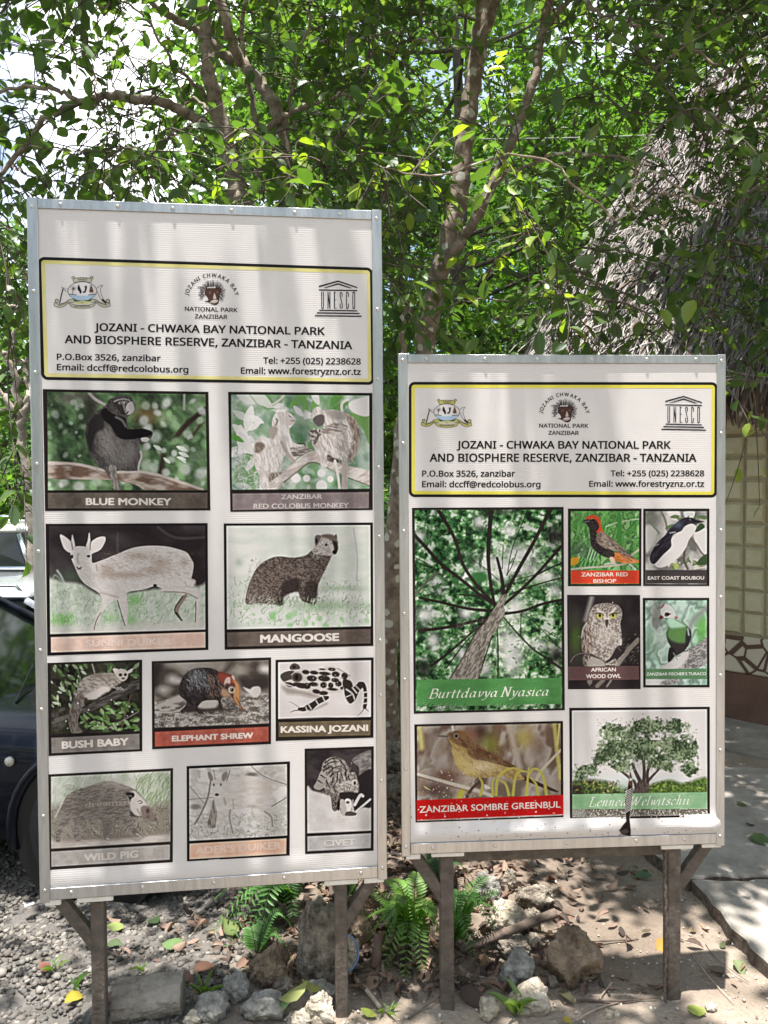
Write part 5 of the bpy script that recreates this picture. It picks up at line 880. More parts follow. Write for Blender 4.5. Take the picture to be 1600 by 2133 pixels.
# the far wood: one mass
n = 26000; a = rng.uniform(math.radians(28), math.radians(152), n); R = rng.uniform(20, 27, n); x = R*np.cos(a)*1.2; hgt = np.where(x < -6, 5.5, 13)*(.75+.5*fbm(x*.25, R*.1, 4)); z = rng.uniform(0, 1, n)**.9*hgt
P = np.stack([x, R*np.sin(a), z], 1); N = rng.normal(0, .5, (n, 3))+np.array([0, -.3, .9]); D = np.cross(N, rng.normal(0, 1, (n, 3)))
V, F, c = leaf_mesh(P, D, N, rng.uniform(.35, .75, n), np.full(n, .75), leafcol(n, 0, g1), 1); fw = mk('woodland', V, F, M['leaf_far'], None, c); fw['kind'] = 'stuff'; tag(fw, 'distant green wood closing the view behind the trees', 'woodland')
# ================================================================ PARKED CARS
def cut(V, F):
    u = sorted({i for f in F for i in f}); k = {j: i for i, j in enumerate(u)}; return [V[j] for j in u], [tuple(k[i] for i in f) for f in F]
def car(name, label, paint, loc, rz, L, Wd, H, wb, rw, boxy=0.0, sh=0.0):
    """front is local +x; z = 0 on the ground. Built of a lofted shell, a glazed cabin, roof, pillars, wheels and lamps."""
    t = thing(name, label, 'car', loc, rz, 'cars parked on the gravel lot'); hw = Wd/2; belt = H*(.60+.13*boxy); ov = (L-wb)/2
    xf = L/2; xr = -L/2; bon = H*(.60+.03*boxy)
    # lower shell: stations along the length, a rounded section at each
    st = [(xr, .30, .50, .80), (xr+.05, .22, .58, .92), (xr+.3, .19, .60, .985), (-wb/2, .19, .605, 1), (0, .19, .60, 1), (wb/2-.25, .19, .60, 1), (wb/2+.02, .19, .585, 1), (xf-.35, .19, .555, .97), (xf-.12, .2, .51, .90), (xf-.02, .24, .43, .80), (xf, .28, .38, .74)]
    V = []; F = []
    for x, zb, zt, ww in st:
        b, tp, W_2 = zb*H/1.0*.9, zt*H, hw*ww
        sec = [(.0, tp+.035*H*(1-abs(x)/L)), (.55, tp+.03*H*(1-abs(x)/L)), (.86, tp), (.955, tp-.03*H), (.985, tp-.10*H), (1.0, tp-.18*H), (1.0, b+.14*H), (.975, b+.03*H), (.9, b), (0, b)]
        ring = [(x, -s*W_2, z) for s, z in sec]+[(x, s*W_2, z) for s, z in sec[-2:0:-1]]; V += ring
    k = len(V)//len(st)
    for i in range(len(st)-1):
        for j in range(k): F.append((i*k+j, i*k+(j+1) % k, (i+1)*k+(j+1) % k, (i+1)*k+j))
    F += [tuple(range(k-1, -1, -1)), tuple(range((len(st)-1)*k, len(st)*k))]
    body = mk('body', V, F, paint, t, None, True, False)
    # cabin glass
    cab = [(-L*.46*(.9+.1*boxy), belt, .93), (-L*.40, H*.93, .80), (-L*.20, H*.965, .80), (L*(.02+sh), H*.96, .79), (L*(.24+sh), belt+.02, .90)]
    g = MB(); n = len(cab)
    lowx = [-L*.46, -L*.36, -L*.15, L*(.06+sh), L*(.27+sh)]
    VV = [(cab[i][0], s*hw*cab[i][2], cab[i][1]) for i in range(n) for s in (-1, 1)]+[(lowx[i], s*hw*.95, belt-.02) for i in range(n) for s in (-1, 1)]
    parts = {'rear_window': [(0, 2, 3, 1), (0, 1, 2*n+1, 2*n)], 'windscreen': [(2*n-4, 2*n-2, 2*n-1, 2*n-3), (2*n-2, 4*n-2, 4*n-1, 2*n-1)]}
    for nm in ('rear_window', 'windscreen'): mk(nm, *cut(VV, parts[nm]), M['glass'], t, None, False, False)
    for q in (0, 1): mk('side_window', *cut(VV, [(2*i+q, 2*n+2*i+q, 2*n+2*i+2+q, 2*i+2+q) for i in range(n-1)]), M['glass'], t, None, False, False)
    r = MB(); r.box((-L*.41, -hw*.80, H*.945), (L*(.035+sh), hw*.80, H), None, .03); rf = r.build('roof', paint, t, True, False)
    for s in (-1, 1):
        r = MB(); r.tube([(-L*.38, s*hw*.72, H*.995), (-L*.37, s*hw*.72, H*1.03), (L*sh, s*hw*.72, H*1.03), (L*(.01+sh), s*hw*.72, H*.995)], .012, 6); r.build('roof_rail', M['chrome'], rf, True, False)
        for x0, z0, x1, z1, w0 in ((L*(.262+sh), belt, L*(.03+sh), H*.955, .024), (L*(.02+sh*.6), belt, L*(sh*.6-.025), H*.95, .03), (-L*.20, belt, -L*.22, H*.95, .035), (-L*.455, belt, -L*.405, H*.94, .05)):
            p = MB(); p.tube([(x0, s*hw*.955, z0), (x1, s*hw*.815, z1)], w0, 6); p.build('pillar', paint if abs(x0) > L*.15 or sh else M['chrome'], t, True, False)
        p = MB(); p.box((wb/2-.62+L*sh, s*hw*.97-.05*(s < 0), belt-.02), (wb/2-.46+L*sh, s*hw*.97+.05*(s > 0)+.05*s, belt+.10), None, .02); p.build('mirror', paint, t, True, False)
        p = MB(); p.tube([(wb/2-.36, s*(hw*.985), H*.50), (wb/2-.36, s*(hw*1.004), H*.50)], .02, 12); p.build('side_marker', M['lamp'], t, True, False).scale = (1, 1, 1)
        p = MB(); p.add([(xf-.30, s*hw*.965, H*.50), (xf-.10, s*hw*.90, H*.49), (xf-.02, s*hw*.74, H*.44), (xf-.03, s*hw*.72, H*.38), (xf-.12, s*hw*.905, H*.41), (xf-.28, s*hw*.975, H*.45)], [(0, 1, 2, 3, 4, 5)] if s > 0 else [(5, 4, 3, 2, 1, 0)]); p.build('headlight', M['lamp'], t, False, False)
        for x in (wb/2, -wb/2):
            a = MB(); ring = [(x+math.cos(q)*rw*1.24, s*hw*.998, rw+math.sin(q)*rw*1.24) for q in np.linspace(-.25, math.pi+.25, 22)]; a.tube(ring, .028, 6); a.build('wheel_arch', paint, body, True, False)
            a = MB(); a.tube([(x, s*hw*.80, rw), (x, s*(hw+.003), rw)], rw*1.22, 28); a.build('wheel_well', M['black'], body, False, False)
            wv = MB(); pr = [(.0, .70), (.0, .93), (.03, 1.0), (.10, 1.0), (.13, .93)]
            V2 = []; F2 = []; nn = 36
            for q in range(nn):
                c_, s_ = math.cos(2*math.pi*q/nn), math.sin(2*math.pi*q/nn)
                for dy, rr in pr: V2.append((x+c_*rr*rw, s*(hw+.014-dy), rw+s_*rr*rw))
            for q in range(nn):
                for j in range(4): F2.append((q*5+j, q*5+j+1, ((q+1) % nn)*5+j+1, ((q+1) % nn)*5+j))
            wv.add(V2, F2); wh = wv.build('wheel', M['rubber'], t, True, False)
            rm = MB(); rm.tube([(x, s*(hw-.04), rw), (x, s*(hw+.004), rw)], rw*.62, 30); rm.build('rim', M['rim'], wh, False, False)
            hb = MB(); hb.tube([(x, s*(hw+.002), rw), (x, s*(hw+.012), rw)], rw*.13, 12); hb.build('hub_cap', M['rim'], wh, False, False)
    b = MB(); b.tube([(xf-.10, -hw*.86, H*.22), (xf+.015, -hw*.6, H*.22), (xf+.03, 0, H*.22), (xf+.015, hw*.6, H*.22), (xf-.10, hw*.86, H*.22)], .05, 8); b.build('bumper', paint, t, True, False)
    b = MB(); b.tube([(L*(.27+sh), -hw*.5, belt+.035), (L*(.215+sh), hw*.1, belt+.10)], .007, 5); b.build('wiper', M['black'], t, False, False)
    return t
q = gnd(185, 1884, -.125)
car('dark_car', 'dark navy car nearest the tall board, front wheel beside its left edge', M['car_dark'], (q[0]-.906, q[1]+.86, -.125), math.radians(-9), 3.35, 1.36, 1.14, 2.05, .285, 0, -.13)
car('silver_car', 'silver car with chrome roof edge and dark windows, between dark and cream car', M['car_silver'], (-2.35, 5.45, -.22), math.radians(-4), 3.5, 1.4, 1.14, 2.1, .28)
car('cream_car', 'cream coloured high car with long dark window, farthest of the parked cars', M['car_white'], (-3.2, 7.5, -.27), math.radians(0), 3.6, 1.45, 1.5, 2.2, .29, 1)
# ================================================================ THE TWO INFORMATION BOARDS
import os
try:                               # a clean sans bundled with Blender itself; its built-in default where that is missing
    FONT = bpy.data.fonts.load(os.path.join(bpy.utils.system_resource('DATAFILES', path='fonts'), 'NotoSansHebrew-Regular.woff2'))
except Exception: FONT = None
def text_mesh(s, off, f=None):             # bold strokes: the outline laid down a few times, each a hair above the last
    V, F = text_mesh0(s, f)
    if off <= 0: return V, F
    VV = []; FF = []
    for k in range(6): VV.append(V+off*np.array([math.cos(k*math.pi/3+.5), math.sin(k*math.pi/3+.5)*.8])); FF += [tuple(i+k*len(V) for i in f) for f in F]
    return np.concatenate(VV), FF
def text_mesh0(s, f=None):
    cu = bpy.data.curves.new('t', 'FONT'); cu.body = s; cu.font = (f or FONT or cu.font) if f != 0 else cu.font; cu.resolution_u = 3; o = bpy.data.objects.new('t', cu); C.collection.objects.link(o)
    dg = bpy.context.evaluated_depsgraph_get(); me = o.evaluated_get(dg).to_mesh(); V = np.array([v.co[:2] for v in me.vertices]).reshape(-1, 2); F = [tuple(p.vertices) for p in me.polygons]
    o.evaluated_get(dg).to_mesh_clear(); bpy.data.objects.remove(o); bpy.data.curves.remove(cu); return V, F
CAPH = float(text_mesh('H', 0)[0][:, 1].max()); CAPH0 = float(text_mesh('H', 0, 0)[0][:, 1].max())
NIB = {'B': '0 0 .02 1|-.05 1 .3 1 .45 .87 .42 .62 .2 .53 .02 .53|.2 .53 .47 .5 .54 .3 .44 .05 .2 0 -.08 0', 'u': '0 .56 .05 .62 .09 .58 .05 .15 .12 .02 .25 .06 .38 .28|.42 .62 .38 .12 .45 0 .53 .08', 'r': '0 .56 .08 .62 .08 0|.08 .35 .2 .58 .34 .6', 't': '.11 .85 .07 .12 .16 0 .28 .08|0 .61 .28 .61', 'd': '.42 .5 .25 .63 .06 .45 .04 .15 .15 0 .32 .1 .42 .35|.46 1.02 .43 .12 .50 0 .58 .08|.36 1.0 .46 1.02', 'a': '.40 .5 .25 .63 .06 .45 .04 .15 .15 0 .30 .1 .40 .35|.43 .62 .41 .12 .48 0 .56 .08', 'v': '0 .6 .08 .6 .16 .02 .4 .4 .38 .6', 'y': '0 .6 .08 .6 .2 .04|.44 .62 .32 .1 .1 -.28 -.06 -.28', 'N': '.02 0 .06 1|-.06 1 .08 1 .54 0|.54 0 .57 1|-.1 0 .14 0|.46 1 .7 1', 's': '.34 .52 .2 .63 .07 .5 .19 .34 .3 .2 .24 .03 .1 0 0 .12', 'i': '0 .56 .08 .62 .07 .1 .13 0 .22 .08|.1 .84 .13 .88', 'c': '.36 .5 .22 .63 .06 .45 .03 .15 .14 0 .28 .04 .38 .16', 'L': '.1 1 .04 0|-.06 1 .26 1|-.06 0 .5 0 .56 .22', 'e': '.05 .3 .25 .36 .34 .5 .25 .63 .1 .53 .03 .25 .1 .02 .25 .03 .36 .15', 'n': '0 .56 .08 .62 .07 0|.07 .35 .22 .6 .36 .58 .34 .12 .41 0 .5 .08', 'W': '.0 1 .14 0 .4 .9|.4 1 .52 0 .82 1|-.1 1 .14 1|.72 1 .94 1', 'l': '0 1.0 .09 1.02 .06 .1 .12 0 .21 .08', 'w': '0 .6 .07 .58 .11 .02 .3 .45|.32 .62 .36 .02 .58 .45 .56 .62', 'h': '0 1.0 .08 1.02 .05 0|.05 .35 .2 .6 .34 .58 .32 .12 .39 0 .48 .08'}
def nib_text(s):
    V = []; F = []; D = []; x0 = 0; nb = np.array([.062, .035]); k = 0
    for ch in s:
        if ch == ' ': x0 += .3; continue
        mxx = 0
        for stroke in NIB[ch].split('|'):
            p = P_(stroke); mxx = max(mxx, p[:, 0].max()); p = smooth_line(p, False, 5) if len(p) > 2 else p
            p = np.array([p[:, 0]+x0+p[:, 1]*.26, p[:, 1]]).T; k += 1
            for i in range(len(p)):
                V += [tuple(p[i]-nb), tuple(p[i]+nb)]; D += [k % 7*2e-5]*2
                if i: n = len(V); F.append((n-4, n-2, n-1, n-3))
        x0 += mxx+.15
    return np.array(V), F, np.array(D)
SCREW = None
class Board:
    def __init__(S, name, label, loc, yaw, lean, H, corners):
        S.bulge = lambda s, t: 0*s; S.t = thing(name, label, 'information board', (loc[0], loc[1], 0), yaw, 'information boards'); S.z0, S.lean, S.H = loc[2], lean, H
        S.h = hom(corners, [(-.5, H), (.5, H), (.5, 0), (-.5, 0)])
    def P(S, s, t, d=0):           # board surface -> root-local
        s, t, d = np.broadcast_arrays(np.asarray(s, float), np.asarray(t, float), np.asarray(d, float)); cl_, sl_ = math.cos(S.lean), math.sin(S.lean)
        return np.stack([s, t*sl_-d*cl_, S.z0+t*cl_+d*sl_], -1)
    def PB(S, s, t, d): return S.P(s, t, d+np.maximum(S.bulge(np.asarray(s, float), np.asarray(t, float)), 0))
    def st(S, u, v): return happ(S.h, np.asarray(u, float), np.asarray(v, float))
    def strip(S, name, m, parent, a, b, d0, d1, bev=.0015):     # a flat bar on the board plane, from (s,t) a to b
        mb = MB(); mb.box((a[0], d0, a[1]), (b[0], d1, b[1]), None, bev); V = np.array(mb.v); return mk(name, S.P(V[:, 0], V[:, 2], V[:, 1]), mb.f, m, parent, None, False, False)
    def screw(S, s, t, d, parent):
        global SCREW
        p = S.P(s, t, d)
        if SCREW is None:
            V = []; F = []; n = 12
            for r, y in ((.0055, 0), (.0052, -.0016), (.0035, -.0028), (.0014, -.0031)):
                V += [(math.cos(2*math.pi*k/n)*r, y, math.sin(2*math.pi*k/n)*r) for k in range(n)]
            for j in range(3):
                for k in range(n): F.append((j*n+k, j*n+(k+1) % n, j*n+n+(k+1) % n, j*n+n+k))
            F.append(tuple(range(3*n, 4*n))); SCREW = mk('screw', V, F, M['screw'], parent, None, True, False); SCREW.location = p; return
        o = SCREW.copy(); C.collection.objects.link(o); o.parent = parent; o.location = p
    def art(S, f, name, parent, d, label=None, thr=.5):
        s, t = S.st(f.U, f.V); hh, ww = f.U.shape; i = np.arange(hh*ww).reshape(hh, ww); F = np.stack([i[1:, :-1], i[1:, 1:], i[:-1, 1:], i[:-1, :-1]], -1).reshape(-1, 4)
        f.c = f.neutral(); c = f.lin().reshape(-1, 3)**1.17*.88*np.array([1, 1, 1.03]); V = S.PB(s, t, d).reshape(-1, 3)
        if f.alpha:
            F = F[f.al.ravel()[F].max(1) > thr]; u, inv = np.unique(F, return_inverse=True); F = inv.reshape(F.shape); V = V[u]; c = c[u]
        o = mk(name, V, F, M['art'], parent, c, False, False)
        if label: o['label'] = label
        return o
    def text(S, s, x0, x1, yl, yr, cap, m, parent, T=(0, 0, 1), d=.0003, off=0, name='lettering', face=None):
        if s[0] == '~': V, F, D = nib_text(s[1:]); ch = 1.
        else: V, F = text_mesh(s, off, face); D = (np.arange(len(V))//max(1, len(V)//6))*1.2e-5; ch = (CAPH if face is None else CAPH0)+off*1.6
        a, b = V[:, 0].min(), V[:, 0].max(); w_ = (V[:, 0]-a)/(b-a)
        X = x0+w_*(x1-x0); Y = yl+(yr-yl)*w_-V[:, 1]/ch*cap
        s_, t_ = S.st(T[0]+X/T[2], T[1]+Y/T[2]); return mk(name, S.PB(s_, t_, d+D), F, m, parent, None, False, False)
    def arc(S, s, T, cx, cy, r, a0, a1, cap, m, parent, off=.02):
        mb = MB(); n = len(s); wid = [];
        for ch in s:
            V, F = text_mesh(ch, off) if ch != ' ' else (None, None); wid.append(.32 if V is None else V[:, 0].max()-V[:, 0].min()+.1)
        tot = sum(wid); k = cap/(CAPH+2*off); pos = 0
        for ch, w_ in zip(s, wid):
            a = a0+(a1-a0)*(pos+w_/2)/tot; pos += w_
            if ch == ' ': continue
            V, F = text_mesh(ch, off); x = (V[:, 0]-(V[:, 0].min()+V[:, 0].max())/2)*k; y = V[:, 1]*k-cap/2
            X = cx+math.cos(a)*(r+y)+math.sin(a)*x; Y = cy-math.sin(a)*(r+y)+math.cos(a)*x
            s_, t_ = S.st(T[0]+X/T[2], T[1]+Y/T[2]); P = S.PB(s_, t_, .0005+(np.arange(len(V))//max(1, len(V)//6))*1.2e-5); mb.add(P, F)
        return mb.build('lettering', m, parent, False, False)
    def ring(S, q, rad, i0, i1, m, parent, d, name):             # rounded rectangular outline
        s_, t_ = S.st([p[0] for p in q], [p[1] for p in q]); V = []; F = []
        L = [np.array([s_[k], t_[k]]) for k in range(4)]; c = sum(L)/4
        def loop(ins):
            o = []
            for k in range(4):
                p = L[k]; e1 = L[(k-1) % 4]-p; e2 = L[(k+1) % 4]-p; e1 = e1/np.linalg.norm(e1); e2 = e2/np.linalg.norm(e2); p0 = p+(e1+e2)*rad; r = rad-ins
                for a in np.linspace(0, math.pi/2, 8): o.append(p0-(e2*math.cos(a)+e1*math.sin(a))*r if True else 0)
            return [p+(q-p)*t for p, q in zip(o, o[1:]+o[:1]) for t in (np.arange(60)/60 if np.linalg.norm(q-p) > .1 else (0,))]
        a, b = loop(i0), loop(i1); n = len(a); V = a+b
        # order the corner arcs from the incoming to the outgoing edge
        F = [(k, (k+1) % n, n+(k+1) % n, n+k) for k in range(n)]; V = np.array(V); return mk(name, S.PB(V[:, 0], V[:, 1], d), F, m, parent, None, False, False)
    def panel(S, bulge):
        S.bulge = bulge
        nx, ny = 60, 120; s, t = np.meshgrid(np.linspace(-.497, .497, nx), np.linspace(.003, S.H-.003, ny)); d = bulge(s, t)
        i = np.arange(nx*ny).reshape(ny, nx); F = np.stack([i[:-1, :-1], i[:-1, 1:], i[1:, 1:], i[1:, :-1]], -1).reshape(-1, 4)
        o = mk('panel', S.P(s, t, d).reshape(-1, 3), F, M['panel'], S.t, None, True, False)
        b = MB(); b.box((-.496, -.0012, .004), (.496, -.010, S.H-.004)); V = np.array(b.v); mk('panel_back', S.P(V[:, 0], V[:, 2], V[:, 1]), b.f, M['tab'], S.t, None, False, False); return o
def ink_of(rgb, k=.84): 
    c = tuple((x/255.)**2.2*k for x in rgb); key = 'ink_%d_%d_%d' % rgb
    if key not in M: M[key] = mat('caption_print', c, rough=.4)
    return M[key]
def lines(B, T, rows, m, parent):
    for r in rows: B.text(*r[:6], m, parent, T, off=r[6] if len(r) > 6 else .022)
CAPT = {'blue_monkey': 'picture of a grey monkey sitting on a bough, captioned BLUE MONKEY', 'colobus': 'faded picture of two monkeys grooming, captioned ZANZIBAR RED COLOBUS MONKEY', 'sunni': 'faded picture of a small antelope walking, captioned SUNNI DUIKER', 'mangoose': 'picture of a brown furry animal in grass, captioned MANGOOSE', 'bush_baby': 'picture of a pale animal on a branch at night, captioned BUSH BABY', 'shrew': 'picture of a black and orange long-nosed shrew, captioned ELEPHANT SHREW', 'kassina': 'picture of a spotted frog, captioned KASSINA JOZANI', 'wild_pig': 'faded picture of a grey pig in grass, captioned WILD PIG', 'ader': "almost bleached picture of an antelope, captioned ADER'S DUIKER", 'civet': 'picture of a striped animal walking on sand, captioned CIVET', 'burtt': 'large picture looking up a tree trunk, captioned Burttdavya Nyasica', 'bishop': 'picture of a red and black bird, captioned ZANZIBAR RED BISHOP', 'boubou': 'picture of a black and white bird, captioned EAST COAST BOUBOU', 'owl': 'picture of a yellow-eyed owl, captioned AFRICAN WOOD OWL', 'turaco': "picture of a green bird with white head, captioned ZANZIBAR FISCHER'S TURACO", 'greenbul': 'picture of a brown and yellow bird, captioned ZANZIBAR SOMBRE GREENBUL', 'lennea': 'torn picture of a wide tree, captioned Lennea Welwitschii'}
def pictures(B, pics):
    for key, fn in pics:
        f, caps = fn(); f.c = f.crisp(); o = B.art(f, 'picture', B.t, .0003, CAPT[key])
        for (tx, x0, x1, yl, yr, cap, rgb, bold) in caps:
            B.text(tx, x0, x1, yl, yr, cap*.92, ink_of(rgb), o, f.o, .0006, bold*.011+.006, face=0)
# ---- the tall board
L = Board('information_board', 'taller white board on the left with ten animal pictures', (-.4939, 2.2096, .432), math.radians(6.90), math.radians(1.093), 1.985, [(60, 413), (795, 440), (806, 1822), (80, 1872)])
L.panel(lambda s, t: .0005+.006*np.exp(-((t-.05)/.02)**2)*sstep(.5, .45, np.abs(s))*np.clip(-.4+2*fbm(s*5+3, t*10+1, 2), 0, 1.4)+.0015*(fbm(s*3, t*3, 6)-.5))
R = Board('information_board', 'shorter white board on the right with seven tree and bird pictures', (.5456, 2.303, .4983), math.radians(3.302), math.radians(1.022), 1.4966, [(828, 740), (1508, 738), (1511, 1752), (838, 1776)])
R.panel(lambda s, t: .0005+.013*np.exp(-((t-.055)/.022)**2)*sstep(.5, .45, np.abs(s))*np.clip(-.25+2.1*fbm(s*4.5+1, t*14+4, 3), 0, 1.5)+.0015*(fbm(s*3, t*3, 16)-.5))
for B, hd, T1, T2, T3, yel in ((L, [(82, 534), (777, 557), (780, 800), (88, 789)], (96.6, 561, 10.19), (364.4, 549.8, 10.70), (640, 570, 10.0), 'yellow_faded'), (R, [(850, 797), (1492, 794), (1492, 1034), (851, 1036)], (860, 820, 11.43), (1100, 800, 11.43), (1359.2, 809.8, 10.44), 'yellow')):
    fr = B.ring(hd, .018, 0, .0085, M['ink'], B.t, .0002, 'header_border'); B.ring(hd, .018, .0088, .0185, M[yel], fr, .0003, 'yellow_border')
    em = B.art(emblem(T1, B is R), 'crest', B.t, .0003); lg = B.art(face_logo(T2), 'monkey_emblem', B.t, .0003); un = B.art(unesco(T3), 'temple_emblem', B.t, .0003)
    k = M['ink']; B.arc('JOZANI CHWAKA BAY', T2, 837, 820, 582, math.radians(168), math.radians(12), 92, k, lg)
    B.text('NATIONAL PARK', 240, 1410, 1030, 1030 if B is R else 1062, 96, k, lg, T2, d=.0005, off=.022); B.text('ZANZIBAR', 462, 1185, 1200, 1200 if B is R else 1215, 96, k, lg, T2, d=.0005, off=.022)
    kk = M['ink_crest'] = mat('crest_lettering', (.05, .045, .02), rough=.5) if 'ink_crest' not in M else M['ink_crest']
    B.text('SMZ', 690, 900, 222, 222, 46, kk, em, T1, d=.0005, off=.02); B.text('SERIKALI', 280, 510, 770, 690, 40, kk, em, T1, d=.0005, off=.02); B.text('YA', 755, 810, 705, 705, 34, kk, em, T1, d=.0005, off=.02); B.text('ZANZIBAR', 620, 960, 785, 780, 44, kk, em, T1, d=.0005, off=.02); B.text('MAPINDUZI', 1050, 1310, 680, 760, 40, kk, em, T1, d=.0005, off=.02)
head = [('JOZANI - CHWAKA BAY NATIONAL PARK', 292, 1300, 605, 624, 35), ('AND BIOSPHERE RESERVE, ZANZIBAR - TANZANIA', 162, 1420, 658, 686, 36), ('P.O.Box 3526, zanzibar', 127, 582, 731, 738, 28), ('Email: dccff@redcolobus.org', 127, 703, 776, 788, 28), ('Tel: +255 (025) 2238628', 1030, 1457, 748, 753, 28), ('Email: www.forestryznz.or.tz', 932, 1457, 792, 798, 28)]
for r in head: L.text(*r, M['ink'], L.t, (60, 400, 2.1053), off=.027)
for r in [('JOZANI - CHWAKA BAY NATIONAL PARK', 278, 1310, 474, 470, 38), ('AND BIOSPHERE RESERVE, ZANZIBAR - TANZANIA', 148, 1435, 538, 532, 40), ('P.O.Box 3526, zanzibar', 112, 560, 610, 608, 30), ('Email: dccff@redcolobus.org', 112, 683, 661, 659, 30), ('Tel: +255 (025) 2238628', 1020, 1473, 604, 602, 29), ('Email: www.forestryznz.or.tz', 917, 1473, 655, 652, 29)]: R.text(*r, M['ink'], R.t, (830, 730, 2.3188), off=.027)
pictures(L, PICS_L); pictures(R, PICS_R)
# ---- torn slit low in the shorter board
f = Pic(1170, 1450, 4.4444, "520 660 670 660 670 1300 520 1300", .8, True)
f.p("640 690 660 760 662 860 655 960 640 1080 632 1140 645 1290 610 1285 560 1275 530 1230 560 1190 600 1150 598 1060 592 960 612 860 630 760", (44, 34, 31), sm=False)
for k in range(13): f.s([600+k % 2*3, 880+k*16, 652, 850+k*16], 7, (214, 206, 198))
f.p("635 690 660 760 662 840 625 815", (96, 66, 50), sm=False); f.p("535 1235 600 1215 628 1245 600 1270 560 1268", (96, 88, 82), sm=False); f.p("640 750 660 760 655 775 630 780", (228, 222, 216), sm=False)
tr = R.art(f, 'torn_slit', R.t, .0010, 'dark torn slit in the panel below the tree picture'); f = None
# ---- flecks of dirt on the lower part of the shorter board
mb = MB()
for k in range(150):
    u, v = rng.uniform(845, 1505), 1752-abs(rng.normal(0, 60)); s_, t_ = R.st(u, min(v, 1748)); r_ = rng.uniform(.0008, .0024); mb.add([R.P(s_+math.cos(a)*r_*rng.uniform(.7, 1.3), t_+math.sin(a)*r_, .0008+np.maximum(R.bulge(s_, t_), 0)) for a in np.linspace(0, 5.6, 7)], [tuple(range(7))])
o = mb.build('dirt_specks', M['clay'], R.t, False, False); o['kind'] = 'stuff'
# ---- frames, screws, legs
for B, W1, sc in ((L, .029, (60, 795)), (R, .027, (828, 1508))):
    H = B.H; top = B.strip('top_strip', M['alu'], B.t, (-.5+W1, H-W1*.95), (.5-W1, H), .0, .0040); lf = B.strip('side_strip', M['alu'], B.t, (-.5, -.012), (-.5+W1, H+.002), -.012, .0046); rt = B.strip('side_strip', M['alu'], B.t, (.5-W1, -.012), (.5, H+.002), -.012, .0046); bt = B.strip('bottom_strip', M['alu'], B.t, (-.5+W1, -.004), (.5-W1, W1*1.05), .0025 if B is L else .003, .0066)
    n = 7
    for k in range(n-1): B.screw(-.5+W1/2+(1-W1)*(k+.45+rng.uniform(-.12, .12))/(n-1), H-W1*.5, .0040, top)
    for k in range(5): B.screw(-.40+.2*k+rng.uniform(-.03, .03), W1*.5, .0066, bt)
    for side, s in ((lf, -.5+W1/2), (rt, .5-W1/2)):
        m_ = 9 if B is L else 7
        for k in range(m_): B.screw(s, H*(.012+.976*k/(m_-1)+(rng.uniform(-.02, .02) if 0 < k < m_-1 else 0)), .0046, side)
def leg(B, name, s0, t0, s1, t1, wd, dep, d):       # square tube in the board's plane, set behind it
    a, b = B.P(s0, t0, d), B.P(s1, t1, d); v = b-a; Ln = np.linalg.norm(v); v /= Ln; side = np.cross(v, [0, 1., 0]); side /= np.linalg.norm(side); fw = np.cross(side, v); V = []
    mb = MB(); mb.box((-wd/2, -dep/2, 0), (wd/2, dep/2, Ln), None, .003); V = [a+side*p[0]+fw*p[1]+v*p[2] for p in mb.v]; return mk(name, V, mb.f, M['post'], B.t, None, False, False)
tl, tr_ = .0, 0
sL = [float(L.st(u, 1850)[0]) for u in (195, 710)]; sR = [float(R.st(u, 1765)[0]) for u in (934, 1413)]
for s in sL: leg(L, 'leg', s, -.52, s, .30, .038, .04, -.036)
for s in sR: leg(R, 'leg', s, -.60, s, .30, .041, .042, -.038)
leg(L, 'brace', -.47, .0, sL[0]-.005, -.165, .034, .03, -.034); leg(L, 'brace', .475, .0, sL[1]+.005, -.165, .034, .03, -.034)
leg(R, 'brace', -.475, .0, sR[0]-.005, -.165, .036, .03, -.036); leg(R, 'brace', .475, .0, sR[1]+.005, -.165, .036, .03, -.036)
leg(R, 'crossbar', sR[0]+.022, -.035, sR[1]-.022, -.035, .034, .034, -.05); leg(L, 'crossbar', sL[0]+.022, .10, sL[1]-.022, .10, .034, .034, -.05)
for B, ss in ((L, sL), (R, sR)):
    for s, wd in ((ss[0], .05), (ss[1], .05), (-.465, .022), (.46, .03)): B.strip('panel_offcut', M['tab'], B.t, (s-wd, -.020+rng.uniform(-.003, .003)), (s+wd, -.0045), -.006, .0025)
# ================================================================ STONES, FERNS, LEAVES AND OTHER SMALL THINGS
def ico(sub):
    t = (1+5**.5)/2; V = [(-1, t, 0), (1, t, 0), (-1, -t, 0), (1, -t, 0), (0, -1, t), (0, 1, t), (0, -1, -t), (0, 1, -t), (t, 0, -1), (t, 0, 1), (-t, 0, -1), (-t, 0, 1)]
    F = [(0, 11, 5), (0, 5, 1), (0, 1, 7), (0, 7, 10), (0, 10, 11), (1, 5, 9), (5, 11, 4), (11, 10, 2), (10, 7, 6), (7, 1, 8), (3, 9, 4), (3, 4, 2), (3, 2, 6), (3, 6, 8), (3, 8, 9), (4, 9, 5), (2, 4, 11), (6, 2, 10), (8, 6, 7), (9, 8, 1)]
    V = [np.array(v)/np.linalg.norm(v) for v in V]
    for _ in range(sub):
        c = {}; G = []
        def mid(a, b):
            k = (min(a, b), max(a, b))
            if k not in c: q = V[a]+V[b]; V.append(q/np.linalg.norm(q)); c[k] = len(V)-1
            return c[k]
        for a, b, d in F: x, y, z = mid(a, b), mid(b, d), mid(d, a); G += [(a, x, z), (b, y, x), (d, z, y), (x, y, z)]
        F = G
    return np.array(V), np.array(F)
IV, IF = ico(4); IV1, IF1 = ico(0)
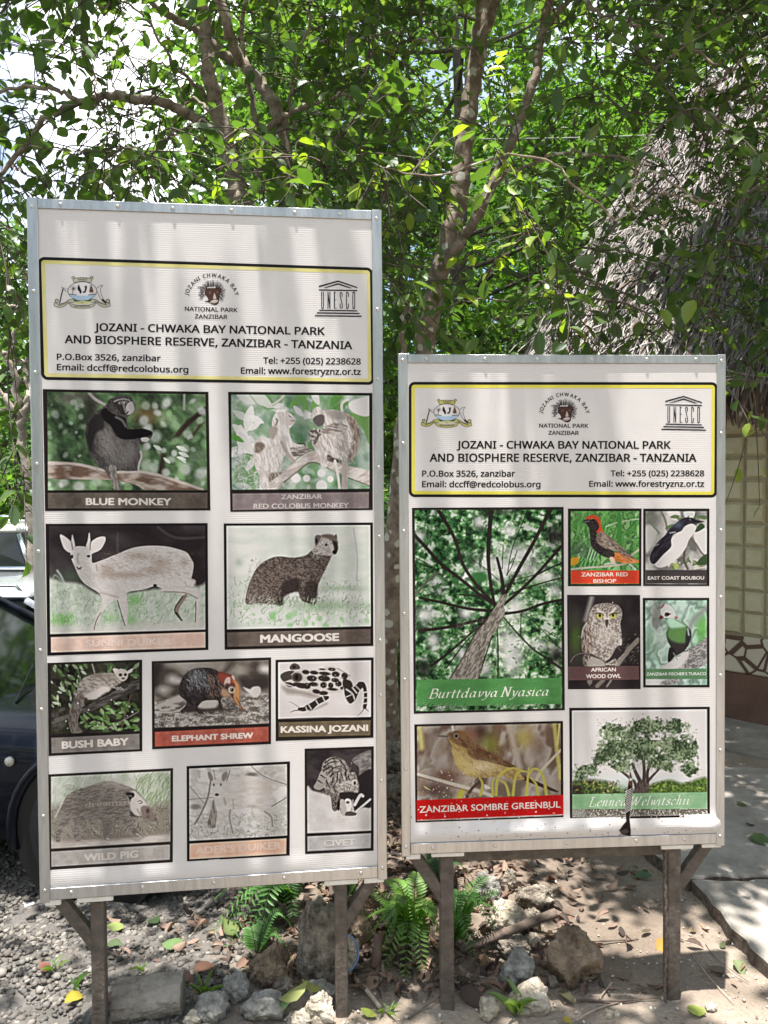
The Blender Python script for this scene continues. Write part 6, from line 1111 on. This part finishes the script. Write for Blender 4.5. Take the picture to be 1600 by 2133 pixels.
def rock(label, u, v, wpx, hpx, m, z=0, deep=.9, seed=0, pits=.06, sharp=.5, name='rock', flat=0):
    r = np.random.RandomState(seed+int(u)); g = gnd(u, v, z); D = g[1]; w_ = wpx/1600*D; h_ = hpx/1600*D; d_ = w_*deep; P = IV.copy()
    n = sum(((fbm(P[:, 0]*s+seed+9, P[:, 1]*s+P[:, 2]*s*.7+seed*3+5, seed+k, 3)-.5)*a) for k, (s, a) in enumerate(((1.1, 1.0), (2.6, .75), (5.5, .3))))
    for k in range(7):                 # planes knocked off
        q = r.normal(0, 1, 3); q /= np.linalg.norm(q); lim = r.uniform(.55, .95); dd = P@q; P = P-np.outer(np.maximum(dd-lim, 0)*sharp*1.6, q)
    rough = (fbm(IV[:, 0]*7+seed, IV[:, 1]*7+IV[:, 2]*5, seed+7, 3)-.5)*pits*2; pit = -np.maximum(fbm(IV[:, 0]*5+IV[:, 2]*3, IV[:, 1]*5-IV[:, 2]*4, seed+17, 2)-.62, 0)*pits*7
    P = P*(1+n*.55+rough+pit)[:, None]; P -= (P.max(0)+P.min(0))/2; P /= (P.max(0)-P.min(0))
    P = P*np.array([w_, d_, h_*1.25]); a = r.uniform(-.3, .3); R_ = np.array([[math.cos(a), -math.sin(a), 0], [math.sin(a), math.cos(a), 0], [0, 0, 1]]); P = P@R_.T
    c = np.array([g[0], g[1]+d_*.45, z+h_*.5-h_*.125]); o = mk(name, P, IF, m, None, None, True); o.location = [float(t) for t in c]; return tag(o, label, 'rock', 'rocks around the boards')
RK, RB, RP, RG = M['rock'], M['rock_brown'], M['rock_pale'], M['rock_grey']
rock('tall weathered brown boulder behind the right leg of the tall board', 668, 2062, 118, 170, RK, seed=1, pits=.09)
rock('rough boulder just right of the leg, behind the blue rimmed pipe', 742, 1985, 66, 90, RB, seed=2)
rock('rounded brown boulder with a pale hollow, left of the tall boulder', 556, 2066, 92, 82, RB, seed=3, pits=.1)
rock('pale rounded stone below the rounded brown boulder', 487, 2098, 62, 62, RG, seed=4, sharp=.3)
rock('blue grey mottled stone at the bottom edge, left of the others', 436, 2140, 78, 58, RG, seed=5, sharp=.4)
rock('mottled grey stone at the bottom edge below the rounded boulder', 540, 2142, 96, 50, RG, seed=6, sharp=.4)
rock('small lumpy stone right of the rounded brown boulder', 588, 2076, 50, 32, RK, seed=7, pits=.12)
rock('flat dark grey stone leaning on the right leg of the tall board', 668, 2106, 70, 56, M['rock_grey'], seed=8, sharp=.8)
rock('cream coloured angular block in front of the right leg of the tall board', 666, 2142, 74, 62, RP, seed=9, sharp=.9, pits=.03)
rock('cream crumbly stone at the bottom edge, right of the left leg', 398, 2142, 42, 30, RP, seed=10)
rock('wide cream stone at the bottom edge beside the cream block', 622, 2146, 62, 26, RP, seed=31)
rock('grey and white mottled round stone between the legs of the shorter board', 1081, 2064, 82, 70, RG, seed=11, sharp=.35, pits=.08)
rock('flat brown stone directly behind the mottled round stone', 1074, 2008, 80, 40, RK, seed=12)
rock('largest brown boulder, near the right leg of the shorter board', 1204, 2072, 128, 118, RB, seed=13, sharp=.55, pits=.07)
rock('cream lumpy limestone in front of the mottled round stone', 1104, 2120, 102, 58, RP, seed=14, pits=.1)
rock('small cream stone in front of the left leg of the shorter board', 1021, 2128, 44, 42, RP, seed=15, sharp=.4)
rock('grey rock with a round hole, farthest back under the shorter board', 1016, 1890, 68, 62, RG, seed=16, pits=.12)
rock('brownish rock touching the grey rock with the hole', 1062, 1862, 40, 48, RK, seed=17)
rock('craggy grey rock on the edge of the bare earth', 1120, 1910, 92, 52, RK, seed=18, pits=.12, sharp=.8)
rock('squarish grey stone below the craggy rock', 1112, 1946, 40, 48, RK, seed=19)
rock('cream craggy rock beneath the leaning branch', 1064, 1976, 88, 84, RP, seed=20, pits=.14)
rock('pale stone at the end of the leaning branch', 1112, 1976, 34, 26, RP, seed=21)
rock('mossy grey rock seen through the gap between the boards', 822, 1610, 74, 62, RK, seed=22, pits=.12, deep=.6)
rock('dark rock low in the gap between the boards', 812, 1665, 60, 50, RK, seed=23, pits=.12, deep=.6)
rock('small broken stone on the sunny earth right of the cream lumpy limestone', 1152, 2062, 26, 26, RK, seed=24)
rock('small pale stone lying on the earth at the bottom right', 1272, 2126, 22, 18, RP, seed=25)
rock('smaller flat pale stone beside the one at the bottom right', 1287, 2122, 18, 14, RP, seed=26)
rock('pair-sized pale pebble low right of the shorter board leg', 1486, 2110, 26, 14, RP, seed=27)
# concrete chunk
g = gnd(302, 2128); o = MB(); V = []; F = []; n = 22
for i, x in enumerate(np.linspace(-.10, .10, 12)):
    for k in range(n):
        a = 2*math.pi*k/n; r_ = .062*(1+.10*(vn(np.array(x*30+k*.4), np.array(k*.8), 4)-.5)*2); V.append((x+(.012*(vn(np.array(k*1.1), np.array(i*.5), 8)-.5) if i in (0, 11) else 0), math.cos(a)*r_, min(math.sin(a)*r_, .046)))
for i in range(11):
    for k in range(n): F.append((i*n+k, i*n+(k+1) % n, (i+1)*n+(k+1) % n, (i+1)*n+k))
F += [tuple(range(n-1, -1, -1)), tuple(range(11*n, 12*n))]
cb = mk('concrete_chunk', V, F, M['concrete_old']); cb.location = (g[0], g[1]+.05, .042); cb.rotation_euler = (0, -.05, .12); tag(cb, 'broken half round chunk of old concrete lying on the gravel beside the left leg', 'concrete chunk')
# blue pipe filled with concrete
g = gnd(722, 2060); t = thing('pipe', 'short blue plastic pipe filled with concrete, behind the right leg of the tall board', 'pipe', (g[0]-.03, g[1]+.10, .0)); ax = np.array([.42, -.86, .28]); ax /= np.linalg.norm(ax); c0 = np.array([g[0]-.015, g[1]+.06, .075])
mb = MB(); up = np.cross(ax, [0, 0, 1]); up /= np.linalg.norm(up); vv = np.cross(up, ax); n = 28; V = []; F = []
for q, r_ in ((-.14, .060), (.0, .060), (.0, .0555), (-.02, .0555)):
    V += [c0+ax*q+(up*math.cos(2*math.pi*k/n)+vv*math.sin(2*math.pi*k/n))*r_ for k in range(n)]
for j in range(3):
    for k in range(n): F.append((j*n+k, j*n+(k+1) % n, j*n+n+(k+1) % n, j*n+n+k))
mk('shell', V, F, M['blue'], t)
V = []; F = []
for j, rr in enumerate((0, .25, .5, .75, 1)):
    for k in range(n): V.append(c0+ax*(-.006+.02*(vn(np.array(j*2.3+k*.6), np.array(k*.9+j), 5)-.4)*(rr < 1))+(up*math.cos(2*math.pi*k/n)+vv*math.sin(2*math.pi*k/n))*.0556*rr)
for j in range(4):
    for k in range(n): F.append((j*n+k, j*n+(k+1) % n, j*n+n+(k+1) % n, j*n+n+k))
mk('concrete_fill', V, F, M['rock_pale'], t)
def stick(name, label, cat, pts, r0, r1, m):
    p = crv(pts, 6); V, F = tube(p, np.linspace(r0, r1, len(p)), 9, True, .05); return tag(mk(name, V, F, m, None, None, True), label, cat)
stick('stick', 'pale broken stick lying beside the right leg of the tall board', 'stick', [gnd(728, 2040)+[0, 0, .02], gnd(762, 2072)+[0, 0, .018], gnd(792, 2106)+[0, 0, .012]], .0075, .0065, M['bamboo'])
stick('branch', 'brown branch leaning across the stones under the shorter board', 'branch', [gnd(960, 1990)+[0, 0, .02], gnd(1010, 1990)+[0, 0, .05], gnd(1080, 1985)+[0, 0, .09], gnd(1158, 1975)+[0, 0, .125]], .013, .016, M['wood'])
stick('clay_pipe', 'short brown ringed pipe stub between the ferns', 'pipe', [gnd(782, 2030)+[0, .04, .0], gnd(786, 2025)+[0, .04, .045], gnd(790, 2020)+[0, .05, .09]], .019, .016, M['clay'])
stick('stake', 'thin brown stake standing behind the left brace of the shorter board', 'stake', [gnd(873, 1925)-[0, 0, .03], gnd(873, 1925)+[0, 0, .15], gnd(873, 1925)+[0, .01, .42]], .009, .009, M['post'])
for k, (a, b, r_) in enumerate((((1330, 1960), (1150, 1960), .003), ((1440, 1990), (1530, 2095), .002), ((1200, 2086), (1370, 2082), .004), ((1200, 2130), (1310, 2085), .003), ((1470, 1970), (1560, 2050), .0015), ((1250, 2085), (1275, 2050), .004), ((850, 2125), (950, 2060), .003), ((920, 2050), (1010, 2040), .0025))):
    q = [gnd(*a)+[0, 0, .006], (gnd(*a)+gnd(*b))/2+[rng.uniform(-.03, .03), rng.uniform(-.03, .03), .012], gnd(*b)+[0, 0, .006]]
    tag(stick('twig', '', 'twig', q, r_, r_*.6, M['bamboo'] if k % 2 else M['wood']), ['dry twig crossing the shaded earth behind the right leg', 'thin twig on the sunny earth right of the right leg', 'brown twig along the foot of the right leg', 'reddish twig running to the bottom edge under the largest boulder', 'pale thread-like twig between right leg and path edge', 'short dark twig beside the largest boulder', 'twig leaning to the left leg of the shorter board', 'thin twig right of the left leg of the shorter board'][k], 'twig', 'twigs on the ground')
p = [R.P(sR[1]-.028, .01, -.01), R.P(sR[1]-.032, -.1, -.012), R.P(sR[1]-.029, -.3, -.008), R.P(sR[1]-.038, -.45, .0), R.P(sR[1]-.040, -.49, .01)]; Mx = np.array(wm(R.t)); p = [Mx[:3, :3]@q+Mx[:3, 3] for q in p]
p = crv(p, 14); p[:, 0] += .002*np.sin(np.arange(len(p))*2.2); V, F = tube(p, .0042, 7); tag(mk('rope', V, F, M['rope'], None, None, True), 'thin brown rope hanging beside the right leg of the shorter board', 'rope')
p = crv([at(1000, 290, 7.2), at(1200, 287, 7.0), at(1400, 280, 6.8), at(1640, 268, 6.6)], 5); V, F = tube(p, .006, 6); tag(mk('cable', V, F, M['wire'], None, None, True), 'thin overhead cable running to the thatched roof', 'cable')
g = gnd(61, 1889, -.06); c, s = math.cos(.5), math.sin(.5); pp = [(-.018, -.011), (.018, -.011), (.018, .011), (-.018, .011)]
pa = mk('paper', [(g[0]+x*c-y*s, g[1]+x*s+y*c, g[2]+.010+.004*(i % 2)) for i, (x, y) in enumerate(pp)]+[(g[0]+x*c-y*s, g[1]+x*s+y*c, g[2]+.0085+.004*(i % 2)) for i, (x, y) in enumerate(pp)], [(0, 1, 2, 3), (7, 6, 5, 4), (0, 4, 5, 1), (1, 5, 6, 2), (2, 6, 7, 3), (3, 7, 4, 0)], M['paper']); tag(pa, 'small scrap of white paper on the gravel by the dark car', 'paper')
q = gnd(812, 1480, -.05); t = thing('blue_object', 'unclear blue and white thing, built as a capped post, behind the lichen spotted trunk', 'post', (at(812, 1300, 6)[0], 6, -.05)); b = at(812, 1270, 6)  # unclear blue and white thing, given the shape of a capped post
mb = MB(); mb.tube([(b[0], 6, -.05), (b[0], 6, b[2]-.02)], .05, 14); mb.build('shaft', M['blue'], t, True); mb = MB(); mb.tube([(b[0], 6, b[2]-.02), (b[0], 6, b[2]+.03), (b[0], 6, b[2]+.05)], [.053, .053, .03], 14); mb.build('cap', M['paper'], t, True)
# ---- ferns
def fern(label, base, tips, col, size=.05):
    t = thing('fern', label, 'fern', base, 0, 'ferns among the stones')
    for tip, ht in tips:
        tip = np.array(tip); b = np.array(base)+np.array([0, 0, .03]); mid = b+(tip-b)*.5+np.array([0, 0, ht]); p = crv([b, b+(tip-b)*.2+np.array([0, 0, ht*.62]), mid, tip], 9); n = len(p); mb = MB(); mb.tube(p, np.linspace(.0022, .0008, n), 4, (.06, .075, .02), False)
        m_ = 23; P = []; D = []; N = []; Ls = []
        for k in range(m_):
            tt = .16+.83*k/(m_-1); x = tt*(n-1); c = np.array([np.interp(x, range(n), p[:, j]) for j in range(3)]); d = np.array([np.interp(min(x+1, n-1), range(n), p[:, j]) for j in range(3)])-np.array([np.interp(max(x-1, 0), range(n), p[:, j]) for j in range(3)]); d /= np.linalg.norm(d)+1e-9
            sd = np.cross(d, [0, 0, 1.]); sd /= np.linalg.norm(sd)+1e-9; nn = np.cross(sd, d)
            if nn[2] < 0: nn = -nn
            for s in (-1, 1): P.append(c); D.append(sd*s+d*.42+nn*.10-np.array([0, 0, .04])); N.append(nn+rng.normal(0, .12, 3)); Ls.append(size*(1.12-tt)**.6*min(1, .45+tt*2.2)*rng.uniform(.9, 1.1))
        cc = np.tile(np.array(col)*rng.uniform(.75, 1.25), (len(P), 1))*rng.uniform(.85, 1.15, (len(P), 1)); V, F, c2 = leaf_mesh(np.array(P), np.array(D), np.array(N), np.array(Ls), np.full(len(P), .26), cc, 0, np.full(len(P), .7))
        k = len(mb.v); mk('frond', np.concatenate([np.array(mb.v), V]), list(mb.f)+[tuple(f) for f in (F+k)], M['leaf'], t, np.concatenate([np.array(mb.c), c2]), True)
gr = (.085, .19, .05); gy = (.15, .27, .06)
def tips(D, L): return [(at(u, v-14, D+dd-.04)+np.array([0, 0, .015]), h) for u, v, dd, h in L]
fern('fern with broad fronds between the tall boulder and the gravel', gnd(600, 1905), tips(2.85, [(440, 1965, -.1, .12), (470, 2005, -.2, .14), (525, 2030, -.25, .16), (540, 1960, -.1, .12), (560, 1935, -.05, .14), (470, 1960, -.05, .12), (610, 1928, -.1, .10), (505, 1990, -.15, .10), (480, 1930, 0, .13), (452, 1890, .05, .12), (530, 1840, .1, .10), (570, 1850, .0, .2), (600, 1825, .1, .18), (655, 1850, .0, .15)]), gr, .07)
fern('small arching fern above the rounded brown boulder', gnd(535, 2010), tips(2.55, [(618, 2040, 0, .10), (570, 1975, .08, .08), (510, 1990, .1, .08), (625, 1975, .05, .12)]), gr, .045)
fern('big bright fern left of the left leg of the shorter board', gnd(860, 1995), tips(2.6, [(768, 1975, 0, .12), (775, 1880, .1, .06), (800, 2045, -.1, .12), (868, 1840, .12, .08), (905, 1925, -.05, .09), (812, 1855, .1, .09), (760, 1935, .05, .09), (790, 2010, -.05, .14), (845, 2055, -.12, .13), (830, 1900, -.05, .10), (930, 1985, -.05, .12), (880, 2040, -.12, .10), (800, 1940, -.05, .10)]), gy, .068)
fern('fern with drooping fronds right of the left leg of the shorter board', gnd(945, 1990), tips(2.62, [(1035, 1880, 0, .07), (1010, 1850, .08, .07), (1040, 1920, -.02, .10), (1025, 1955, -.08, .14), (985, 2010, -.12, .12), (990, 1880, .1, .08), (965, 1900, .0, .10)]), gr, .055)
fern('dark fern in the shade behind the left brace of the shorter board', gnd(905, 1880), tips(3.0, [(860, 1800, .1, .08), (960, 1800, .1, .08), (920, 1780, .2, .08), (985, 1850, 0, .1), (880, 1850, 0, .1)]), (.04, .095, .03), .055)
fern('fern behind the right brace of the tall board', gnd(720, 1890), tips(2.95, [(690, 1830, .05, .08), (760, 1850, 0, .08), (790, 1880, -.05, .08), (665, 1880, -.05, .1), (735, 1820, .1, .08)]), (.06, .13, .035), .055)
# ---- gravel, litter, fallen leaves
def scatter(n, f, smin, smax, cols, squash=.7):
    P = f(n); k = len(P); S_ = rng.uniform(smin, smax, k)*rng.choice([.7, 1, 1, 1.35], k); q = rng.normal(0, 1, (k, 4)); q /= np.linalg.norm(q, axis=1)[:, None]; a, b, c, d = q.T
    Rm = np.stack([1-2*(c*c+d*d), 2*(b*c-a*d), 2*(b*d+a*c), 2*(b*c+a*d), 1-2*(b*b+d*d), 2*(c*d-a*b), 2*(b*d-a*c), 2*(c*d+a*b), 1-2*(b*b+c*c)], -1).reshape(k, 3, 3)
    B = IV1[None]*rng.uniform(.65, 1.2, (k, 12, 1))*rng.uniform(.6, 1.2, (k, 1, 3)); V = np.einsum('kij,kvj->kvi', Rm, B)*S_[:, None, None]*.5; V[..., 2] *= squash
    Z = gz(P[:, 0], P[:, 1])+S_*.12; V = V+np.stack([P[:, 0], P[:, 1], Z], -1)[:, None]; F = (np.arange(k)*12)[:, None, None]+IF1[None]
    c_ = np.array(cols)[rng.randint(len(cols), size=k)]*rng.uniform(.7, 1.25, (k, 1)); return V.reshape(-1, 3), F.reshape(-1, 3), np.repeat(c_, 12, 0)
def gf(n):
    x = rng.uniform(-2.6, -.12, n); y = 1.85+rng.beta(1, 1.7, n)*3.2; e = -.45+.22*(fbm(x*4, y*4, 5)-.5)*2; keep = (x < e+rng.normal(0, .08, n)) & (np.abs(x) < y*.62); return np.stack([x, y], -1)[keep]
V, F, c = scatter(19000, gf, .012, .027, [(.125, .115, .105), (.085, .078, .072), (.17, .155, .14), (.115, .10, .085), (.22, .20, .175)]); gv = mk('gravel', V, F, M['gravel'], None, c); gv['kind'] = 'stuff'; tag(gv, 'loose grey gravel covering the car lot on the left', 'gravel')
def pf(n): x = rng.uniform(-.35, 1.25, n); y = 1.9+rng.beta(1, 2, n)*1.3; return np.stack([x, y], -1)
V, F, c = scatter(1500, pf, .004, .013, [(.45, .41, .35), (.3, .26, .22), (.55, .5, .43), (.2, .16, .13)]); gv = mk('grit', V, F, M['gravel'], None, c); gv['kind'] = 'stuff'; tag(gv, 'pale grit and small stone chips on the bare earth', 'grit')
def litter(n, xr, yr, size, cols, lift=.012):
    x = rng.normal((xr[0]+xr[1])/2, (xr[1]-xr[0])/3.2, n); y = rng.uniform(*yr, n); P = np.stack([x, y, gz(x, y)+rng.uniform(.004, lift, n)], -1); N = rng.normal(0, .38, (n, 3))+np.array([0, 0, 1]); a = rng.uniform(0, 6.28, n); D = np.stack([np.cos(a), np.sin(a), rng.normal(0, .15, n)], -1)
    cc = np.array(cols)[rng.randint(len(cols), size=n)]*rng.uniform(.6, 1.25, (n, 1)); return leaf_mesh(P, D, N, size*rng.uniform(.6, 1.3, n), rng.uniform(.4, .6, n), cc, 0, rng.uniform(-4, 4.5, n))
V, F, c = litter(3800, (-.5, .62), (2.35, 5.2), .048, [(.16, .095, .065), (.10, .065, .05), (.24, .16, .12), (.07, .05, .04), (.30, .2, .15), (.13, .10, .06)], .03); lt = mk('leaf_litter', V, F, M['dry'], None, c, True); lt['kind'] = 'stuff'; tag(lt, 'brown dry leaf litter between the boards and the trees', 'leaf litter')
V, F, c = litter(110, (.7, 1.9), (2.2, 5), .034, [(.2, .13, .09), (.12, .08, .06), (.3, .22, .14), (.09, .13, .04)], .012); lt = mk('leaf_litter', V, F, M['dry'], None, c, True); lt['kind'] = 'stuff'; tag(lt, 'thin scatter of small dry leaves on the shaded earth at the right', 'leaf litter')
FL = [(156, 2088, 36, (.55, .47, .05), 'yellow fallen leaf on the gravel left of the left leg'), (240, 1889, 30, (.30, .38, .10), 'pale green fallen leaf right of the left leg, near the board edge'), (236, 1942, 30, (.11, .17, .06), 'dark green fallen leaf on the gravel beside the left leg'), (360, 1952, 38, (.17, .28, .09), 'green fallen leaf in the middle of the gravel'), (318, 1872, 36, (.05, .10, .03), 'dark green fallen leaf in the shade under the tall board'), (94, 2018, 26, (.34, .13, .08), 'reddish fallen leaf on the gravel at the left edge'), (425, 2022, 40, (.28, .14, .09), 'large brown curled leaf at the edge of the gravel'), (386, 2044, 32, (.32, .18, .14), 'pinkish brown curled leaf above the concrete chunk'), (218, 2090, 30, (.25, .11, .08), 'dark red leaf against the left leg'), (612, 2078, 52, (.42, .45, .14), 'large yellow green leaf lying on the stones'), (650, 2062, 36, (.36, .38, .10), 'smaller yellow leaf behind the large yellow green leaf'), (595, 2100, 28, (.10, .2, .07), 'green leaf between the grey stones at the bottom'), (768, 2117, 30, (.34, .42, .06), 'yellow green curled leaf near the pale stick'), (768, 2055, 46, (.5, .35, .24), 'large tan dry leaf right of the blue rimmed pipe'), (1002, 2012, 48, (.55, .34, .2), 'orange brown dry leaf under the drooping fern'), (985, 2086, 60, (.12, .075, .06), 'long dark brown leaf beside the left leg of the shorter board'), (1180, 2082, 34, (.13, .12, .05), 'olive leaf below the largest boulder'), (1380, 1976, 38, (.75, .33, .05), 'bright orange leaf left of the right leg'), (1340, 1829, 28, (.11, .2, .09), 'green leaf on the shaded earth under the shorter board'), (1322, 1812, 18, (.16, .17, .06), 'small olive leaf behind the green leaf under the shorter board'), (1440, 1781, 30, (.05, .11, .05), 'dark green leaf on the path beside the right brace'), (1585, 1757, 40, (.12, .2, .06), 'large green leaf on the path at the right edge'), (1505, 1975, 18, (.12, .15, .05), 'small dark leaf standing by the path edge'), (1540, 2018, 30, (.26, .32, .14), 'pale green leaf on the sunny earth near the path edge'), (1450, 2112, 36, (.42, .5, .10), 'lime green curled leaf in front of the right leg'), (1500, 2028, 34, (.2, .16, .12), 'dry grey brown leaf right of the right leg'), (480, 1938, 36, (.2, .26, .07), 'olive green leaf under the fern by the gravel'), (1180, 2132, 20, (.65, .5, .1), 'small yellow leaf at the bottom edge under the largest boulder'), (1562, 1722, 16, (.05, .06, .05), 'small black leaf on the path'), (1545, 1680, 18, (.12, .16, .05), 'small green leaf farther along the path')]
for u, v, s, col, lab in FL:
    hgt = .05 if (u > 1450 and v < 1800) else 0; g = gnd(u, v, hgt); 
    if u < 420: g[2] = float(gz(g[0], g[1]))+.008
    if 590 < u < 660: g = gnd(u, v, .06)
    a = rng.uniform(0, 6.28); Ln = s/1600*g[1]*1.3; d = np.array([[math.cos(a), math.sin(a)*1.0, .08]]); P = g[None]-d*Ln*.5; P[:, 2] = max(g[2], 0 if u > 420 else g[2])+.010
    V, F, c = leaf_mesh(P, d, np.array([[rng.normal(0, .2), -.25, 1]]), np.array([Ln]), np.array([rng.uniform(.55, .75)]), np.array([col])*.58, 0, np.array([rng.uniform(-2.6, 3)])); lo = P[0]
    o = mk('fallen_leaf', V-lo, F, M['dry'], None, c, True); o.location = [float(x) for x in lo]; tag(o, lab, 'leaf', 'fallen leaves')
def weed(label, u, v, n, L, col):
    g = gnd(u, v); P = np.tile(g, (n, 1))+rng.normal(0, .006, (n, 3))*[1, 1, 0]; a = np.linspace(0, 6.28, n, endpoint=False)+rng.uniform(0, .4, n); D = np.stack([np.cos(a)*.7, np.sin(a)*.7, rng.uniform(.5, 1.4, n)], -1)
    V, F, c = leaf_mesh(P, D, np.tile([0, 0, 1.], (n, 1))+D*[-.6, -.6, 0], L*rng.uniform(.7, 1.2, n), np.full(n, .2), np.tile(col, (n, 1)), 0, np.full(n, 2.)); o = mk('weed', V-g, F, M['leaf'], None, c, True); o.location = [float(x) for x in g]; tag(o, label, 'weed', 'small weeds')
weed('long bladed weed in front of the cream lumpy limestone', 1078, 2115, 7, .11, (.16, .24, .08)); weed('small weed sprouting left of the pale rounded stone', 430, 2072, 6, .07, (.12, .2, .05)); weed('tiny weed on the gravel right of the left leg', 295, 2025, 6, .04, (.14, .22, .06)); weed('tiny weed behind the left leg, by the yellow leaf', 160, 2060, 5, .06, (.06, .12, .04)); weed('small weed on the earth right of the pale stick', 806, 2115, 6, .04, (.14, .22, .06)); weed('weed on the gravel beside the reddish leaf', 112, 2020, 6, .045, (.13, .2, .06)); weed('weed growing over the rounded brown boulder', 565, 2052, 7, .05, (.11, .2, .05))
for o in C.objects:
    if o.parent is None and o.type in ('MESH', 'EMPTY') and 'label' not in o.keys() and o.get('kind') != 'structure': print('UNLABELLED', o.name)
